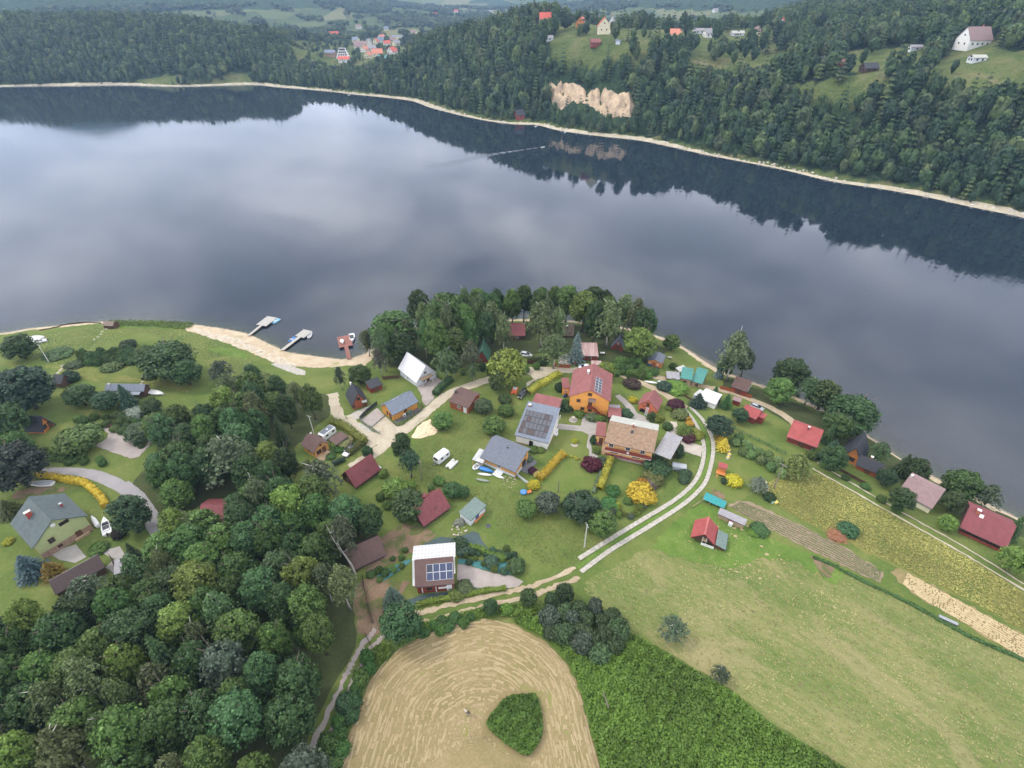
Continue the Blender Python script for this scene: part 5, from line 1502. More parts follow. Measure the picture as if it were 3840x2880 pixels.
def car(z, rear, front, label, col, kind='suv', L=4.4, glassroof=False, group='parked cars'):
    loc, rz, _ = two_pts(z, rear, front, .9)
    t = thing('parked_car', label, 'car', loc, rz, group)
    pm = paint('car_paint_%02d%02d%02d' % tuple(int(c * 99) for c in col), col)
    hw = .90
    k = L / 4.4
    m = MB()
    st = [(-2.2,.72,.42,.82),(-2.1,.84,.28,.98),(-1.5,.90,.24,1.02),(-.2, hw, .22,1.0),(.9, hw, .22,.98),(1.6,.88,.25,.90),(2.05,.80,.30,.74),(2.2,.62,.42,.62)]
    m.loft([ring(x * k, w, a, b, .16) for x, w, a, b in st])
    m.obj('body', pm, t, True)
    h1 = 1.62 if kind == 'suv' else 1.46
    tail = -2.0 if kind in ('suv', 'hatch') else -1.55
    m = MB()
    m.loft([[(tail * k, -.74,.96),(tail * k, .74,.96),(tail * k, .72,1.0),(tail * k, -.72,1.0)], [((tail + .35) * k, -.72,.96),((tail + .35) * k, .72,.96),((tail + .35) * k, .60, h1 - .06),((tail + .35) * k, -.60, h1 - .06)],
            [(.25 * k, -.74,.96),(.25 * k, .74,.96),(.25 * k, .60, h1 - .05),(.25 * k, -.60, h1 - .05)], [(1.15 * k, -.76,.93),(1.15 * k, .76,.93),(1.12 * k, .74,.97),(1.12 * k, -.74,.97)]])
    m.obj('windows', PANE, t)
    m = MB()
    m.loft([ring((tail + .30) * k, .60, h1 - .08, h1 - .0,.03), ring(-.6 * k, .64, h1 - .07, h1 + .03,.04), ring(.2 * k, .62, h1 - .07, h1,.03)])
    for s in (-1,1):
        for xa, za, xb, zb in ((1.12,.95,.22, h1 - .04),(-.45,.97,-.45, h1 - .04),(tail + .05,.98, tail + .36, h1 - .05)):
            m.tube([(xa * k, s * .75, za),(xb * k, s * .62, zb)], .04,4)
    m.obj('roof', PANE if glassroof else pm, t, True)
    if kind == 'suv':
        m = MB()
        for s in (-1,1): m.tube([(-1.5 * k, s * .56, h1 + .07),(.1 * k, s * .56, h1 + .06)], .025,5)
        m.obj('roof_rail', METAL, t)
    for x in (-1.32,1.38):
        for y in (-.80,.80): wheel(t, x * k, y)
    for y in (-.62,.62):
        MB().box((2.08 * k, y, .66),(.18,.3,.14)).obj('headlight', LAMP, t)
        MB().box((-2.14 * k, y, .82),(.12,.26,.2)).obj('tail_light', REDL, t)
        MB().box((.85 * k, y * 1.58,1.02),(.14,.18,.12)).obj('mirror', pm, t)
    return t
car('B4', (535,480),(430,620), 'glossy black estate car parked on the grass beside an orange pedal boat', (.010,.010,.012), 'suv', 4.7)
car('B7', (295,120),(520,205), 'silver-grey hatchback parked on the lane beside the coral red roof', (.30,.31,.33), 'hatch', 4.2)
car('B4', (1595,95),(1425,105), 'white hatchback parked behind the tall orange house', (.72,.72,.72), 'hatch', 3.9)
car('B8', (590,640),(685,655), 'white estate car half hidden by the round lime tree', (.70,.70,.71), 'suv', 4.3)
car('B2', (1030,385),(830,565), 'white car with a black glass roof beside the clipped hedge', (.74,.74,.75), 'suv', 4.6, True)
def caravan(z, p, q, label, L, roofmat, Wd=2.1):
    loc, rz, _ = two_pts(z, p, q, 1.2)
    t = thing('caravan', label, 'caravan', loc, rz, 'parked caravans')
    m = MB()
    m.loft([[(x, -Wd / 2 * k, z0),(x, Wd / 2 * k, z0),(x, Wd / 2 * k, z1 - .12),(x, Wd / 2 * k - .15, z1),(x, -Wd / 2 * k + .15, z1),(x, -Wd / 2 * k, z1 - .12)] for x, k, z0, z1 in ((-L / 2,.94,.5,2.2),(-L / 2 + .3,1,.42,2.48),(L / 2 - .55,1,.42,2.5),(L / 2 - .15,.98,.45,2.2),(L / 2,.95,.55,1.6))])
    m.obj('body', WHITE, t)
    MB().box((-.1,0,2.50),(L - 1.0, Wd - .4,.04)).obj('roof', roofmat, t)
    MB().box((-.3,0,2.56),(.5,.5,.1)).obj('roof_hatch', CAPM, t)
    for s in (-1,1):
        for x in (-L * .28, L * .18):
            MB().box((x, s * (Wd / 2 + .005),1.65),(.85,.04,.55)).obj('window', PANE, t)
        wheel(t, -.1, s * (Wd / 2 - .12),.3,.18)
    o = MB().box((0,0,0),(.04, Wd * .72,.62)).obj('window', PANE, t); o.matrix_local = Matrix.Translation((L / 2 - .06,0,1.85)) @ Matrix.Rotation(math.radians(-16),4, 'Y')
    MB().box((L * .40, Wd / 2 + .01,1.3),(.55,.04,1.5)).obj('door', pmat('caravan_door', (.66,.66,.64),.5), t)
    MB().tube([(L / 2 - .1,-.5,.5),(L / 2 + 1.0,0,.48)], .05).tube([(L / 2 - .1,.5,.5),(L / 2 + 1.0,0,.48)], .05).tube([(L / 2 + .8,0,0),(L / 2 + .8,0,.55)], .06).obj('tow_bar', METAL, t)
    return t
caravan('B3', (330,430),(160,560), 'white touring caravan with dark end window standing on the grass', 4.3, WHITE)
caravan('B2', (640,140),(480,260), 'white caravan with a dark grey roof beside the brown shelter', 4.8, ROOFM['grey'], 2.2)
loc, rz, LL = two_pts('B5', (1640,1085),(1870,1125),1.0)
t = thing('box_trailer', 'grey tarpaulin covered trailer with two axles beside the apricot house', 'trailer', loc, rz)
m = MB(); m.prism([(-.9,.55),(.9,.55),(.9,1.5),(0,1.95),(-.9,1.5)], -1.8,1.8); m.obj('tarpaulin', pmat('grey_tarp', (.33,.35,.37),.6,.12,1.5,.3,4), t)
MB().box((0,0,.48),(3.7,1.85,.2)).obj('bed', METAL, t)
for x in (-.5,.15):
    for y in (-.92,.92): wheel(t, x, y, .27,.16)
MB().tube([(1.8,-.6,.45),(2.9,0,.42)], .045).tube([(1.8,.6,.45),(2.9,0,.42)], .045).obj('tow_bar', METAL, t)

def hull(par, L, Wd, Hh, mat, inner, name='hull', stern=.8, rim=.10, floor=.18, bow=1.25):
    m = MB(); n = 10
    out = []
    for i in range(n + 1):
        f = i / n; x = -L / 2 + L * f
        w = Wd / 2 * (stern + (1 - stern) * min(1, f / .3)) if f < .3 else Wd / 2 * max(.03,(1 - ((f - .3) / .7) ** 2.2))
        z1 = Hh * (1 + (bow - 1) * max(0, f - .4) / .6)
        out.append((x, w, z1))
    rings = [[(x, -w, z1),(x, -w * .85, Hh * .35),(x, 0,.02 + .25 * Hh * max(0,(x / L))),(x, w * .85, Hh * .35),(x, w, z1)] for x, w, z1 in out]
    m.loft([r + [(r[0][0], r[4][1] - min(rim, r[4][1] * .5), r[4][2] + .02),(r[0][0], r[0][1] + min(rim, -r[0][1] * .5), r[0][2] + .02)] for r in rings], True)
    o = m.obj(name, mat, par, True)
    o.data.polygons.foreach_set('use_smooth', [False] * len(o.data.polygons))
    m = MB()
    ins = [(x * .93, max(.01, w - rim - .02), z1) for x, w, z1 in out]
    m.loft([[(x, -w, z1 + .03),(x, w, z1 + .03),(x, w * .8, max(floor, z1 - .04)),(x, -w * .8, max(floor, z1 - .04))] for x, w, z1 in ins[:-1]], True)
    m.obj('interior', inner, par)
    return o
BOATW = pmat('boat_white', (.64,.64,.62),.4,.06,1.5)
BOATG = pmat('boat_interior', (.30,.31,.32),.6,.2,2)
BOATD = pmat('boat_dark', (.05,.055,.06),.5,.2,2)
BLUEP = pmat('boat_blue', (.05,.20,.50),.4,.1,1.5)
def boat(z, stern, bow, label, kind='row', L=None, Wd=1.6, mat=None, afloat=False, cat='boat', name='rowing_boat', h=.4, group=None, tilt=0.):
    if afloat:
        a, b = at_z(z, stern, .3), at_z(z, bow, .3)
        loc, rz = ((a[0] + b[0]) / 2,(a[1] + b[1]) / 2,-.12), math.atan2(b[1] - a[1], b[0] - a[0]); LL = float(np.linalg.norm(b - a))
    else:
        loc, rz, LL = two_pts(z, stern, bow, h)
    L = L or LL
    t = thing(name, label, cat, loc, rz, group)
    t.rotation_euler.x = tilt
    mat = mat or BOATW
    if kind == 'row':
        hull(t, L, Wd, .6, mat, BOATG)
        for x in (-.28,.05): MB().box((x * L, 0,.52),(.3, Wd * .8,.06)).obj('seat', BOATW, t)
    elif kind == 'motor':
        hull(t, L, Wd, .8, mat, BOATW, stern=.9)
        MB().loft([[(.02 * L, -Wd * .36,.85),(.02 * L, Wd * .36,.85),(.02 * L, Wd * .30,1.25),(.02 * L, -Wd * .30,1.25)], [(.20 * L, -Wd * .30,.88),(.20 * L, Wd * .30,.88),(.14 * L, Wd * .24,1.2),(.14 * L, -Wd * .24,1.2)]]).obj('windscreen', PANE, t)
        MB().box((-.16 * L, 0,.84),(.30 * L, Wd * .66,.06)).obj('cockpit', BOATD, t)
        MB().box((-.30 * L, 0,.9),(.4, Wd * .6,.25)).obj('seat', BOATW, t)
        MB().box((-.52 * L, 0,.75),(.4,.35,.7)).obj('outboard_motor', BOATD, t)
    elif kind == 'canoe':
        m = MB(); n = 10
        rr = []
        for i in range(n + 1):
            f = i / n * 2 - 1; w = Wd / 2 * max(.03,1 - abs(f) ** 2.4)
            rr.append([(f * L / 2, w * math.cos(a),.28 + (.22 if a < math.pi else .24) * math.sin(a) * (.4 + .6 * w / (Wd / 2))) for a in np.linspace(0,2 * math.pi, 9)[:-1]])
        m.loft(rr); m.obj('hull', mat, t, True)
    elif kind == 'pedal':
        for s in (-1,1):
            m = MB(); m.loft([ring(-L / 2,.2,.12,.5,.1), ring(-L / 2 + .3,.3,.0,.62,.12), ring(L / 2 - .4,.3,.0,.62,.12), ring(L / 2,.16,.2,.5,.1)]); o = m.obj('float', mat, t, True); o.location = (0, s * Wd * .32,0)
        MB().box((.05 * L, 0,.5),(L * .74, Wd * .5,.18)).obj('deck', mat, t)
        for s in (-1,1):
            MB().box((-.1 * L, s * .32,.68),(.5,.48,.2)).box((-.22 * L, s * .32,.88),(.14,.48,.5)).obj('seat', BOATW, t)
        MB().box((.3 * L, 0,.7),(.5, Wd * .7,.22)).obj('console', mat, t)
    elif kind == 'inflatable':
        m = MB(); pts = []
        for i in range(18):
            a = i / 17 * math.pi * 1.0 - math.pi / 2
            pts.append((L * .18 + L * .30 * math.cos(a), Wd * .38 * math.sin(a),.3))
        pts = [(-L / 2,-Wd * .38,.3)] + pts + [(-L / 2, Wd * .38,.3)]
        m.tube(pts, [.10] + [.24] * 18 + [.10], 8); m.obj('tube', mat, t, True)
        MB().box((-.05 * L, 0,.2),(L * .75, Wd * .6,.1)).obj('floor', BOATG, t); MB().box((-.1 * L, 0,.42),(.3, Wd * .7,.06)).obj('seat', BOATW, t)
    elif kind == 'covered':
        hull(t, L, Wd, .6, mat, mat)
        m = MB()
        rr = []
        for i in range(8):
            f = i / 7; w = Wd / 2 * (1.02 if f < .5 else max(.05,1 - ((f - .5) / .5) ** 2)) * (.85 if f == 0 else 1)
            rr.append([(-L / 2 + L * f * .97, w * math.cos(a),.58 + .42 * math.sin(a) * (.5 + .5 * math.sin(math.pi * min(1, f + .2)))) for a in np.linspace(0, math.pi, 7)])
        m.loft(rr); m.obj('cover', mat, t, True)
    return t
boat('B4', (375,440),(330,570), 'orange and white pedal boat lying on the grass by the black car', 'pedal', 3.6,1.9, pmat('boat_orange', (.62,.14,.05),.45,.1), name='pedal_boat')
boat('B3', (490,545),(340,690), 'white pedal boat lying on the grass beside the touring caravan', 'pedal', 3.5,1.9, name='pedal_boat')
boat('B3', (890,600),(800,680), 'white inflatable dinghy under the pale canopy', 'inflatable', 3.2,1.7, name='dinghy')
boat('B3', (890,690),(1100,750), 'upturned blue boat against the slate grey cottage', 'covered', 3.8,1.3, BLUEP)
boat('B3', (840,770),(1085,800), 'slim white canoe lying outside the blue boat', 'canoe', None, .9, name='canoe', cat='canoe')
boat('B3', (810,860),(1050,905), 'slim grey-green canoe lying on the grass below the white one', 'canoe', None, .9, pmat('canoe_green', (.22,.25,.20),.6), name='canoe', cat='canoe')
boat('B3', (1125,800),(1290,850), 'short white canoe with a grey seat beside the concrete step', 'canoe', None, .8, BOATW, name='canoe', cat='canoe')
boat('B6', (290,645),(522,680), 'white canoe hull beside the lane, farther from the teal cabin', 'canoe', None, 1.1, name='canoe', cat='canoe')
boat('B6', (508,640),(690,662), 'white canoe hull beside the lane, nearer to the teal cabin', 'canoe', None, 1.1, name='canoe', cat='canoe')
boat('C3', (1790,1000),(1735,725), 'white motor dinghy with a small console beside the pale green house', 'motor', None, 2.0, name='motor_dinghy')
boat('C3', (885,150),(455,150), 'long white open boat on the bare earth above the pale green house', 'row', None, 2.0)
boat('C3', (1630,860),(1520,690), 'upturned white skiff leaning on the side of the pale green house', 'covered', None, 1.1, BOATW)
boat('Z4', (1225,815),(1360,835), 'white covered boat on the grass beside the ribbed grey roof', 'covered', None, 2.2, BOATW)
boat('Z4', (370,375),(250,395), 'grey motorboat with a dark windscreen on the left shore grass', 'motor', 5.5,1.9)
boat('Z4', (325,350),(215,345), 'boat under a broad white tarpaulin at the left shoreline', 'covered', 6.5,3.0, WHITE)
boat('C5', (1850,445),(1865,600), 'white motorboat with a dark cockpit moored at the brown jetty', 'motor', 6.0,2.3, afloat=True, name='motorboat')
boat('C5', (820,590),(925,500), 'bright blue pedal boat moored beside the middle jetty', 'pedal', 3.4,1.7, BLUEP, True, name='pedal_boat')
boat('C5', (545,265),(650,205), 'pale blue and white pedal boat at the outer end of the far grey jetty', 'pedal', 3.8,1.8, pmat('boat_pale_blue', (.25,.48,.66),.4), True, name='pedal_boat')
boat('C5', (1130,530),(1200,410), 'white boat hull pulled against the middle grey jetty', 'row', 4.0,1.6, BOATW, True)
boat('D', (765,203),(742,207), 'small white boat moored at the far sandy shore below the village', 'row', 4.5,1.7, afloat=True)
boat('D', (1152,275),(1165,270), 'small white boat below the rock face shore, beside the wooded bank', 'row', 4.5,1.7, afloat=True)
boat('D', (1217,287),(1226,283), 'small white boat below the rock face on the pale bank', 'row', 4.5,1.7, afloat=True)
boat('D', (1170,318),(1176,317), 'tiny motor boat out on the lake drawing a long thin wake', 'row', 3.5,1.5, afloat=True, name='motorboat')
# wake
def wake():
    P = catmull([tuple(at_z('D', p, 0)) for p in [(1170,318),(1130,324),(1090,330),(1040,339),(985,352),(930,362)]], 12)
    P = np.array(densify([tuple(p) for p in P], 1.5,0, False))
    T = np.gradient(P, axis=0); T /= np.linalg.norm(T, axis=1)[:, None]
    Nn = np.stack([-T[:, 1], T[:, 0]], 1)
    V, Q = [], []
    n = len(P)
    for off0, sp in ((0,.0),(-1,.022),(1,.022),(-1,.045)):
        b = len(V)
        for i in range(n):
            d = i * 1.5
            c = P[i] + Nn[i] * off0 * d * sp * 1.6
            w = .35 + d * .006
            a = .11 * math.exp(-d / 90) * (1 + .6 * math.sin(i * 1.3 + d * .2))
            for q, zz in ((-w, .004),(-w * .4, a),(0,-.0 + .01),(w * .4, a * .8),(w, .004)):
                V.append((c[0] + Nn[i][0] * q, c[1] + Nn[i][1] * q, zz))
        for i in range(n - 1):
            for k in range(4): Q.append((b + i * 5 + k, b + i * 5 + 5 + k, b + i * 5 + 5 + k + 1, b + i * 5 + k + 1))
    mobj('boat_wake', npmesh('boat_wake', V, Q, WATER, np.zeros(len(V)), True), kind='stuff', label='thin foaming wake across the open lake')
wake()
# jetties
DECKG = pmat('deck_grey', (.42,.40,.36),.9,.25,1.5,.3,8)
DECKB = pmat('deck_brown', (.27,.12,.095),.85,.25,1.5,.3,8)
def jetty(z, foot, head, far, wide, label, mat, gw=1.1):
    """gangway from foot to head, then a platform on to far, of the given width"""
    a, b, c = at_z(z, foot, .5), at_z(z, head, .6), at_z(z, far, .6)
    d = b - a; L1 = np.linalg.norm(d); d = d / L1
    L2 = float((c - b) @ d)
    t = thing('jetty', label, 'jetty', (a[0], a[1], 0), math.atan2(d[1], d[0]), 'jetties')
    me = MB().box((0,0,0),(.42, gw, .06)).mesh('plank', mat)
    k = int(L1 / .45)
    for i in range(k):
        mobj('plank', me, t, ((i + .5) * L1 / k, SR.uniform(-.03,.03),.55 + .15 * i / k))
    me = MB().box((0,0,0),(.42, wide, .06)).mesh('plank', mat)
    k = int(L2 / .45)
    for i in range(k):
        mobj('plank', me, t, (L1 + (i + .5) * L2 / k, SR.uniform(-.04,.04),.70))
    for s in (-1,1):
        MB().box((L1 / 2, s * gw * .4,.52),(L1,.12,.16), M=Matrix.Rotation(-math.atan2(.15, L1),3, 'Y')).obj('beam', DECKB, t)
        MB().box((L1 + L2 / 2, s * wide * .42,.56),(L2,.2,.2)).obj('beam', DECKB, t)
        MB().tube([(L1 + L2 / 2 - L2 * .45, s * wide * .4,.28),(L1 + L2 / 2 + L2 * .45, s * wide * .4,.28)], .26,8).obj('float', BOATD, t)
        MB().tube([(L1 + L2 - .2, s * wide * .48,-1.5),(L1 + L2 - .2, s * wide * .48,1.3)], .07).obj('post', METAL, t)
jetty('C5', (140,480),(350,315),(575,180),4.6, 'grey plank jetty with a wide platform, farthest out to the left', DECKG)
jetty('C5', (700,720),(985,505),(1150,400),4.2, 'grey plank jetty in the middle with a white hull beside it', DECKG, 1.4)
jetty('C5', (1812,865),(1762,665),(1720,490),5.0, 'red-brown plank jetty with a square platform by the motorboat', DECKB, 1.5)
boat('C5', (1690,580),(1715,650), 'little white dinghy lying on the red-brown jetty platform', 'covered', 2.4,1.5, BOATW, True).location.z = .74

def beach_rocks():
    R = random.Random(21)
    P = np.array([tuple(ground('D', p))[:2] for p in [(408,708),(470,720),(530,738),(580,762),(640,785),(640,792),(600,786),(560,768),(500,745),(440,726)]])
    m = MB()
    x0, y0 = P.min(0); x1, y1 = P.max(0)
    n = 0
    while n < 260:
        x, y = R.uniform(x0, x1), R.uniform(y0, y1)
        if not in_poly(np.array([x]), np.array([y]), P)[0]: continue
        s = R.uniform(.2,.75); n += 1
        b = len(m.v)
        m.ball((0,0,0),(s * R.uniform(1.2,2.6), s * .6, s * .28),7,4,0,.25, R)
        a = -.45 + R.uniform(-.3,.3); ca, sa = math.cos(a), math.sin(a); z = hn(x, y) + .08
        m.v[b:] = [(x + u * ca - v * sa, y + u * sa + v * ca, z + w) for u, v, w in m.v[b:]]
    m.obj('beach_rocks', pmat('beach_stone', (.52,.46,.36),.9,.3,.6,.4,4), kind='stuff', label='pale flat rock ribs across the sandy beach')
beach_rocks()
# ------------------------------------------------------------------ poles, fences, yard things
POLEM = pmat('pole_concrete', (.50,.49,.46),.9,.12,2)
POLEW = pmat('pole_timber', (.24,.20,.16),.9,.2,3)
def pole(z, base, h, label, mat=POLEM, arms=1, lean=(0,0)):
    g = ground(z, base)
    t = thing('utility_pole', label, 'utility pole', g, TR.uniform(0,3))
    MB().tube([(0,0,-.5),(lean[0], lean[1], h)], [.17,.10], 8).obj('shaft', mat, t)
    for k in range(arms):
        MB().box((lean[0], lean[1], h - .3 - .7 * k),(1.5,.1,.1)).obj('crossarm', METAL, t)
        for x in (-.65,0,.65): MB().tube([(x + lean[0], lean[1], h - .3 - .7 * k),(x + lean[0], lean[1], h - .02 - .7 * k)], [.05,.035], 6).obj('insulator', WHITE, t)
pole('A3', (715,1360),8.0, 'pale concrete utility pole on the mown grass near the concrete track')
pole('A5', (1330,400),8.5, 'grey utility pole on the lawn edge beside the light green willow', POLEW)
pole('A2', (1185,735),7.0, 'weathered utility pole behind the touring caravan', POLEW, 1)
pole('A2', (192,318),7.0, 'pale utility pole behind the chocolate brown roof')
pole('A7', (2022,790),5.5, 'leaning grey post in the tall green weeds', POLEW, 0,(1.6,.9))
pole('Z4', (405,570),7.0, 'pale utility pole at the edge of the left lawn trees')
pole('A3', (475,850),4.0, 'short dark timber post among the garden shrubs', POLEW, 0)
def fence(z, pts, hgt, label, mat, postmat=None, step=2.0, solid=1.0, name='fence'):
    P = [ground(z, p) for p in pts]
    P2 = catmull([(p.x, p.y) for p in P], 4) if len(P) > 2 else np.array([(p.x, p.y) for p in P])
    s = np.concatenate([[0], np.cumsum(np.linalg.norm(np.diff(P2, axis=0), axis=1))])
    n = max(1, int(round(s[-1] / step)))
    q = [Vector((np.interp(d, s, P2[:, 0]), np.interp(d, s, P2[:, 1]),0)) for d in np.linspace(0, s[-1], n + 1)]
    for v in q: v.z = hn(v.x, v.y)
    t = thing(name, label, 'fence' if name == 'fence' else 'wall', q[0])
    pm = MB().box((0,0, hgt / 2),(.09,.09, hgt + .1)).mesh('post', postmat or mat)
    for i, v in enumerate(q):
        mobj('post', pm, t, v - q[0])
        if i < n:
            d = q[i + 1] - v
            L = d.length; c = v + d / 2 - q[0]
            m = MB()
            if solid >= 1: m.box((0,0, hgt / 2),(L - .1,.04, hgt - .1))
            elif solid > 0:
                for zz in np.linspace(.2, hgt - .1,3): m.box((0,0, zz),(L - .1,.03,.06))
                k = int(L / .25)
                for j in range(k): m.box((-L / 2 + (j + .5) * L / k, .03, hgt / 2),(.05,.02, hgt - .15))
            o = m.obj('panel', mat, t)
            o.location = c; o.rotation_euler = (0,0, math.atan2(d.y, d.x))
FENB = WALLM['redor']; FEND = WALLM['brownw']
fence('B8', [(655,795),(800,785),(965,778)], 1.6, 'dark brown board fence along the lane under the birches', FEND)
fence('B8', [(985,765),(1045,835),(1160,845),(1245,850)], 1.4, 'red-brown board fence curving round the star-patterned court', FENB)
fence('B8', [(1300,820),(1385,760),(1380,660)], 1.4, 'red-brown board fence between the star court and the rust-striped roof', FENB)
fence('B1', [(668,1310),(850,1485),(1000,1545)], 1.3, 'grey metal bar fence in front of the bright orange bungalow yard', METAL, DARKM, 2.0,.5)
fence('B1', [(668,1305),(800,1170),(950,1055)], 1.5, 'dark solid fence between the orange-red cabin and the paved yard', DARKM)
fence('B1', [(860,1430),(1085,1243)], .6, 'low grey kerb rail dividing the bungalow yard', METAL, DARKM, 2.0,.5)
fence('B1', [(1220,1365),(1300,1420),(1500,1290),(1700,1150),(1690,1060)], 1.1, 'dark bar fence round the slate terrace of the orange bungalow', DARKM, DARKM, 1.5,.5)
fence('B1', [(1050,640),(1180,620),(1320,610)], 1.3, 'grey weathered board fence behind the white-roofed chalet lawn', FEND)
fence('B7', [(0,580),(310,730),(560,850),(780,960),(860,1000)], 1.2, 'green mesh fence along the top of the lawn', pmat('fence_green', (.04,.12,.07),.7), None, 2.5,.5)
fence('B7', [(1230,850),(1330,1040)], 1.5, 'dark green board fence beside the vivid crimson roof', pmat('boards_green', (.02,.09,.06),.7))
fence('B7', [(1470,1090),(1700,1220),(1950,1370),(2200,1500)], 1.0, 'dark low fence below the steep-gabled timber house', FEND, None, 2.2)
fence('B6', [(1545,790),(1800,860),(2060,950)], 1.4, 'rusty red board fence along the upper lane', FENB)
fence('B6', [(640,800),(850,850),(1130,1020)], .8, 'low brown fence below the bright green vine bower', FEND)
fence('B3', [(1480,795),(1600,900),(1720,975)], 1.0, 'pale concrete panel fence running to the yellow shrubs', WALLM['greyw'], WALLM['greyw'], 1.6)
fence('B3', [(1470,760),(1480,870)], 1.3, 'single red and white gate post by the slate grey cottage', WALLM['redor'], WALLM['redor'], 1.6,.5)
fence('A7', [(458,300),(510,405)], .5, 'dark timber threshold across the twin gravel ruts', FEND, FEND, 1.5)
fence('A4', [(245,920),(275,1100),(330,1300)], 1.1, 'ivy-dark boundary fence beside the bare red earth', pmat('fence_ivy', (.02,.035,.015),.9))
fence('A5', [(655,562),(720,520)], .7, 'short rustic rail at the corner of the lush grass', WALLM['tanw'], None, 1.5,.5)
fence('C3', [(1860,1400),(1990,1690)], 1.8, 'dark slatted screen beside the grey slab roof', FEND)
fence('Z4', [(840,250),(700,245),(560,260),(420,295),(330,310)], .5, 'low dark timber edging along the left shoreline grass', FEND, None, 2.5)
# small things
R_ = random.Random(77)
def simple(name, label, cat, z, p, build, rz=0., group=None, lift=0., loc=None):
    g = loc or ground(z, p)
    t = thing(name, label, cat, (g[0], g[1], g[2] + lift), rz, group)
    build(t)
    return t
def tank(t):
    MB().tube([(0,0,0),(0,0,.55)], .75,16).obj('drum', WHITE, t); MB().tube([(0,0,.55),(0,0,.62)], .70,16).obj('lid', WHITE, t); MB().tube([(.25,0,.62),(.25,0,.7)], .15,8).obj('cap', WALLM['redor'], t)
def tank2(t):
    MB().tube([(0,0,0),(0,0,.5)], .6,16).obj('drum', WHITE, t); MB().tube([(0,0,.5),(0,0,.56)], .55,16).obj('lid', WHITE, t)
simple('water_tank', 'larger round white tank with a red cap beside the white solar house', 'tank', 'B4', (1030,1235), tank)
simple('water_tank', 'smaller round white tank beside the white solar house', 'tank', 'B4', (1040,1175), tank2)
def fountain(t):
    MB().tube([(0,0,0),(0,0,.14)], 1.25,20).obj('stone_ring', PAVE, t); MB().tube([(0,0,.14),(0,0,.5),(0,0,.55),(0,0,1.0)], [.45,.4,.2,.14], 12).obj('pedestal', STONE, t); MB().tube([(0,0,1.0),(0,0,1.15)], [.2,.5], 12).obj('bowl', STONE, t)
simple('fountain', 'stone bird bath in a round paved ring on the lawn of the tall orange house', 'fountain', 'B4', (1325,1000), fountain)
def ringbed(t):
    MB().tube([(0,0,0),(0,0,.12)], 1.05,20).obj('stone_ring', PAVE, t); MB().tube([(0,0,.12),(0,0,.16)], .8,16).obj('gravel_bed', GRAVEL, t)
simple('planting_ring', 'round stone ring with a clipped yellow bush on the lawn', 'planter', 'B4', (1345,1405), ringbed)
simple('planting_ring', 'dark edged ring under the round yellow bush beside the paved drive', 'planter', 'B6', (105,1020), lambda t: MB().tube([(0,0,0),(0,0,.25)], .75,16).obj('edging', FEND, t))
def star(t):
    m = MB()
    for k in range(6):
        a0 = k * math.pi / 3
        for s in range(10):
            f = s / 9; r = 2.9 - 1.3 * math.sin(math.pi * f); a = a0 + f * math.pi / 3
            m.box((r * math.cos(a) * .9, r * math.sin(a),.02),(.34,.34,.04), a)
    m.obj('dark_setts', pmat('dark_setts', (.10,.10,.10),.9), t)
simple('paving_star', 'dark star pattern set into the round paved court', 'paving', 'B8', (1210,745), star, lift=.09)
def umbrella(t):
    MB().tube([(0,0,0),(0,0,2.4)], .05).obj('pole', METAL, t); MB().tube([(0,0,.9),(0,0,2.5)], [.65,.12], 8).obj('folded_cover', pmat('cover_slate', (.06,.075,.09),.7), t)
simple('parasol', 'folded slate grey parasol under the blue spruce', 'parasol', 'B8', (1235,690), umbrella)
def table_set(name, label, z, p, mat, rz=0., h=.72, sz=(1.6,.9)):
    def b(t):
        MB().box((0,0, h),(sz[0], sz[1], .06)).obj('top', mat, t)
        for x in (-1,1):
            for y in (-1,1): MB().box((x * (sz[0] / 2 - .1), y * (sz[1] / 2 - .1), h / 2),(.07,.07, h)).obj('leg', METAL, t)
    simple(name, label, 'table', z, p, b, rz)
table_set('table', 'oval grey garden table among chairs beside the silvery willow', 'C2', (1270,395), WHITE, -.4)
table_set('table', 'white garden table behind the small red sheet roof', 'B8', (1690,660), WHITE)
table_set('bench_table', 'white low table on the grass left of the grey canoe hulls', 'B6', (710,290), STONE)
def chair(t, mat=WHITE):
    MB().box((0,0,.45),(.55,.55,.08)).obj('seat', mat, t); MB().box((0,.27,.8),(.55,.07,.7)).obj('backrest', mat, t)
    for x in (-1,1):
        for y in (-1,1): MB().box((x * .22, y * .22,.2),(.06,.06,.42)).obj('leg', mat, t)
GREENP = pmat('green_plastic', (.02,.12,.07),.5)
for i, (p, lab, mm) in enumerate((((1340,220), 'green garden chair by the stone fire ring', GREENP),((1418,275), 'cream garden chair farthest from the silvery willow', pmat('cream_plastic', (.66,.60,.42),.5)),((1435,350), 'white garden chair beside the stone fire ring', WHITE),((1432,412), 'pinkish garden chair nearest the tall post', pmat('pink_plastic', (.58,.42,.36),.5)),((1215,235), 'grey garden chair tucked against the silvery willow', METAL))):
    simple('garden_chair', lab, 'chair', 'C2', p, lambda t, mm=mm: chair(t, mm), i * 1.1 + .4)
def firering(t):
    m = MB()
    for k in range(14): m.box((.75 * math.cos(k * .4488),.75 * math.sin(k * .4488),.13),(.3,.26,.28), k * .4488)
    m.obj('stone_ring', STONE, t); MB().tube([(0,0,.02),(0,0,.08)], .6,14).obj('ash_bed', DARKM, t)
simple('fire_pit', 'stone fire ring on the lawn between garden chairs', 'fire pit', 'C2', (1320,345), firering)
simple('fire_pit', 'stone fire ring on the left lawn beside stepping stones', 'fire pit', 'Z4', (1200,690), firering)
simple('fire_pit', 'stone fire ring on the yellow grass at the far left', 'fire pit', 'Z4', (533,605), firering)
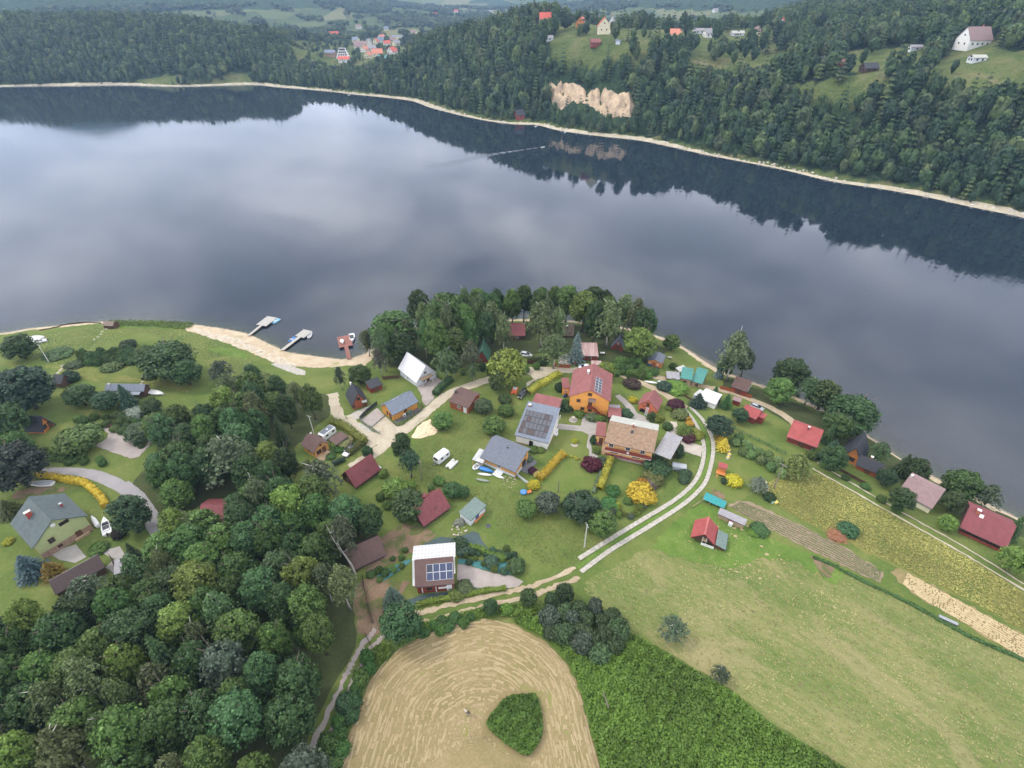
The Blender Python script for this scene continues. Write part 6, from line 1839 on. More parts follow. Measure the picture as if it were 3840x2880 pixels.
def box_of(mat, sz):
    return lambda t: (MB().box((0,0, sz[2] / 2), sz).obj('body', mat, t), MB().box((0,0, sz[2] + .03),(sz[0] + .08, sz[1] + .08,.07)).obj('lid', mat, t))
for p, lab, mm in (((2035,440), 'yellow-lidded white beehive nearest the golden conifers', 0),((2043,478), 'yellow-lidded white beehive second from the golden conifers', 0),((2048,515), 'yellow-lidded white beehive third from the golden conifers', 0),((2036,542), 'yellow-lidded white beehive nearest the red playhouse', 0)):
    simple('beehive', lab, 'beehive', 'A3', p, lambda t: (MB().box((0,0,.35),(.6,.6,.7)).obj('body', WHITE, t), MB().box((0,0,.74),(.7,.7,.1)).obj('lid', pmat('hive_yellow', (.62,.40,.09),.6), t)),.4, 'beehives on the lawn')
simple('barrel', 'pale green box beside the yellow box at the lawn edge', 'box', 'C2', (1525,595), box_of(pmat('mint', (.35,.5,.40),.6),(.8,.8,.6)),.3)
simple('barrel', 'yellow box at the lawn edge below the tall post', 'box', 'C2', (1578,605), box_of(pmat('box_yellow', (.60,.50,.13),.6),(.9,.8,.6)),.3)
def drum(mat):
    return lambda t: (MB().tube([(0,0,0),(0,0,.9)], .32,12).obj('drum', mat, t), MB().tube([(0,0,.9),(0,0,.95)], .30,12).obj('lid', DARKM, t))
BLUEB = pmat('drum_blue', (.02,.07,.32),.5)
simple('barrel', 'blue barrel beside the small orange annex, nearer the lawn', 'barrel', 'B4', (1180,620), drum(BLUEB)); simple('barrel', 'blue barrel beside the small orange annex, against the wall', 'barrel', 'B4', (1205,600), drum(BLUEB))
simple('paddling_tub', 'bright blue plastic tub on the grass by the yellow shrubs', 'tub', 'B3', (1605,1100), lambda t: (MB().tube([(0,0,0),(0,0,.45)], [.7,.85], 14).obj('tub', BLUEP, t), MB().tube([(0,0,.42),(0,0,.47)], .68,14).obj('water', pmat('tub_water', (.08,.22,.40),.15), t)))
def wheelbarrow(t):
    MB().loft([[(-.5,-.35,.6),(-.5,.35,.6),(-.3,.2,.3),(-.3,-.2,.3)], [(.6,-.4,.65),(.6,.4,.65),(.4,.2,.3),(.4,-.2,.3)]]).obj('tray', pmat('barrow_orange', (.60,.15,.03),.5), t)
    MB().tube([(.75,-.06,.2),(.75,.06,.2)], .2,12).obj('wheel', TYRE, t)
    for s in (-1,1): MB().tube([(.75, s * .1,.2),(-.2, s * .25,.32),(-1.1, s * .3,.6)], .03).tube([(-.2, s * .25,.32),(-.3, s * .28,0)], .03).obj('handle', METAL, t)
simple('wheelbarrow', 'orange wheelbarrow beside the bright blue plastic tub', 'wheelbarrow', 'B3', (1700,1105), wheelbarrow, .5)
def tarptable(t):
    m = MB(); n = 8
    rs = random.Random(4)
    vs = [((i / n - .5) * 5.2,(j / 4 - .5) * 2.6,.85 + rs.uniform(-.06,.06) - .15 * (i - 4) / 4) for j in range(5) for i in range(n + 1)]
    m.add(vs, [(j * (n + 1) + i, j * (n + 1) + i + 1,(j + 1) * (n + 1) + i + 1,(j + 1) * (n + 1) + i) for j in range(4) for i in range(n)])
    m.add([(x, y, z - .06) for x, y, z in vs], [((j + 1) * (n + 1) + i, (j + 1) * (n + 1) + i + 1, j * (n + 1) + i + 1, j * (n + 1) + i) for j in range(4) for i in range(n)])
    m.obj('tarpaulin', pmat('teal_tarp', (.03,.25,.25),.6,.2,2,.4,5), t)
    for i in range(4):
        for s in (-1,1): MB().tube([(-2.5 + 1.66 * i, s * 1.25,0),(-2.5 + 1.66 * i, s * 1.25,1.0)], .06).obj('stake', WALLM['tanw'], t)
    for k in range(6): MB().tube([(-2.7,-1.2 + .45 * k, .78),(-2.2,-1.2 + .45 * k, .92)], .07).obj('log_end', WALLM['tanw'], t)
a, rz, _ = two_pts('C2', (460,510),(700,610),.8)
simple('log_stack', 'log stack under a torn teal tarpaulin at the track bend', 'log stack', 'C2', None, tarptable, rz, loc=a)
def brushpile(t):
    m = MB(); rs = random.Random(8)
    for i in range(150):
        a, r = rs.uniform(0,6.28),2.1 * math.sqrt(rs.random())
        h = .9 * (1 - (r / 2.3) ** 2)
        c = Vector((r * math.cos(a), r * math.sin(a), rs.uniform(.05, max(.1, h))))
        d = Vector((rs.uniform(-1,1), rs.uniform(-1,1), rs.uniform(-.3,.3))).normalized() * rs.uniform(.4,1.0)
        m.tube([c - d, c + d * .3 + Vector((0,0,.1)), c + d], rs.uniform(.025,.06),4)
    m.obj('branches', pmat('cut_branches', (.44,.22,.12),.9,.35,3, tint=(.25,.10,.06)), t); MB().ball((0,0,0),(1.9,1.9,.7),12,6,0,.15, rs).obj('heap', pmat('branch_heap', (.24,.11,.06),.95,.3,4,.8,6), t)
simple('brush_pile', 'heap of reddish cut branches in the tall yellow grass', 'brush pile', 'A5', (1850,800), brushpile)
def manhole(t): MB().tube([(0,0,0),(0,0,.3)], .55,14).obj('ring', METAL, t); MB().tube([(0,0,.3),(0,0,.36)], .5,14).obj('lid', DARKM, t)
simple('well_cover', 'round dark well cover in a bare soil patch', 'well cover', 'C1', (1530,95), manhole)
def tarp_heap(t):
    m = MB(); rs = random.Random(2)
    m.ball((0,0,0),(1.5,1.1,1.3),14,8,0,.12, rs); m.obj('tarpaulin', pmat('olive_tarp', (.16,.17,.13),.7,.25,2,.5,4), t)
simple('covered_heap', 'heap under a crumpled olive tarpaulin beside the sage green shed', 'heap', 'A4', (1045,470), tarp_heap, .4)
def stones(t, n, R, seed=1, mat=STONE, big=.35):
    rs = random.Random(seed)
    for i in range(n):
        a, r = rs.uniform(0,6.28), R * math.sqrt(rs.random())
        s = rs.uniform(.4,1) * big
        MB().ball((r * math.cos(a), r * math.sin(a), s * .4),(s, s * rs.uniform(.6,1), s * .7),7,5,0,.2, rs).obj('stone', mat, t)
simple('stone_heap', 'heap of mixed stones below the crumpled olive tarpaulin', 'stone heap', 'A4', (1050,530), lambda t: stones(t, 22,2.2,5))
simple('rubble_heap', 'scatter of pale rubble below the slate grey cottage step', 'rubble', 'B3', (1370,920), lambda t: stones(t, 26,2.2,6, pmat('rubble', (.50,.42,.34),.9),.22))
simple('rock_border', 'row of pale stones beside the paved drive of the salmon outbuilding', 'stones', 'B6', (880,1280), lambda t: stones(t, 9,.9,9))
simple('water_trough', 'long pale metal trough on the edge of the straw strip', 'trough', 'A8', (1800,330), lambda t: MB().loft([[(x, -.35,.5),(x, .35,.5),(x, .28,.05),(x, -.28,.05)] for x in (-1.6,1.6)]).obj('trough', METAL, t),-.6)
simple('hay_clumps', 'pale dry grass clumps lying round the red field barn', 'hay', 'C2', (1000,1300), lambda t: [MB().ball((R_.uniform(-13,9), R_.uniform(-9,7) , .05),(q, q * .8,.12),6,4,0,.3, R_).obj('clump', HAY, t) for q in [R_.uniform(.2,.55) for _ in range(55)]])
def person_small(label, p, top, hair, trousers, rz, skin=(.50,.30,.22), group='people in the hay field', off=(0,0)):
    g = ground('A7', p)
    g = Vector((g.x + off[0], g.y + off[1], hn(g.x + off[0], g.y + off[1])))
    t = thing('person', label, 'person', g, rz, group)
    J = {'pelvis': (0,0,.95,.135), 'belly': (0,.0,1.12,.125), 'chest': (0,0,1.34,.15), 'neck': (0,.01,1.50,.055), 'head': (0,.04,1.60,.085), 'top': (0,.03,1.72,.085),
         'sl': (.17,0,1.43,.065), 'el': (.24,.03,1.16,.048), 'wl': (.12,.24,1.14,.036), 'sr': (-.17,0,1.43,.065), 'er': (-.24,.03,1.16,.048), 'wr': (-.12,.24,1.14,.036),
         'hl': (.10,0,.88,.10), 'kl': (.11,.03,.50,.07), 'al': (.12,0,.09,.048), 'tl': (.13,.16,.04,.04), 'hr': (-.10,0,.88,.10), 'kr': (-.11,.03,.50,.07), 'ar': (-.12,0,.09,.048), 'tr': (-.13,.16,.04,.04)}
    E = [('pelvis', 'belly'),('belly', 'chest'),('chest', 'neck'),('neck', 'head'),('head', 'top'),('chest', 'sl'),('sl', 'el'),('el', 'wl'),('chest', 'sr'),('sr', 'er'),('er', 'wr'),('pelvis', 'hl'),('hl', 'kl'),('kl', 'al'),('al', 'tl'),('pelvis', 'hr'),('hr', 'kr'),('kr', 'ar'),('ar', 'tr')]
    for side, s in (('l', 1),('r', -1)):
        w = J['w' + side]
        for k in range(4):
            nm = 'f%s%d' % (side, k); J[nm] = (w[0] - s * .03 + s * .018 * k, w[1] + .10 + (.02 if k in (1,2) else 0), w[2] - .01,.010); E.append(('w' + side, nm))
        nm = 'th' + side; J[nm] = (w[0] - s * .06, w[1] + .05, w[2] + .02,.012); E.append(('w' + side, nm))
    ks = list(J)
    me = bpy.data.meshes.new('body')
    me.from_pydata([J[k][:3] for k in ks], [(ks.index(a), ks.index(b)) for a, b in E], [])
    tm = new_mat('clothed_body')
    nt2 = tm.node_tree; L = nt2.links.new
    tc = N(nt2, 'ShaderNodeTexCoord'); sp = N(nt2, 'ShaderNodeSeparateXYZ'); L(tc.outputs['Object'], sp.inputs[0])
    r = ramp(nt2, [(0,(.05,.05,.05)),(.055, trousers),(.49, top),(.775, skin)], 'CONSTANT')
    mr = N(nt2, 'ShaderNodeMapRange', ins={1: 0,2: 1.92,3: 0,4: 1}); L(sp.outputs['Z'], mr.inputs[0]); L(mr.outputs[0], r.inputs[0])
    b = N(nt2, 'ShaderNodeBsdfPrincipled', ins={'Roughness': .8}); o = N(nt2, 'ShaderNodeOutputMaterial'); L(r.outputs[0], b.inputs['Base Color']); L(b.outputs[0], o.inputs[0])
    me.materials.append(tm)
    bo = mobj('body', me, t)
    sk = bo.modifiers.new('skin', 'SKIN'); sk.use_smooth_shade = True
    for i, k in enumerate(ks):
        me.skin_vertices[0].data[i].radius = (J[k][3], J[k][3]); 
    me.skin_vertices[0].data[0].use_root = True
    bo.modifiers.new('sub', 'SUBSURF').levels = 1
    bo.modifiers['sub'].render_levels = 1
    m = MB(); m.ball((0,.005,1.70),(.105,.115,.10),12,8); m.ball((0,-.06,1.58),(.09,.06,.14),10,6); m.obj('hair', pmat('hair_%d' % int(hair[0] * 1000), hair, .6), t, True)
    m = MB(); m.ball((0,.135,1.63),.014,6,4); m.ball((.03,.118,1.655),.009,6,4); m.ball((-.03,.118,1.655),.009,6,4); m.box((0,.122,1.585),(.04,.012,.008)); m.obj('face', pmat('face_features', (.28,.13,.10),.7), t)
person_small('person in a black top standing in the hay field, nearer the green island', (1122,822),(.012,.010,.012),(.035,.016,.012),(.5,.46,.44),2.6)
person_small('person in a white top with dark brown hair standing close behind the one in black', (1108,815),(.66,.62,.58),(.05,.018,.014),(.16,.17,.20),2.2, off=(-.1,.22))

# ------------------------------------------------------------------ trees one by one
OAKC, DARKC, MIDC, LIGHTC, BIRCHC, LIMEC = (.058,.106,.027),(.045,.082,.026),(.086,.146,.034),(.128,.195,.040),(.112,.150,.056),(.165,.185,.036)
BLUEC, GREYC, YELC, GOLDC, PURPC, WILC = (.130,.185,.175),(.080,.105,.070),(.420,.370,.030),(.40,.24,.035),(.075,.022,.030),(.150,.190,.055)
NAMEOF = {'oak': 'broadleaf_tree', 'tall': 'broadleaf_tree', 'round': 'broadleaf_tree', 'birch': 'birch_tree', 'willow': 'willow_tree', 'spruce': 'spruce_tree', 'thuja': 'conifer_tree', 'pine': 'pine_tree'}
def T(z, p, rD, h, kind, col, label, group=None, name=None, cat='tree'):
    x, y, r = crown_spot(z, p, rD, h, .62)
    return plant_tree(kind, x, y, r * 1.05, h, col, name or NAMEOF[kind], label, cat, group)
def S(z, p, rD, h, col, label, group=None, name='shrub', meshes=None, cat='shrub'):
    x, y, r = crown_spot(z, p, rD, h, .5)
    return plant_shrub(meshes or SHRUB, x, y, r * 1.05, h, col, name, label, cat, group)
# the peninsula
for a in [((850,712),50,18, 'tall', OAKC, 'great dark broadleaf tree at the water side of the white-roofed chalet'),
          ((905,660),27,19, 'tall', DARKC, 'narrow dark tree at the lake end of the peninsula wood'),
          ((968,676),48,20, 'oak', OAKC, 'broad dark tree behind the leaning shore birches, left of the tall grove'),
          ((1062,688),34,17, 'birch', BIRCHC, 'pale birch left of the faded crimson roof, nearer the lake'),
          ((1088,712),24,15, 'birch', BIRCHC, 'slim birch touching the left end of the faded crimson roof'),
          ((1170,690),36,19, 'birch', BIRCHC, 'tall pale birch right of the faded crimson roof'),
          ((1205,698),24,16, 'birch', BIRCHC, 'slim birch between the crimson roof and the weathered tan cabin'),
          ((1198,752),34,13, 'birch', (.088,.125,.048), 'drooping birch over the star-patterned court'),
          ((1225,648),27,18, 'tall', MIDC, 'light green tree at the lake edge behind the weathered tan cabin'),
          ((1262,662),32,18, 'tall', LIGHTC, 'bright green tree on the lake edge of the grove'),
          ((1285,652),30,19, 'tall', DARKC, 'dark tree on the lake edge beside the bright green one'),
          ((1316,690),34,19, 'birch', BIRCHC, 'tall birch above the dark red steep cabin'),
          ((1350,672),30,18, 'birch', BIRCHC, 'olive birch beside the dark red steep cabin, closer to the water'),
          ((1392,690),28,14, 'oak', DARKC, 'round dark tree at the right tip of the peninsula grove'),
          ((1385,735),34,12, 'oak', LIGHTC, 'bright green maple behind the silver-grey steep roof'),
          ((1095,785),40,13, 'round', LIMEC, 'round yellow-green lime tree standing by the lane'),
          ((1077,815),20,8, 'round', (.075,.105,.034), 'smaller olive tree attached to the round lime tree'),
          ((963,780),33,11, 'birch', (.075,.12,.045), 'bushy birch next to the white-roofed chalet'),
          ((1017,765),23,14, 'birch', (.10,.115,.06), 'thin bare-topped birch in front of the green steep roof'),
          ((1022,800),17,7, 'birch', (.07,.105,.04), 'low young birch below the green steep roof'),
          ((1247,742),20,12, 'spruce', BLUEC, 'silver-blue spruce beside the rust-striped roof'),
          ((1310,796),19,5.5, 'round', (.13,.165,.028), 'olive-yellow young tree behind the tall orange house'),
          ((792,735),22,11, 'birch', (.095,.12,.05), 'leaning bare birch over the brown jetty shore'),
          ((818,775),16,12, 'birch', (.11,.11,.075), 'bare-stemmed birch at the edge of the peninsula sand'),
          ((776,806),24,7, 'oak', OAKC, 'dark rounded tree behind the orange-red steep cabin'),
          ((733,812),14,9, 'birch', (.06,.09,.05), 'slender grey-green birch by the left branch of the lane'),
          ((1588,758),38,20, 'birch', (.10,.125,.058), 'tall pale shore birch standing alone against the lake'),
          ((1568,790),18,8, 'tall', DARKC, 'dark tree at the foot of the tall shore birch'),((1612,775),20,12, 'tall', (.055,.085,.038), 'dense tree sharing the foot of the tall shore birch'),
          ((1713,800),36,12, 'oak', DARKC, 'dark lakeside tree farthest up the right shore'),
          ((1688,838),30,9, 'oak', MIDC, 'mid green tree on the lane behind the silver-grey hatchback'),
          ((1752,838),28,11, 'birch', (.06,.10,.035), 'feathery tree between the dark lakeside trees'),
          ((1783,848),34,11, 'oak', (.07,.115,.034), 'leafy yellow-green tree on the right shore'),
          ((1845,888),52,12, 'oak', (.042,.082,.026), 'largest rounded tree of the right shore'),
          ((1812,915),30,9, 'oak', OAKC, 'dark tree tucked below the largest rounded shore tree'),
          ((1800,968),26,8, 'spruce', (.035,.075,.035), 'spreading dark larch beside the vivid crimson roof'),
          ((1726,1000),30,7, 'willow', WILC, 'light green willow at the corner of the lawn'),
          ((1902,975),24,8, 'birch', (.06,.10,.035), 'green tree behind the dark steep-gabled house'),
          ((1958,998),20,8, 'spruce', DARKC, 'dark conifer on the shore above the lilac-brown roof'),((1985,1012),24,8, 'oak', DARKC, 'dark tree beside the shore conifer'),
          ((1918,1028),20,5.5, 'oak', (.04,.085,.034), 'rounded green tree at the wing of the steep-gabled house'),
          ((2085,1042),36,9, 'oak', OAKC, 'broad dark tree between the lilac-brown and the maroon roofs'),((2062,1080),20,7, 'oak', (.06,.085,.03), 'olive tree behind the lilac-brown roof'),
          ((2140,1070),26,9, 'birch', (.065,.09,.045), 'grey birch with a pale bare limb by the maroon lodge'),((2050,1126),17,4.5, 'round', LIGHTC, 'light green young tree at the veranda end of the lodge'),
          ((2196,1205),28,7, 'oak', LIGHTC, 'bright tree below the maroon lodge at the frame edge'),((2203,1130),18,9, 'spruce', DARKC, 'dark conifer behind the maroon lodge'),
          ((1452,736),18,6, 'oak', MIDC, 'green tree over the shore behind the orange and blue cabin')]:
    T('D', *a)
# garden and field trees
for a in [((868,962),22,11, 'tall', DARKC, 'dark tall conifer-like tree by the lane, nearer the junction'),((884,998),24,9, 'pine', (.04,.078,.034), 'dark bushy pine beside the weathered pole'),
          ((955,905),21,4.5, 'round', MIDC, 'small fruit tree beside the bright sand heap'),((1065,915),25,5, 'round', MIDC, 'small fruit tree on the grass left of the white solar house'),
          ((1045,875),20,4.5, 'round', (.075,.12,.05), 'pale fruit tree beside the little brown-roofed cottage'),((1100,885),12,3.5, 'round', MIDC, 'tiny fruit tree below the black estate car'),
          ((1183,1082),27,5, 'round', GREYC, 'grey-green bushy tree at the lower garden corner'),((1138,1095),24,4, 'round', MIDC, 'low green bush tree beside the grey-green one'),
          ((1257,1090),40,7, 'oak', (.034,.062,.028), 'dark spreading tree below the dark maroon round bush'),((1302,1126),32,6, 'oak', MIDC, 'bright green tree above the concrete utility pole'),
          ((865,1340),44,9, 'oak', (.045,.10,.036), 'large round green tree at the bend of the dirt track'),((845,1282),24,6, 'spruce', (.07,.11,.08), 'blue-grey young spruce beside the brown-roofed solar house'),
          ((1059,1308),16,3.6, 'round', (.05,.10,.036), 'rounded green tree on the verge above the hay field'),((1142,1287),18,4.5, 'round', (.055,.095,.032), 'upright bush tree on the verge at the end of the gravel yard'),
          ((1220,1277),20,5, 'round', (.045,.08,.03), 'dark upright bush tree by the concrete track end'),((1456,1355),34,5, 'birch', (.07,.10,.055), 'lone grey-green bush tree in the mown meadow'),
          ((1558,1455),22,3.5, 'birch', (.055,.085,.045), 'low grey-green bush tree at the edge of the tall weeds'),((1640,1043),22,4.2, 'willow', (.15,.18,.12), 'silvery willow beside the yellow shrub and garden chairs'),
          ((880,1085),34,7, 'round', (.06,.10,.034), 'leafy garden tree between the two dark red roofs'),((852,1050),26,4, 'round', LIGHTC, 'light green shrubby tree between the two dark red roofs'),
          ((975,1055),20,3.5, 'round', (.05,.11,.035), 'bright leafed bush tree above the dark red stepped roof'),((1000,1060),14,3, 'round', (.05,.11,.035), 'small bush tree above the dark red stepped roof'),
          ((1410,895),13,3, 'thuja', (.05,.09,.03), 'small conifer beside the salmon outbuilding'),((1546,845),13,5, 'thuja', (.035,.10,.03), 'green columnar tree before the slate roofs by the lane'),((1572,862),13,5.5, 'thuja', (.045,.12,.03), 'bright ivy-clad column tree beside the red board fence'),
          ((1510,860),20,5, 'spruce', (.035,.06,.04), 'dark spruce at the end of the white tarpaulin garage'),((1555,920),30,6, 'pine', (.03,.06,.034), 'spreading dark pine where the lane meets the concrete track'),
          ((1600,895),18,5, 'oak', (.04,.085,.034), 'green tree between the white garage and the coral red roof'),((1555,800),12,5, 'spruce', BLUEC, 'small silver spruce beside the bright teal roof'),
          ((1480,928),22,3.2, 'willow', LIGHTC, 'weeping green tree in the white rock garden'),((1388,862),16,2.6, 'round', (.05,.10,.03), 'green tree')][:-1]:
    T('D', *a)
# left side
for a in [((38,745),34,9, 'oak', DARKC, 'dark tree on the far left shoreline'),((45,832),56,14, 'oak', (.03,.058,.032), 'huge dark tree over the small dark roofed cabin'),((8,905),40,12, 'oak', DARKC, 'dark tree at the left frame edge above the black-roofed house'),
          ((25,1000),56,13, 'oak', (.040,.056,.040), 'huge grey-green tree at the left frame edge by the asphalt lane'),((30,960),30,10, 'oak', OAKC, 'green tree below the black-roofed house'),
          ((360,772),56,12, 'oak', DARKC, 'massive dark oak alone on the left lawn'),((318,765),26,8, 'oak', OAKC, 'smaller dark tree against the massive lawn oak'),((398,800),30,9, 'oak', DARKC, 'dark lobe tree on the right of the massive lawn oak'),
          ((165,945),42,6.5, 'round', (.085,.135,.034), 'soft light green tree beside the orange gable of the black-roofed house'),((475,800),28,9, 'birch', (.06,.085,.05), 'grey birch at the edge of the middle wood by the lawn'),
          ((170,850),30,7, 'oak', DARKC, 'dark bushy tree behind the small dark roofed cabin'),((225,862),26,6, 'oak', (.035,.068,.03), 'dark bushy tree left of the ribbed grey roof'),((265,848),22,8, 'spruce', (.035,.07,.038), 'dark conifer in front of the ribbed grey roof'),
          ((325,875),20,5, 'round', DARKC, 'round dark tree right of the ribbed grey roof'),((300,930),30,4.5, 'round', (.075,.12,.055), 'pale green bush tree beside the dry bank'),((60,1110),20,5, 'spruce', (.06,.075,.02), 'olive conifer at the left of the pale green house')][:-1] + [
          ((12,1092),26,5, 'spruce', (.06,.075,.022), 'olive conifer left of the pale green house'),((52,1216),32,6.5, 'spruce', (.055,.095,.10), 'broad blue spruce below the pale green house'),((104,1226),24,4.6, 'thuja', (.20,.15,.018), 'golden bushy conifer beside the broad blue spruce'),
          ((185,1275),44,9, 'birch', (.06,.085,.045), 'grey-green tree in front of the long dark outhouse'),((150,1310),30,7, 'oak', DARKC, 'dark tree below the long dark outhouse'),((275,1105),40,11, 'oak', (.045,.078,.034), 'green tree by the white motor dinghy and the lane'),
          ((283,1190),20,7, 'thuja', (.035,.06,.02), 'dark weeping conifer beside the paved terrace'),((690,1030),46,13, 'birch', (.078,.095,.05), 'large olive birch at the left end of the long dark red roof'),((490,985),60,16, 'birch', (.085,.115,.058), 'largest pale birch of the middle wood'),
          ((740,1155),34,15, 'birch', (.08,.095,.05), 'birch with bare white limbs above the dark umber cabin'),((700,1250),30,13, 'birch', (.085,.11,.05), 'leaning pale birch at the lower corner of the umber cabin'),((800,1120),28,11, 'tall', DARKC, 'dark tall tree beside the umber cabin')]:
    T('D', *a)
# bare white birch
def bare_birch():
    x, y, r = crown_spot('D', (745,1150),30,15,.6)
    t = thing('bare_birch', 'leafless white birch forking high above the dark umber cabin', 'tree', (*ground('D', (768,1240)),))
    rs = random.Random(12)
    m = MB()
    base = Vector((0,0,-.3)); top = Vector((-3.2,1.5,9.5))
    m.tube([base, Vector((-.4,.2,3)), Vector((-1.5,.6,6.2)), top, top + Vector((-1,.8,4))], [.24,.2,.16,.11,.03], 7)
    m.obj('trunk', BIRCHBARK, t)
    for k in range(9):
        p = Vector((-1.5,.6,6.2)).lerp(top + Vector((-.6,.5,2)), rs.random())
        d = Vector((rs.uniform(-1,1), rs.uniform(-1,1), rs.uniform(.8,1.6))) * 1.6
        MB().tube([p, p + d * .5, p + d + Vector((0,0,.5))], [.08,.05,.015], 5).obj('limb', BIRCHBARK, t)
bare_birch()
# woods: the single trees
def poly_world(pts, h=8.):
    return np.array([at_z('D', p, h) for p in pts])
def fill(pts, dmin, seed, h=15.):
    P = poly_world(pts, h)
    rs = np.random.RandomState(seed)
    x0, y0 = P.min(0); x1, y1 = P.max(0)
    got = []
    X, Y = rs.uniform(x0, x1,7000), rs.uniform(y0, y1,7000)
    k = in_poly(X, Y, P)
    for x, y in zip(X[k].tolist(), Y[k].tolist()):
        if all((x - a) ** 2 + (y - b) ** 2 > dmin * dmin for a, b in got): got.append((x, y))
    return got
OCC = [(o.location.x, o.location.y, (5.5 if o.get('category') in ('house', 'cabin', 'hut', 'outhouse', 'annex', 'shed', 'outbuilding') else 3.0)) for o in COL.objects if o.parent is None and o.get('category') and o.get('category') not in ('fence', 'shrub')]
def free(x, y):
    return all((x - a) ** 2 + (y - b) ** 2 > r * r for a, b, r in OCC)
LM = {'the long dark outhouse': (170,1260), 'the dark umber cabin': (790,1200), 'the dark timber threshold': (796,1385), 'the pale green house': (110,1130), 'the hut sunk in the wood': (455,1105), 'the long dark red roof': (787,1015),
      'the leafless white birch': (768,1240), 'the person in black': (1011,1552), 'the broad blue spruce': (52,1230), 'the large round tree': (865,1370), 'the ribbed grey roof': (255,845), 'the concrete ramp': (620,798), 'the chocolate brown roof': (675,965),
      'the massive lawn oak': (360,800), 'the white motor dinghy': (228,1138), 'the white-roofed chalet': (895,800), 'the faded crimson roof': (1115,720), 'the weathered tan cabin': (1225,705), 'the rust-striped roof': (1275,760), 'the dark red steep cabin': (1340,750),
      'the red-brown jetty': (750,765), 'the round lime tree': (1095,810), 'the tall shore birch': (1588,800), 'the vivid crimson roof': (1735,945), 'the steep-gabled house': (1850,990), 'the lilac-brown roof': (1985,1062), 'the maroon lodge': (2140,1135), 'the silver hatchback': (1640,872),
      'the brown-roofed solar house': (937,1240), 'the concrete utility pole': (1262,1180), 'the dark stepped red roof': (935,1090), 'the apricot house': (1370,980), 'the sage green shed': (1018,1105), 'the maroon dome bush': (1278,1000), 'the black-roofed steep house': (105,910), 'the white gravel yard': (250,960), 'the golden conifers': (1555,935)}
LM = {k: np.array(tuple(ground('D', v))[:2]) for k, v in LM.items()}
ONES = 'first second third fourth fifth sixth seventh eighth ninth tenth eleventh twelfth thirteenth fourteenth fifteenth sixteenth seventeenth eighteenth nineteenth twentieth'.split()
def rank_labels(objs, base=None):
    """tell alike plants apart by their order of distance from things one can find"""
    if not objs: return
    P = np.array([(o.location.x, o.location.y) for o in objs])
    near = sorted(LM, key=lambda k: np.linalg.norm(LM[k] - P.mean(0)) - .5 * np.linalg.norm(P - P.mean(0), axis=1).max())[:9]
    D = np.stack([np.linalg.norm(P - LM[k], axis=1) for k in near], 1)
    Rk = D.argsort(0).argsort(0)
    for i, o in enumerate(objs):
        j = min(range(len(near)), key=lambda q: (Rk[i, q], D[i, q]))
        r = int(Rk[i, j])
        o['label'] = (base or o['label']) + (', nearest ' if r == 0 else ', %s nearest ' % (ONES[r] if r < 20 else 'twenty-' + ONES[r - 20] if r < 29 else 'thirtieth')) + near[j]
def stepping():
    made = []
    for p in ((930,270),(905,285),(880,298),(850,318),(838,340),(810,364),(780,384),(1190,715),(1180,735),(1170,752),(510,630),(495,645),(480,660)):
        g = ground('Z4', p)
        m = MB().ball((0,0,0),(.55,.42,.12),8,4,0,.2, WD)
        made.append(m.obj('stepping_stone', STONE, None, loc=(g.x, g.y, g.z + .06), label='flat pale stepping stone', cat='stone', group='stepping stones on the left lawn'))
    rank_labels(made)
def colour_word(c):
    if c[2] > .045 and c[0] < .12: return 'grey-green'
    return 'dark green' if c[1] < .08 else 'deep green' if c[1] < .105 else 'mid green' if c[1] < .135 else 'fresh green' if c[1] < .17 else 'bright yellow-green'
HOUSES = [(o.location.x, o.location.y) for o in COL.objects if o.parent is None and o.get('category') in ('house', 'cabin', 'annex', 'shed', 'outbuilding', 'house wing', 'carport', 'garage', 'car', 'cottage', 'shelter')]
def unhidden(x, y, r, h):
    L = math.hypot(x, y); ux, uy = x / L, y / L
    for a, b in HOUSES:
        t = (a - x) * ux + (b - y) * uy; q = abs((a - x) * -uy + (b - y) * ux)
        if -3 < t < h * 1.0 + 3.5 and q < r + 3.5: return False
    return True
LANE = np.vstack([catmull([tuple(ground('A1', p))[:2] for p in [(1080,400),(1220,520),(1320,660),(1400,790),(1460,900),(1490,1000)]], 4)])
LANE2 = np.array([tuple(ground('D', p))[:2] for p in [(830,1352),(800,1380),(768,1425),(745,1465),(715,1530),(680,1600),(655,1660)]])
PAL = [(DARKC, .2),(OAKC, .22),(MIDC, .2),((.058,.112,.040),.16),((.088,.140,.036),.12),(GREYC, .05),((.135,.195,.040),.05)]
def pick(rs):
    u = rs.random(); s = 0
    for c, w in PAL:
        s += w
        if u < s: return c
    return MIDC
WD = random.Random(31)
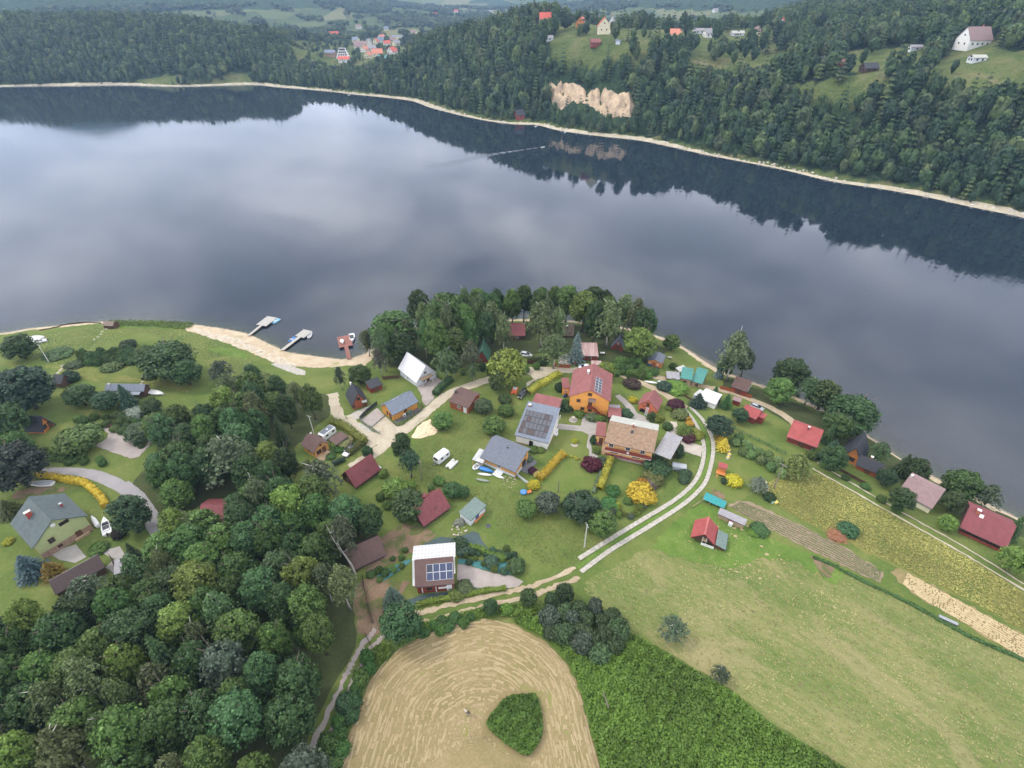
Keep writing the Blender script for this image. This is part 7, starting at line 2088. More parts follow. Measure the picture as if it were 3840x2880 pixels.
def wood_of(pts, dmin, seed, where, hr, birchshare=.2, rr=(2.9,4.5), grp=None):
    made = ([], [], [])
    for x, y in fill(pts, dmin, seed):
        if not free(x, y): continue
        if d_line(np.array([x]), np.array([y]), LANE)[0] < 3.0 or d_line(np.array([x]), np.array([y]), LANE2)[0] < 3.2: continue
        r, h = WD.uniform(*rr), WD.uniform(*hr)
        if where != 'large wood' and not unhidden(x, y, r, h): continue
        if WD.random() < birchshare:
            made[0].append(plant_tree('birch', x, y, r * .85, h * 1.12,(BIRCHC[0] * WD.uniform(.7,1), BIRCHC[1] * WD.uniform(.75,1.05), BIRCHC[2] * .9), 'birch_tree', 'pale feathery birch in the %s' % where, 'tree', 'birches in the %s' % where))
        elif WD.random() < .07:
            made[1].append(plant_tree('spruce', x, y, r * .7, h * 1.05, DARKC, 'spruce_tree', 'dark pointed conifer in the %s' % where, 'tree', 'conifers in the %s' % where))
        else:
            c = pick(WD)
            made[2].append(plant_tree(WD.choice(['oak', 'oak', 'tall']), x, y, r, h, c, 'broadleaf_tree', colour_word(c) + ' broadleaf tree in the %s' % where, 'tree', 'broadleaf trees in the %s' % where))
    for k in made: rank_labels(k)
stepping()
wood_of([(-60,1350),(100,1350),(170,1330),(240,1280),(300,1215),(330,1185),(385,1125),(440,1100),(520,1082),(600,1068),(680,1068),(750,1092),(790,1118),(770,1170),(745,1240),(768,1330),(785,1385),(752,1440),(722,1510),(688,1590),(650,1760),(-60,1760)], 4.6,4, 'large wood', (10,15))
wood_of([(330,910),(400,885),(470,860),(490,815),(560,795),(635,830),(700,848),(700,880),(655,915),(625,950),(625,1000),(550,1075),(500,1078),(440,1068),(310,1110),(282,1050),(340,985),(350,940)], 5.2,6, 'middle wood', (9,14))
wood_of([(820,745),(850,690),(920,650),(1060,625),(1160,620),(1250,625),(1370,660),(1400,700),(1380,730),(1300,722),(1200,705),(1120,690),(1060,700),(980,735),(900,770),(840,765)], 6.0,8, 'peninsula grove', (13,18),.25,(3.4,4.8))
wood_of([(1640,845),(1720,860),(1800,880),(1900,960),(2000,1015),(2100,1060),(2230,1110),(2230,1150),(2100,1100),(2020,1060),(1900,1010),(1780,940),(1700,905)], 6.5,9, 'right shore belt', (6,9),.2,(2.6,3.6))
# undergrowth between and around
US = [0]
def scrub(pts, dmin, seed, h, r, cols, label, group, name='bush', hz=9.):
    made = []
    for x, y in fill(pts, dmin, seed, hz):
        if not free(x, y): continue
        if d_line(np.array([x]), np.array([y]), LANE2)[0] < 2.2: continue
        if hz < 10.5 and not unhidden(x, y, r[1], h[1]): continue
        made.append(plant_shrub(SHRUB, x, y, WD.uniform(*r), WD.uniform(*h), WD.choice(cols), name, label, 'shrub', group))
    rank_labels(made)
scrub([(1180,1300),(1240,1295),(1330,1340),(1345,1400),(1300,1420),(1240,1400),(1190,1370)], 2.3,3,(2.5,4.5),(1.6,2.6), [GREYC, (.06,.095,.04),(.07,.11,.045)], 'grey-green thicket bush beside the hay field', 'bushes in the thicket beside the hay field')
scrub([(905,1350),(1000,1325),(1090,1310),(1090,1328),(1000,1342),(915,1372)], 1.7,4,(.8,1.6),(.9,1.5), [(.07,.14,.028),(.055,.11,.03)], 'low bush on the bank above the hay field', 'bushes on the bank of the hay field')
scrub([(800,1400),(775,1450),(745,1520),(715,1600),(690,1680),(720,1680),(745,1590),(775,1510),(815,1440)], 1.9,5,(1.5,3.0),(1.1,1.9), [(.06,.125,.03),(.05,.10,.035),(.085,.145,.034)], 'leafy bush along the twin gravel ruts', 'bushes along the gravel ruts')
scrub([(1560,950),(1600,935),(1680,985),(1715,1010),(1700,1025),(1640,985)], 1.9,7,(1.5,2.8),(1.2,1.8), [(.14,.21,.07),(.11,.18,.06),(.17,.23,.085)], 'pale leafy shrub along the green fence', 'shrubs along the green mesh fence')
scrub([(1290,790),(1370,760),(1420,790),(1400,800),(1340,800)], 2.0,8,(1.5,3),(1.4,2.2), [MIDC, OAKC], 'green bush on the peninsula slope', 'bushes beside the dark red steep cabin')
scrub([(900,775),(1000,790),(1060,770),(1120,760),(1200,775),(1150,790),(1050,800),(940,800)], 3.2,9,(1.5,3),(1.3,2.2), [OAKC, MIDC, DARKC], 'dark bush under the peninsula trees', 'bushes under the peninsula trees')
scrub([(170,755),(270,745),(300,765),(260,775),(180,775)], 2.0,10,(1.8,3.2),(1.4,2.2), [OAKC, DARKC], 'dark shrub in the row across the left lawn', 'shrubs across the left lawn')
scrub([(150,900),(250,890),(350,920),(320,945),(230,920),(160,920)], 2.4,12,(1.0,2.2),(1.1,1.8), [(.07,.12,.03), OAKC, (.10,.15,.04)], 'mixed shrub along the dry bank', 'shrubs along the dry bank')
scrub([(258,912),(290,915),(312,945),(300,962),(275,940)], 1.5,13,(.5,.9),(.6,1.0), [DARKC, OAKC], 'low dark shrub in the gravel yard bed', 'shrubs in the bed of the gravel yard')
scrub([(60,955),(110,968),(210,985),(225,998),(120,990),(70,980)], 2.4,14,(.8,1.8),(1.1,1.8), [(.06,.12,.03), MIDC], 'leafy shrub above the asphalt lane', 'shrubs above the asphalt lane')
scrub([(820,1020),(960,1030),(1010,1075),(990,1110),(920,1075),(830,1100),(800,1060)], 3.4,15,(1,2.4),(1.0,1.8), [LIGHTC, MIDC, (.10,.16,.05)], 'green shrub in the overgrown garden', 'shrubs between the dark red roofs')
scrub([(1000,1190),(1100,1180),(1125,1215),(1090,1235),(1010,1210)], 1.5,16,(.5,1.3),(.6,1.1), [MIDC, LIGHTC, (.05,.10,.05)], 'small green shrub on the garden membrane', 'shrubs on the garden membrane')
scrub([(800,1235),(880,1175),(880,1210),(810,1260)], 1.7,17,(.5,1.3),(.7,1.2), [MIDC, OAKC], 'small shrub left of the white glazed canopy', 'shrubs left of the white canopy')
scrub([(1440,760),(1490,770),(1520,800),(1500,805),(1450,790)], 1.8,18,(1.2,2.6),(1.2,1.9), [OAKC, MIDC, DARKC], 'dark shrub above the sandy shore', 'shrubs above the sandy shore')
scrub([(1690,905),(1760,940),(1830,985),(1960,1075),(1945,1085),(1800,1000),(1700,930)], 3.2,19,(1,2.4),(1.1,1.8), [OAKC, MIDC, (.08,.13,.03)], 'green shrub among the shore cabins', 'shrubs among the right shore cabins')
scrub([(1300,1085),(1330,1100),(1370,1112),(1385,1085),(1405,1060),(1412,1070),(1370,1112),(1310,1113)], 1.5,20,(.6,1.6),(.7,1.2), [MIDC, (.12,.17,.03), GREYC], 'small shrub in the apricot garden bed', 'shrubs in the apricot garden bed')
scrub([(1150,1050),(1290,1100),(1280,1112),(1150,1070)], 1.6,21,(.7,1.5),(.8,1.3), [MIDC, (.09,.14,.05),(.06,.10,.03)], 'small shrub along the lower lawn edge', 'shrubs along the lower lawn edge')
scrub([(560,1110),(700,1085),(780,1110),(700,1200),(400,1250),(200,1400),(60,1600),(400,1600),(620,1500),(700,1300)], 7.0,22,(4,7),(2.4,3.2), [OAKC, MIDC, (.08,.14,.034)], 'understorey bush in the large wood', 'understorey bushes in the large wood', hz=11.)
# individual shrubs
for a in [('B6', (105,965),11,1.4, YELC, 'round yellow bush in a dark edged ring by the paved drive'),('B6', (95,690),20,2.2,(.075,.055,.040), 'dark purple-brown bush above the salmon outbuilding'),('B6', (825,1050),19,2.6, PURPC, 'dark purple bush by the bend of the concrete track'),
          ('B6', (1020,1590),16,2.0,(.085,.03,.035), 'purple bush at the end of the white rock garden'),('B6', (690,1410),12,1.6,(.05,.11,.025), 'green bush beside the white rock garden'),('B6', (1170,1540),17,1.2,(.22,.26,.04), 'yellow-green bush beside the concrete track'),
          ('B6', (890,1200),19,2.0,(.14,.18,.06), 'pale domed bush beside the dark purple one'),('B6', (1005,1270),9,1.1, GOLDC, 'small golden bush along the dark bed, upper'),('B6', (1050,1360),10,1.1, GOLDC, 'small golden bush along the dark bed, lower'),('B6', (525,1260),14,1.8,(.15,.18,.03), 'olive yellow bush at the corner of the salmon outbuilding'),
          ('B6', (820,760),30,1.6,(.11,.20,.03), 'bright green spreading vine bower over the dark soil strip'),('B6', (625,740),17,2.2,(.035,.065,.04), 'dark round bush at the end of the canoe hulls'),('B6', (715,1110),8,1.2, LIGHTC, 'little bright green bush left of the dark purple one'),
          ('B5', (310,1055),23,2.3,(.065,.012,.022), 'dark maroon dome-shaped bush at the garden corner'),('B5', (1710,830),20,2.4,(.03,.062,.022), 'clipped dark round bush beside the grey carport'),('B5', (1390,1110),30,3.0,(.045,.09,.036), 'large green bush at the corner of the apricot house'),
          ('B5', (1130,1540),34,2.6,(.42,.30,.03), 'large golden-yellow bush in the apricot garden'),('B5', (1140,1370),14,2.0,(.40,.24,.04), 'amber bush beside the large golden one'),('B5', (1270,1410),16,1.8,(.12,.09,.085), 'grey-purple bush beside the large golden one'),('B5', (1330,1290),26,2.0,(.13,.15,.045), 'olive bush behind the large golden one'),
          ('B5', (660,1500),17,1.8,(.05,.12,.03), 'round green bush on the apricot lawn'),('B5', (480,1020),14,1.6,(.06,.09,.05), 'grey-green bush beside the maroon dome'),('B5', (1840,1310),13,1.5,(.05,.085,.04), 'low green bush below the grey trailer'),('B5', (1860,1220),16,1.6,(.045,.08,.035), 'spreading green bush behind the grey trailer'),
          ('B5', (870,225),16,2.2,(.05,.10,.045), 'rounded green bush beside the maroon-roofed shed'),('B5', (340,650),9,2.4,(.035,.075,.02), 'narrow green bush at the entrance wing'),('B5', (380,840),9,1.2,(.09,.13,.025), 'small clipped bush at the foot of the steps'),
          ('B4', (1205,750),17,2.6,(.05,.095,.034), 'leafy green bush at the corner of the tall orange house'),('B4', (1110,440),13,2.4,(.03,.065,.02), 'clipped dark bush beside the small orange annex'),('B4', (1420,890),13,1.4,(.10,.16,.03), 'light green mound below the tall orange house'),('B4', (1640,940),13,1.8,(.10,.13,.06), 'grey-green mound at the foot of the outside stairs'),('B4', (1760,970),12,1.8,(.10,.16,.035), 'fresh green bush at the foot of the outside stairs'),
          ('B4', (1350,1345),8,1.1,(.28,.30,.03), 'clipped yellow topiary in the round stone ring'),('B4', (660,1480),12,1.1, MIDC, 'small green bush before the white solar house'),('B4', (790,1490),10,.9, LIGHTC, 'smaller bright bush before the white solar house'),('B4', (200,830),18,3.0, MIDC, 'leafy bush under the orange pedal boat slope'),('B4', (190,640),16,2.2,(.06,.10,.03), 'green bush beside the white bags on the grass'),
          ('B3', (1770,960),14,1.5, YELC, 'bright yellow bush at the end of the pale panel fence'),('B3', (1690,520),12,1.2,(.10,.13,.09), 'silver-green bush at the slate cottage porch'),('B3', (1760,730),11,1.1, PURPC, 'purple bush beside the slate cottage lawn'),('B3', (1830,780),9,.9,(.40,.34,.12), 'pale yellow bush beside the slate cottage lawn'),
          ('A5', (1000,330),20,2.0, YELC, 'yellow flowering shrub in front of the silvery willow'),('A5', (930,340),10,1.2,(.03,.055,.025), 'dark little bush left of the yellow flowering shrub'),('A5', (1300,470),14,1.6,(.03,.06,.02), 'dark bush at the lawn edge by the yellow box'),('A5', (1950,740),24,1.8,(.045,.10,.04), 'green bush behind the heap of cut branches'),('A5', (1160,770),12,.7,(.11,.22,.03), 'bright lime patch plant behind the red barn'),('A5', (1210,740),22,1.0,(.05,.10,.03), 'low green bramble behind the red barn'),
          ('B2', (825,370),13,1.6,(.28,.27,.12), 'clipped pale round bush beside the white car, lower'),('B2', (900,305),13,1.6,(.28,.25,.12), 'clipped pale round bush beside the white car, upper'),('B2', (760,450),13,1.1,(.05,.13,.025), 'bright green low bush beside the brown cabin terrace'),('B2', (620,570),11,.9,(.06,.12,.03), 'little green bush below the brown cabin terrace'),('B2', (1230,490),12,2.8,(.04,.08,.03), 'dark green bush at the hedge corner of the lane'),
          ('C1', (1160,1010),20,1.5,(.09,.12,.05), 'olive bush at the corner of the brown-roofed solar house'),('C1', (1050,1120),18,1.2,(.12,.17,.04), 'yellow-green bush below the brown-roofed solar house'),('C1', (1570,620),18,1.5,(.055,.10,.06), 'blue-green mound on the teal garden membrane'),('C1', (1100,350),18,2.4,(.055,.09,.045), 'green bush at the upper corner of the glazed canopy'),('C1', (1150,450),16,1.6,(.06,.10,.06), 'silver-green bush right of the glazed canopy'),('C1', (1950,680),22,2.2,(.07,.12,.04), 'leafy bush at the far end of the teal garden membrane'),
          ('C4', (1830,440),22,2.0,(.20,.24,.19), 'white-flowering shrub beside the dry bank'),('C4', (1445,597),9,.7, YELC, 'little yellow bush at the head of the gravel yard'),('C4', (1810,720),8,.7, YELC, 'little yellow bush in the dark bed of the gravel yard'),('C4', (1550,605),9,.9, PURPC, 'little purple bush at the head of the gravel yard'),('A1', (70,900),12,.9,(.30,.32,.03), 'yellow-green tuft at the left of the pale green house'),('A1', (870,960),22,1.0,(.07,.14,.025), 'bright green bush at the base of the pale green house'),('A1', (1045,830),14,2.2,(.045,.035,.03), 'dark brown bush beside the white motor dinghy'),
          ('Z4', (930,600),26,1.6,(.09,.14,.04), 'yellow-green bush on the left lawn'),('Z4', (620,590),22,1.2,(.05,.09,.03), 'dark mound on the left lawn'),('Z4', (480,500),30,1.4,(.055,.10,.03), 'low green bush behind the pale left pole'),('Z4', (1060,420),18,2.6,(.05,.085,.04), 'grey-green bush beside the massive lawn oak'),('Z4', (570,690),20,3.0,(.03,.06,.03), 'pointed dark bush beside the small dark roofed cabin'),
          ('A4', (1440,1180),15,1.6,(.11,.18,.03), 'bright lime bush on the verge above the hay field'),('A7', (330,740),22,3.0,(.06,.115,.05), 'pale leafed bush at the left edge of the hay field'),('A7', (220,1000),26,3.0,(.07,.14,.034), 'bright bush low on the left edge of the hay field'),('A3', (950,960),22,1.6,(.05,.12,.03), 'bright green bush at the lower corner of the apricot garden'),('A3', (1000,965),15,1.4,(.26,.30,.02), 'lime yellow bush at the lower corner of the apricot garden'),('A3', (1115,930),11,1.0, MIDC, 'small green bush in the rockery of the apricot garden')]:
    S(*a)
# hedges: a leafy body on a line
def hedge(z, pts, w, h, col, label, seed=1, rough=.2, name='hedge'):
    P = catmull([tuple(ground(z, p))[:2] for p in pts], 6) if len(pts) > 2 else np.array([tuple(ground(z, p))[:2] for p in pts])
    P = np.array(densify([tuple(p) for p in P], .5,0, False))
    rs = np.random.RandomState(seed)
    Tg = np.gradient(P, axis=0); Tg /= np.linalg.norm(Tg, axis=1)[:, None] + 1e-9
    Nn = np.stack([-Tg[:, 1], Tg[:, 0]], 1)
    zz = H_near(P[:, 0], P[:, 1])
    c0 = np.array([P[0][0], P[0][1], zz[0]])
    parts = []
    V = []
    for i in range(len(P)):
        k = 1 + rs.uniform(-rough, rough)
        for a, b in ((-.5,-.1),(-.46,.82),(-.2,.92),(.2,.92),(.46,.82),(.5,-.1)):
            q = P[i] + Nn[i] * a * w * k * .9
            V.append((q[0], q[1], zz[i] + max(-.1, b * h * k)))
    V = np.array(V); n = len(P)
    Q = [(i * 6 + k, i * 6 + k + 1, i * 6 + 7 + k, i * 6 + 6 + k) for i in range(n - 1) for k in range(5)] + [(0,1,4,5),(1,2,3,4),((n - 1) * 6,(n - 1) * 6 + 1,(n - 1) * 6 + 4,(n - 1) * 6 + 5)]
    parts.append((V - c0, np.array(Q),.4))
    m = int(len(P) * 26 * max(.6, w))
    i = rs.randint(0, n, m); a = rs.uniform(-.55,.55, m); top = rs.uniform(0,1, m) < .5
    b = np.where(top, rs.uniform(.88,1.08, m), rs.uniform(.1,1, m)); a = np.where(top, a, np.sign(a) * rs.uniform(.44,.56, m))
    C = np.column_stack([P[i] + Nn[i] * (a * w)[:, None] + Tg[i] * rs.uniform(-.3,.3, m)[:, None], zz[i] + b * h + rs.normal(0, rough * .25 * h, m) * top]) - c0
    nn = np.column_stack([Nn[i] * np.where(top, 0, np.sign(a))[:, None], np.where(top, 1.,.3)])
    v, q = leaves(C, nn, rs.uniform(.16,.34, m), rs, 1,.5)
    parts.append((v, q, np.repeat(np.clip(rs.normal(.5,.2, m),0,1),4)))
    V, Q, T_ = join(parts)
    o = mobj(name, npmesh(name, V, Q, LEAF, T_), None, c0, None, label, 'hedge')
    o.color = (*col, 1)
hedge('B2', [(640,55),(760,80),(900,150),(1080,290),(1200,370)], 2.0,1.9,(.15,.165,.03), 'clipped yellow-green hedge along the left branch of the lane', 1,.06)
hedge('B2', [(1190,385),(1060,460),(930,560)], 1.3,1.6,(.11,.13,.03), 'clipped hedge beside the white car, turning along the lane', 2,.06)
hedge('B2', [(670,735),(860,650)], .9,1.4,(.035,.06,.035), 'short dark clipped hedge below the white car', 3,.06)
hedge('B2', [(0,860),(110,800),(270,700)], 1.0,1.4,(.08,.10,.025), 'olive hedge at the edge of the middle wood', 4,.08)
hedge('B4', [(590,560),(720,460),(850,390),(1000,290),(1100,250)], 2.0,1.3,(.36,.34,.05), 'loose yellow hedge on the lawn beside the lane', 5,.25)
hedge('A3', [(300,740),(370,670),(430,600),(480,545),(525,515)], 1.7,1.4,(.42,.32,.03), 'yellow and amber hedge below the slate grey cottage', 6,.25)
hedge('A3', [(850,830),(890,740),(920,650),(955,560)], 1.6,1.5,(.36,.36,.04), 'yellow hedge dividing the two lawns', 7,.25)
hedge('A3', [(800,860),(830,770),(868,670)], .7,.7,(.12,.16,.09), 'low silver-green edging beside the yellow dividing hedge', 8,.2)
hedge('C3', [(640,20),(900,60),(1150,110),(1380,150),(1500,220),(1620,330),(1720,430),(1760,540)], 1.5,1.3,(.40,.27,.02), 'curving golden-yellow hedge under the asphalt lane', 9,.25)
hedge('C1', [(480,1290),(700,1230),(1000,1180),(1250,1130),(1500,1080),(1790,1045)], 1.0,.8,(.13,.18,.025), 'low lime green hedge below the brown-roofed solar house', 10,.12)
hedge('C1', [(1220,420),(1400,440),(1500,510),(1650,560),(1800,590)], 1.1,.9,(.10,.16,.025), 'low green hedge above the teal garden membrane', 11,.12)
hedge('B8', [(665,750),(800,740),(930,735)], 1.3,1.5,(.075,.10,.03), 'row of young thuja behind the dark board fence', 12,.35)
hedge('B1', [(1915,900),(2000,800),(2130,690),(2190,660)], 2.0,1.6,(.045,.085,.03), 'dark hedge along the gravel drive of the white-roofed chalet', 13,.2)
hedge('B6', [(1150,990),(1250,1030),(1340,1070)], 1.6,1.3,(.07,.10,.025), 'clipped hedge below the white tarpaulin garage', 14,.08)
hedge('A8', [(1080,-10),(1180,30),(1330,110),(1480,180),(1620,250),(1780,340),(1950,430),(2230,550)], .7,.45,(.05,.095,.025), 'thin dark green field margin along the straw strip', 15,.3)
for k in range(4):
    T('Z7', [(668,985),(675,1030),(690,1080),(702,1130)][k], 12 + k, 4.2, 'thuja', (.48,.37,.04), 'golden conifer in the row by the track, %s' % ['farthest from the beehives', 'second from the top', 'third from the top', 'nearest the beehives'][k], 'golden conifers by the track', 'conifer_tree')
TH = []
for seg, n in ((((1462,650),(1390,780),(1300,900),(1210,1010),(1160,1075)),20),(((1130,1080),(1040,1045),(950,1005)),8)):
    P = catmull([tuple(ground('A3', p))[:2] for p in seg], 6)
    s = np.concatenate([[0], np.cumsum(np.linalg.norm(np.diff(P, axis=0), axis=1))])
    for d in np.linspace(0, s[-1], n):
        x, y = np.interp(d, s, P[:, 0]), np.interp(d, s, P[:, 1])
        TH.append(plant_tree('thuja', x, y, .55, TR.uniform(1.4,1.9),(.13,.15,.03), 'young_thuja', 'small yellow-green thuja in the apricot garden row', 'tree', 'thuja row round the apricot garden'))
rank_labels(TH)
CU = []
for x_, p in enumerate([(560,518),(593,526),(632,536),(640,552),(660,546),(708,556)]):
    g = ground('A3', p)
    CU.append(plant_shrub(BALL, g.x, g.y, .42,.6,(.40,.40,.05), 'flower_cushion', 'round yellow cushion plant in the lawn row', 'plant', 'yellow cushion plants across the lawn'))
rank_labels(CU)

# tall weeds, leaf by leaf
def weeds(name, pts, n, hgt, col, label, z='D', ls=(.22,.5), seed=1, hump=.35, jit=.7):
    P = np.array([tuple(ground(z, p))[:2] for p in pts])
    P = np.array([tuple(q) for q in catmull(P, 4, True)])
    rs = np.random.RandomState(seed)
    x0, y0 = P.min(0); x1, y1 = P.max(0)
    x = rs.uniform(x0, x1, n * 3); y = rs.uniform(y0, y1, n * 3)
    k = in_poly(x, y, P); x, y = x[k][:n], y[k][:n]
    m = len(x)
    lump = np.sin(x * 1.1 + 2 * np.sin(y * .7)) * np.cos(y * .9 + 1.5 * np.sin(x * .5)) + .6 * np.sin(x * 2.3 - y * 1.9)
    big = np.sin(x * .23 + 1.2 * np.sin(y * .17)) * np.cos(y * .21)
    zt = hgt * (1 + hump * lump * .6) * rs.uniform(.45,1.05, m)
    C = np.column_stack([x, y, H_near(x, y) + zt])
    nn = np.tile((0,0,1.),(m, 1))
    v, q = leaves(C, nn, rs.uniform(ls[0], ls[1], m), rs, .8, jit)
    t = np.repeat(np.clip(.42 + .18 * lump * .6 + .22 * big + rs.normal(0,.14, m),0,1),4)
    o = mobj(name, npmesh(name, v, q, LEAF, t), kind='stuff', label=label)
    o.color = (*col, 1)
WEEDP = [(1112,1340),(1150,1335),(1200,1345),(1300,1345),(1380,1380),(1480,1440),(1580,1500),(1680,1580),(1800,1650),(1850,1720),(1312,1740),(1298,1660),(1272,1570),(1257,1500),(1232,1440),(1184,1385),(1130,1355)]
sheet('weed_floor', 'D', WEEDP, DGRASS, .06,.4,1.2, inner=3)
weeds('tall_weeds', WEEDP, 52000,.95,(.105,.19,.028), 'dense bright green nettles and weeds beside the hay field', seed=2)
weeds('tall_weeds', ISLAND, 9000,.95,(.09,.18,.028), 'island of dense green weeds left standing in the hay field', 'A7', seed=3)
weeds('tall_weeds', [(905,1352),(985,1328),(1085,1308),(1180,1312),(1150,1330),(1050,1334),(985,1342),(915,1372),(850,1408),(880,1380)], 5200,.6,(.13,.21,.035), 'green weedy bank between the dirt track and hay field', seed=4)
weeds('tall_weeds', [(812,1398),(785,1450),(752,1520),(720,1600),(690,1700),(712,1700),(738,1610),(770,1520),(800,1458),(850,1405)], 6500,.7,(.11,.19,.032), 'green weedy verge along the twin gravel ruts', seed=5)
weeds('reeds', [(420,700),(395,697),(330,694),(240,694),(245,703),(330,707),(400,711)], 3000,.6,(.11,.19,.035), 'green rushes along the left lake edge', seed=6)
weeds('grass_tufts', [(1262,1262),(1350,1216),(1450,1162),(1500,1126),(1600,1140),(1750,1212),(1900,1276),(2050,1354),(2212,1434),(2290,1480),(2300,1720),(1880,1700),(1700,1570),(1580,1485),(1480,1425),(1380,1365),(1300,1315)], 11000,.07,(.29,.275,.11), 'short tufts of mown meadow grass', seed=7, ls=(.16,.42), hump=.2, jit=.28)
weeds('tall_grass', [(1650,1052),(1705,1026),(1765,1024),(1850,1072),(1950,1126),(2100,1212),(2212,1284),(2310,1345),(2310,1425),(2212,1362),(2060,1280),(1940,1222),(1800,1155),(1690,1098)], 14000,.22,(.26,.24,.07), 'tall yellowing grass of the upper field', seed=8, ls=(.15,.4), hump=.6, jit=.28)
weeds('garden_grass', [(905,905),(985,890),(1060,905),(1100,850),(1120,900),(1030,960),(1000,1040),(1120,1060),(1240,1130),(1300,1160),(1220,1230),(1100,1170),(1060,1120),(960,1060),(880,1040),(850,1010),(900,960)], 6000,.10,(.19,.22,.06), 'rough garden grass between the cabins', seed=9, ls=(.14,.36), hump=.3, jit=.28)
weeds('rough_grass', [(60,735),(230,705),(400,715),(560,790),(600,830),(480,800),(420,760),(300,720),(160,790),(330,830),(200,820),(90,780)], 5000,.12,(.19,.22,.06), 'rough grass on the left shore lawn', seed=10, ls=(.2,.5), hump=.3, jit=.28)

# ------------------------------------------------------------------ the far side
ROOFM['fred'] = pmat('far_roof_red', (.50,.10,.07),.7,.1); ROOFM['fsalmon'] = pmat('far_roof_salmon', (.52,.20,.13),.7,.1); ROOFM['fblue'] = pmat('far_roof_slate', (.16,.19,.25),.7,.1); ROOFM['fteal'] = pmat('far_roof_teal', (.16,.33,.32),.7,.1)
FAR_OCC = []
def far_house(z, p, w, d, hw, hr, yaw, wall, roof, label, cat='house', wins=3, chim=True, storeys=1, flat=False, name='far_house'):
    g = ground_far(z, p)
    t = thing(name, label, cat, (g.x, g.y, g.z - .4), math.radians(yaw))
    FAR_OCC.append((g.x, g.y, max(w, d) / 2))
    if flat:
        for k in range(storeys):
            s = 1 - .16 * k
            MB().box((0, d * .1 * k, hw * (k + .5) / storeys),(w * s, d * s, hw / storeys)).obj('storey', WALLM[wall], t)
            MB().box((0, d * .1 * k - d * s / 2 - .35, hw * (k + 1) / storeys),(w * s * .9,.9,.2)).obj('balcony', DARKM, t)
            me = MB().box((0,0,0),(w / 9,.12, hw / storeys * .55)).mesh('window', PANE)
            for i in range(4): mobj('window', me, t, ((i - 1.5) * w * s / 4.6, d * .1 * k - d * s / 2 - .02, hw * (k + .5) / storeys))
        MB().box((0, d * .1 * (storeys - 1), hw + .12),(w * (1 - .16 * (storeys - 1)) + .4, d * (1 - .16 * (storeys - 1)) + .4,.25)).obj('roof', ROOFM[roof], t)
        return t
    MB().prism([(-d / 2,-1.5),(d / 2,-1.5),(d / 2, hw),(0, hr - .05),(-d / 2, hw)], -w / 2, w / 2).obj('wall', WALLM[wall], t)
    sl = (hr - hw) / (d / 2)
    for s in (-1,1):
        m = MB(); roof_slope(m, w + .9,(s * (d / 2 + .5), hw - sl * .5),(0, hr), 'flat', .2); m.obj('roof', ROOFM[roof], t)
    if chim: MB().box((w * .2,.6, hr + .3),(.8,.8,1.8)).obj('chimney', BRICK, t)
    me = MB().box((0,0,0),(1.3,.12,1.4)).mesh('window', PANE)
    for i in range(wins):
        mobj('window', me, t, ((i - (wins - 1) / 2) * w / (wins + .5),-d / 2 - .03, hw * .55))
    me = MB().box((0,0,0),(.12,1.2,1.3)).mesh('window', PANE)
    for y, zz in ((-d * .2, hw * .55),(d * .2, hw * .55),(0, hw + (hr - hw) * .35)):
        for s in (-1,1): mobj('window', me, t, (s * (w / 2 + .03), y, zz))
    return t
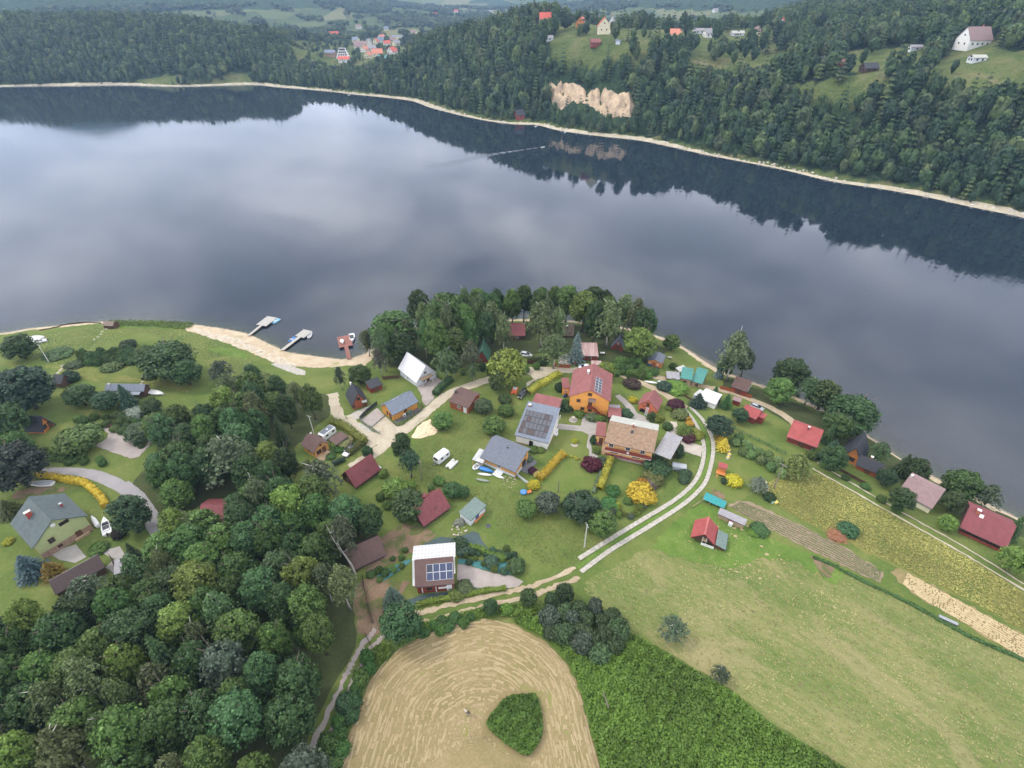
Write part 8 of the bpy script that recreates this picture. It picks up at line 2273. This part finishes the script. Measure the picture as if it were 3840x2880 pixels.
for a in [('C6', (700,640),19,14,13,13,8, 'white', 'pale', 'white stepped hotel with balconies, largest building of the far village', 'hotel', 4, False, 4, True),
          ('C6', (400,600),15,11,6,9,0, 'stone', 'fblue', 'house with a dark blue roof beside the white stepped hotel', 'house', 3),('C6', (730,740),16,9,5,8,4, 'white', 'fred', 'red-roofed house just below the white stepped hotel', 'house', 4),
          ('C6', (1310,640),11,9,5,9.5,75, 'cream', 'fsalmon', 'narrow cream house with a salmon roof in the far village', 'house', 2),('C6', (1540,610),17,13,6,12,12, 'cream', 'fsalmon', 'large cream house with a broad salmon roof in the far village', 'house', 3),
          ('C6', (1900,540),14,12,5,11,62, 'white', 'fred', 'white gabled house with a coral roof at the village edge', 'house', 3),('C6', (1700,770),17,12,5,11,4, 'white', 'fteal', 'white house with a teal green roof above the lakeside trees', 'house', 3),
          ('C6', (1130,345),24,12,4,8,6, 'cream', 'lilac', 'long house with a mauve roof in the far village', 'house', 4),('C6', (1500,300),10,9,5,10,80, 'cream', 'fred', 'small house with a red roof behind the broad salmon roof', 'house', 2),('C6', (1770,325),12,10,4,8,20, 'white', 'fred', 'low house with a pale red roof in the far village', 'house', 2),
          ('C6', (2080,190),30,12,6,8,0, 'cream', 'fblue', 'long pale hall with a slate roof beyond the village', 'hall', 5),('C6', (1380,460),16,11,5,9,30, 'greyw', 'sheet', 'grey-roofed house behind the salmon roofs', 'house', 3),('C6', (480,130),20,14,5,11,25, 'cream', 'fred', 'red-roofed house alone among trees beyond the village', 'house', 3),('C6', (1325,310),8,8,6,10,70, 'white', 'sheet', 'white narrow house beside the long mauve roof', 'house', 2),('C6', (1225,910),4,4,6,7,0, 'salmon', 'fsalmon', 'little salmon tower in the lakeside trees', 'tower', 1, False),
          ('C7', (220,170),13,11,4,11,8, 'white', 'fred', 'white house with a bright red roof beside the wooded summit', 'house', 2),('C7', (690,205),13,10,4,9,72, 'shedor', 'orangered', 'orange timber chalet with a red roof on the plateau', 'house', 2),('C7', (980,295),12,13,7,14,84, 'cream', 'fred', 'cream gabled house with a steep red roof on the plateau', 'house', 3),('C7', (1085,215),12,9,2,11,75, 'white', 'sheet', 'white steep-roofed house behind the cream gabled one', 'house', 2),
          ('C7', (1465,180),16,10,5,10,4, 'white', 'fblue', 'white house with a slate blue roof on the plateau meadow', 'house', 3),('C7', (275,388),7,5,3,5,15, 'greyw', 'sheet', 'little pale shed at the wooded edge of the plateau', 'shed', 1, False),('C7', (868,450),9,7,3,5.5,5, 'redw', 'brick', 'dark red pergola hut with a white rim on the plateau', 'hut', 2, False),('C7', (1160,432),4,4,3,3.6,0, 'greyw', 'fblue', 'small blue tarpaulin shelter on the plateau road', 'shelter', 0, False),
          ('T3', (165,240),10,8,4,8,10, 'white', 'sheet', 'small white house beside the plateau road', 'house', 2),('T3', (350,232),14,6,3,5,5, 'greyw', 'pale', 'long pale shed on the plateau', 'shed', 2, False),('T3', (105,215),13,6,3,5,5, 'greyw', 'sheet', 'long grey shed at the road bend', 'shed', 2, False),('T3', (628,222),8,8,6,15,60, 'white', 'fred', 'white turreted house with a pointed red roof at the forest edge', 'house', 2),('T3', (855,225),9,7,3,6,10, 'cream', 'fred', 'low red-roofed hut at the forest edge', 'hut', 2), 
          ('T3', (1865,310),19,14,6,14,8, 'white', 'lilac', 'big white house with a brown roof and arched dormer on the right hill', 'house', 4),('T3', (1900,400),10,6,3,4.4,3, 'greyw', 'pale', 'white-roofed shelter below the big white house', 'shelter', 2, False),('T3', (1500,325),11,6,2.5,4,5, 'greyw', 'sheet', 'grey shed at the meadow edge on the right hill', 'shed', 1, False),('T3', (905,415),8,6,3,6,15, 'brownw', 'dark', 'dark hut among the hillside trees, leftmost of three', 'hut', 2, False),('T3', (1040,430),9,6,3,5,10, 'redw', 'brick', 'red-brown hut among the hillside trees, middle of three', 'hut', 2, False),('T3', (1200,462),11,7,3,6,8, 'brownw', 'dark', 'dark hut with a pale car port on the hillside, rightmost of three', 'hut', 2, False),
          ('T3', (560,108),12,9,5,10,10, 'white', 'dark', 'black-roofed house on the skyline above the plateau', 'house', 3),('T3', (210,80),14,9,5,9,20, 'white', 'sheet', 'pale house on the far hill beyond the plateau', 'house', 3),('T2', (1155,765),8,7,4,8,20, 'redw', 'dark', 'dark boathouse with a red door on the far wooded shore', 'boathouse', 1, False)]:
    far_house(*a)
VR = random.Random(17)
VH = [('C6', (1620,250)),('C6', (1010,250)),('C6', (1900,250)),('C6', (1640,180)),('C6', (1250,480)),('C6', (2000,330)),('C6', (1060,420)),('D', (895,75)),('D', (835,66)),('D', (905,92)),('D', (1010,30)),('D', (1035,34)),('D', (1060,28)),('D', (985,27)),('D', (940,34)),('D', (775,62)),('T3', (470,235)),('T3', (25,165)),('T2', (2160,250))]
VO = []
for i, p in enumerate(VH):
    c = VR.choice(['fred', 'fsalmon', 'sheet', 'lilac', 'fblue'])
    VO.append(far_house(*p, VR.uniform(10,15), VR.uniform(8,11),4.5,9, VR.uniform(-30,80), VR.choice(['white', 'cream']), c, 'distant %s house with a %s roof beyond the lake' % (('pale', dict(fred='red', fsalmon='salmon', sheet='grey', lilac='mauve', fblue='slate')[c])), wins=2))
    VO[-1]['group'] = 'distant houses beyond the lake'
# sheer quarry face
def quarry():
    P = [tuple(p) for p in CLIFF]
    poly = densify(P, 3.0,1.2)
    me = sheet_mesh('rock_face', poly, 0, ROCK, H_far, 3.0)
    rs = np.random.RandomState(5)
    n = len(me.vertices); co_ = np.empty(n * 3, np.float32); me.vertices.foreach_get('co', co_); co_ = co_.reshape(-1,3)
    dd = d_line(co_[:, 0], co_[:, 1], np.array(poly + poly[:1]))
    f = np.minimum(1, dd / 5)
    co_[:, 2] += f * (3.5 + 2.8 * np.sin(co_[:, 0] * .42 + 2 * np.sin(co_[:, 1] * .2)) + 1.6 * np.sin(co_[:, 0] * .95) + rs.uniform(-1.2,1.2, n)) - (1 - f) * 1.5
    co_[:, :2] += rs.uniform(-1.0,1.0,(n, 2)) * f[:, None]
    me.vertices.foreach_set('co', co_.ravel())
    me.polygons.foreach_set('use_smooth', [False] * len(me.polygons)); me.update()
    mobj('rock_face', me, kind='structure')
quarry()
# pale bank and boulders along the far waterline
BANK = ground_mat('pale_bank', [(.3,(.20,.20,.11)),(.45,(.36,.31,.22)),(.6,(.48,.43,.33)),(.75,(.56,.51,.42))], .12,.9,.5,.5,2)
def far_bank():
    P = np.array([p for p in far_line if -1200 < p[0] < 440 and p[1] > 180])
    P = np.array(densify([tuple(p) for p in P], 4,0, False))
    Tg = np.gradient(P, axis=0); Tg /= np.linalg.norm(Tg, axis=1)[:, None]
    Nn = np.stack([-Tg[:, 1], Tg[:, 0]], 1)
    rs = np.random.RandomState(2)
    n = len(P)
    wid = 4.0 + 2.0 * np.sin(np.arange(n) * .11) + rs.uniform(-1.2,1.2, n) + 3.0 * np.exp(-((P[:, 0] + 520) / 140) ** 2)
    rows = [P - Nn * .6, P + Nn * (wid * .5)[:, None], P + Nn * wid[:, None]]
    V = np.stack([np.column_stack([r, np.maximum(.04, H_far(r[:, 0], r[:, 1]) + .14 + .1 * k)]) for k, r in enumerate(rows)], 1).reshape(-1,3)
    I = np.arange(3 * n).reshape(n, 3)
    Q = np.vstack([np.stack([I[:-1, k], I[:-1, k + 1], I[1:, k + 1], I[1:, k]], 1) for k in (0,1)])
    mobj('lake_bank', npmesh('lake_bank', V, Q, BANK), kind='structure')
    m = MB(); R = random.Random(3)
    for i in range(900):
        k = R.randrange(n); q = P[k] + Nn[k] * R.uniform(-.3,5) + Tg[k] * R.uniform(-2,2)
        s = R.uniform(.35,1.2)
        m.ball((q[0], q[1], float(H_far(q[0], q[1])) + s * .3),(s, s * R.uniform(.6,1), s * .7),6,4,0,.25, R)
    m.obj('bank_boulders', pmat('bank_boulder', (.50,.46,.39),.9,.25,.5), kind='stuff', label='pale boulders strewn along the far waterline')
far_bank()
# forests on the far side: many small crowns
def far_crown(seed, kind):
    rs = np.random.RandomState(seed)
    parts = []
    if kind == 'b':
        v, q = core_ball((0,0,1.3),(.7,.7,.95), rs, 8,6,.16); parts.append((v, q, .38))
        for k in range(13):
            u = rs.uniform(-.5,1); th = k * 2.4 + rs.uniform(-.4,.4); rr = math.sqrt(1 - u * u)
            c = np.array((rr * math.cos(th) * .62, rr * math.sin(th) * .62,1.35 + u * .85))
            nrm = rs.normal(0,1,(16,3)); nrm[:, 2] += .5; nrm /= np.linalg.norm(nrm, axis=1)[:, None]
            v, q = leaves(c + nrm * .34, nrm, rs.uniform(.22,.36,16), rs, 1,.35)
            parts.append((v, q, np.repeat(np.clip(rs.normal(.5,.2) + rs.normal(0,.1,16),0,1),4)))
    else:
        for w in range(7):
            f = w / 6; R_ = .75 * (1 - f) + .06
            for k in range(7):
                th = 6.283 * k / 7 + w
                s = np.array((.4,.9)); C = np.stack([math.cos(th) * R_ * s, math.sin(th) * R_ * s, .5 + 2.6 * f - .2 * R_ * s], 1)
                v, q = leaves(C, np.tile((math.cos(th) * .6, math.sin(th) * .6,1.),(2,1)), np.array((.5,.4)) * (R_ + .3), rs, .8,.3)
                parts.append((v, q, np.repeat(np.clip(rs.normal(.4,.12,2),0,1),4)))
    V, Q, T_ = join(parts)
    return npmesh('far_crown', V, Q, FARLEAF, T_)
PROTO = [bpy.data.objects.new('far_crown', far_crown(200 + i, 'b' if i < 5 else 'c')) for i in range(7)]
def far_forest_nodes():
    g = bpy.data.node_groups.new('scattered_crowns', 'GeometryNodeTree')
    g.interface.new_socket('Geometry', in_out='INPUT', socket_type='NodeSocketGeometry')
    g.interface.new_socket('Geometry', in_out='OUTPUT', socket_type='NodeSocketGeometry')
    gi, go = N(g, 'NodeGroupInput'), N(g, 'NodeGroupOutput')
    iop = N(g, 'GeometryNodeInstanceOnPoints')
    jn = N(g, 'GeometryNodeJoinGeometry')
    for p in PROTO:
        oi = N(g, 'GeometryNodeObjectInfo'); oi.inputs['Object'].default_value = p; oi.inputs['As Instance'].default_value = True
        g.links.new(oi.outputs['Geometry'], jn.inputs[0])
    def attr(nm, ty):
        a = N(g, 'GeometryNodeInputNamedAttribute', data_type=ty); a.inputs['Name'].default_value = nm
        return a.outputs['Attribute']
    iop.inputs['Pick Instance'].default_value = True
    g.links.new(gi.outputs[0], iop.inputs['Points']); g.links.new(jn.outputs[0], iop.inputs['Instance'])
    g.links.new(attr('idx', 'INT'), iop.inputs['Instance Index']); g.links.new(attr('size', 'FLOAT_VECTOR'), iop.inputs['Scale'])
    cx = N(g, 'ShaderNodeCombineXYZ'); g.links.new(attr('turn', 'FLOAT'), cx.inputs['Z']); g.links.new(cx.outputs[0], iop.inputs['Rotation'])
    g.links.new(iop.outputs[0], go.inputs[0])
    return g
GN = far_forest_nodes()
def forest(name, label, x, y, z, r, h, con, seed):
    rs = np.random.RandomState(seed)
    n = len(x)
    me = bpy.data.meshes.new(name)
    me.vertices.add(n); me.vertices.foreach_set('co', np.column_stack([x, y, z - .3]).astype(np.float32).ravel())
    sz = np.column_stack([r * rs.uniform(.85,1.15, n), r * rs.uniform(.85,1.15, n), h / 2.35]).astype(np.float32)
    me.attributes.new('size', 'FLOAT_VECTOR', 'POINT').data.foreach_set('vector', sz.ravel())
    me.attributes.new('turn', 'FLOAT', 'POINT').data.foreach_set('value', rs.uniform(0,6.28, n).astype(np.float32))
    idx = np.where(rs.uniform(0,1, n) < con, rs.randint(5,7, n), rs.randint(0,5, n)).astype(np.int32)
    me.attributes.new('idx', 'INT', 'POINT').data.foreach_set('value', idx)
    me.materials.append(FARLEAF)
    o = mobj(name, me, kind='stuff', label=label)
    o.modifiers.new('crowns', 'NODES').node_group = GN
    print(name, n)
def scatter(x0, x1, y0, y1, step, seed, jit=.48):
    rs = np.random.RandomState(seed)
    gx, gy = np.meshgrid(np.arange(x0, x1, step), np.arange(y0, y1, step))
    x = gx.ravel() + rs.uniform(-jit, jit, gx.size) * step; y = gy.ravel() + rs.uniform(-jit, jit, gx.size) * step
    return x, y, rs
def in_view(x, y, z, mx=500, up=1000, dn=300):
    zz = z - CAMZ
    d = y * CT - zz * ST
    u = F * x / d; v = -F * (y * ST + zz * CT) / d
    return (d > 10) & (np.abs(u) < 1920 + mx) & (v > -1440 - up) & (v < 1440 + dn)
def house_gap(x, y, front=34, extra=3.):
    ok = np.ones(len(x), bool)
    for a, b, w in FAR_OCC:
        L = math.hypot(a, b); ux, uy = -a / L, -b / L
        t = (x - a) * ux + (y - b) * uy; s = np.abs((x - a) * -uy + (y - b) * ux)
        ok &= ~((t > -w - 2) & (t < (front if L < 850 else 60)) & (s < w + extra))
    return ok
def build_forests():
    # nearer slopes
    x, y, rs = scatter(-1150,620,200,1230,6.2,1)
    k = in_poly(x, y, FAR_POLY)
    x, y = x[k], y[k]
    d = d_line(x, y, far_line)
    z = H_far(x, y)
    bare = np.zeros(len(x), bool)
    for nm, P in CLEAR.items():
        i = in_poly(x, y, P)
        thin = {'plateau': .10, 'village': .13, 'mid': .12, 'terrace': .06, 'right': .02, 'leftbeach': .05}[nm]
        bare |= i & (rs.uniform(0,1, len(x)) > thin)
    L = np.hypot(x, y)
    bare |= in_poly(x, y, CLIFF) & (rs.uniform(0,1, len(x)) > .04)
    for t in (6,12): bare |= in_poly(x + x / L * t, y + y / L * t, CLIFF) & (rs.uniform(0,1, len(x)) > .25)
    ok = ~bare & (d > 5.5 + 2.5 * np.sin(x * .06)) & in_view(x, y, z) & house_gap(x, y)
    x, y, z, d = x[ok], y[ok], z[ok], d[ok]
    n = len(x)
    r = rs.uniform(2.6,6.2, n); h = (5.5 + 1.9 * r) * rs.uniform(.85,1.15, n) * np.clip(.55 + d / 40,.55,1)
    r *= np.clip(.6 + d / 60,.6,1)
    vil = in_poly(x, y, CLEAR['village']); h[vil] *= .55; r[vil] *= .75
    for nm, lab, m in (('wooded_hill', 'dense wood on the far left hill', x < -330),('wooded_ridge', 'dense wood on the ridge above the rock face', (x >= -330) & (x < 90)),('wooded_slope', 'dense wood on the right-hand slope', x >= 90)):
        forest(nm, lab, x[m], y[m], z[m], r[m], h[m], .05,5)
    # high forest above the frame and beyond, and groves of the valley
    x, y, rs = scatter(300,1150,250,1230,8.5,2)
    k = in_poly(x, y, FAR_POLY) & (x > 620)
    x, y = x[k], y[k]; z = H_far(x, y)
    ok = in_view(x, y, z, 400,1500)
    x, y, z = x[ok], y[ok], z[ok]
    forest('wooded_summit', 'dense wood on the high right hill', x, y, z, rs.uniform(4.5,7, len(x)), rs.uniform(10,17, len(x)),.15,6)
    x, y, rs = scatter(-1800,1500,1190,2900,11,3)
    z = H_far(x, y)
    w = wob(x * .45 + 40, y * .45); g2 = wob(x * 2.1, y * 2.3 + 9)
    ok = in_view(x, y, z, 100,100) & (z < 60) & ((w < -.25) | (g2 > .85)) & house_gap(x, y, 25,4) & (rs.uniform(0,1, len(x)) < .8)
    x, y, z = x[ok], y[ok], z[ok]
    forest('valley_groves', 'groves and tree lines of the distant valley', x, y, z, rs.uniform(5,9, len(x)), rs.uniform(7,13, len(x)),.1,7)
build_forests()

# ------------------------------------------------------------------ summer haze over the valley
hm = new_mat('haze')
pv = N(hm.node_tree, 'ShaderNodeVolumePrincipled', ins={'Color': (.42,.65,1.0,1), 'Density': HAZE, 'Anisotropy': .1})
ho = N(hm.node_tree, 'ShaderNodeOutputMaterial')
hm.node_tree.links.new(pv.outputs[0], ho.inputs['Volume'])
MB().box((0,2500,550 - 6.5 + .0),(15000,11500,1130)).obj('haze', hm, kind='stuff', label='thin bluish summer haze lying over the valley')
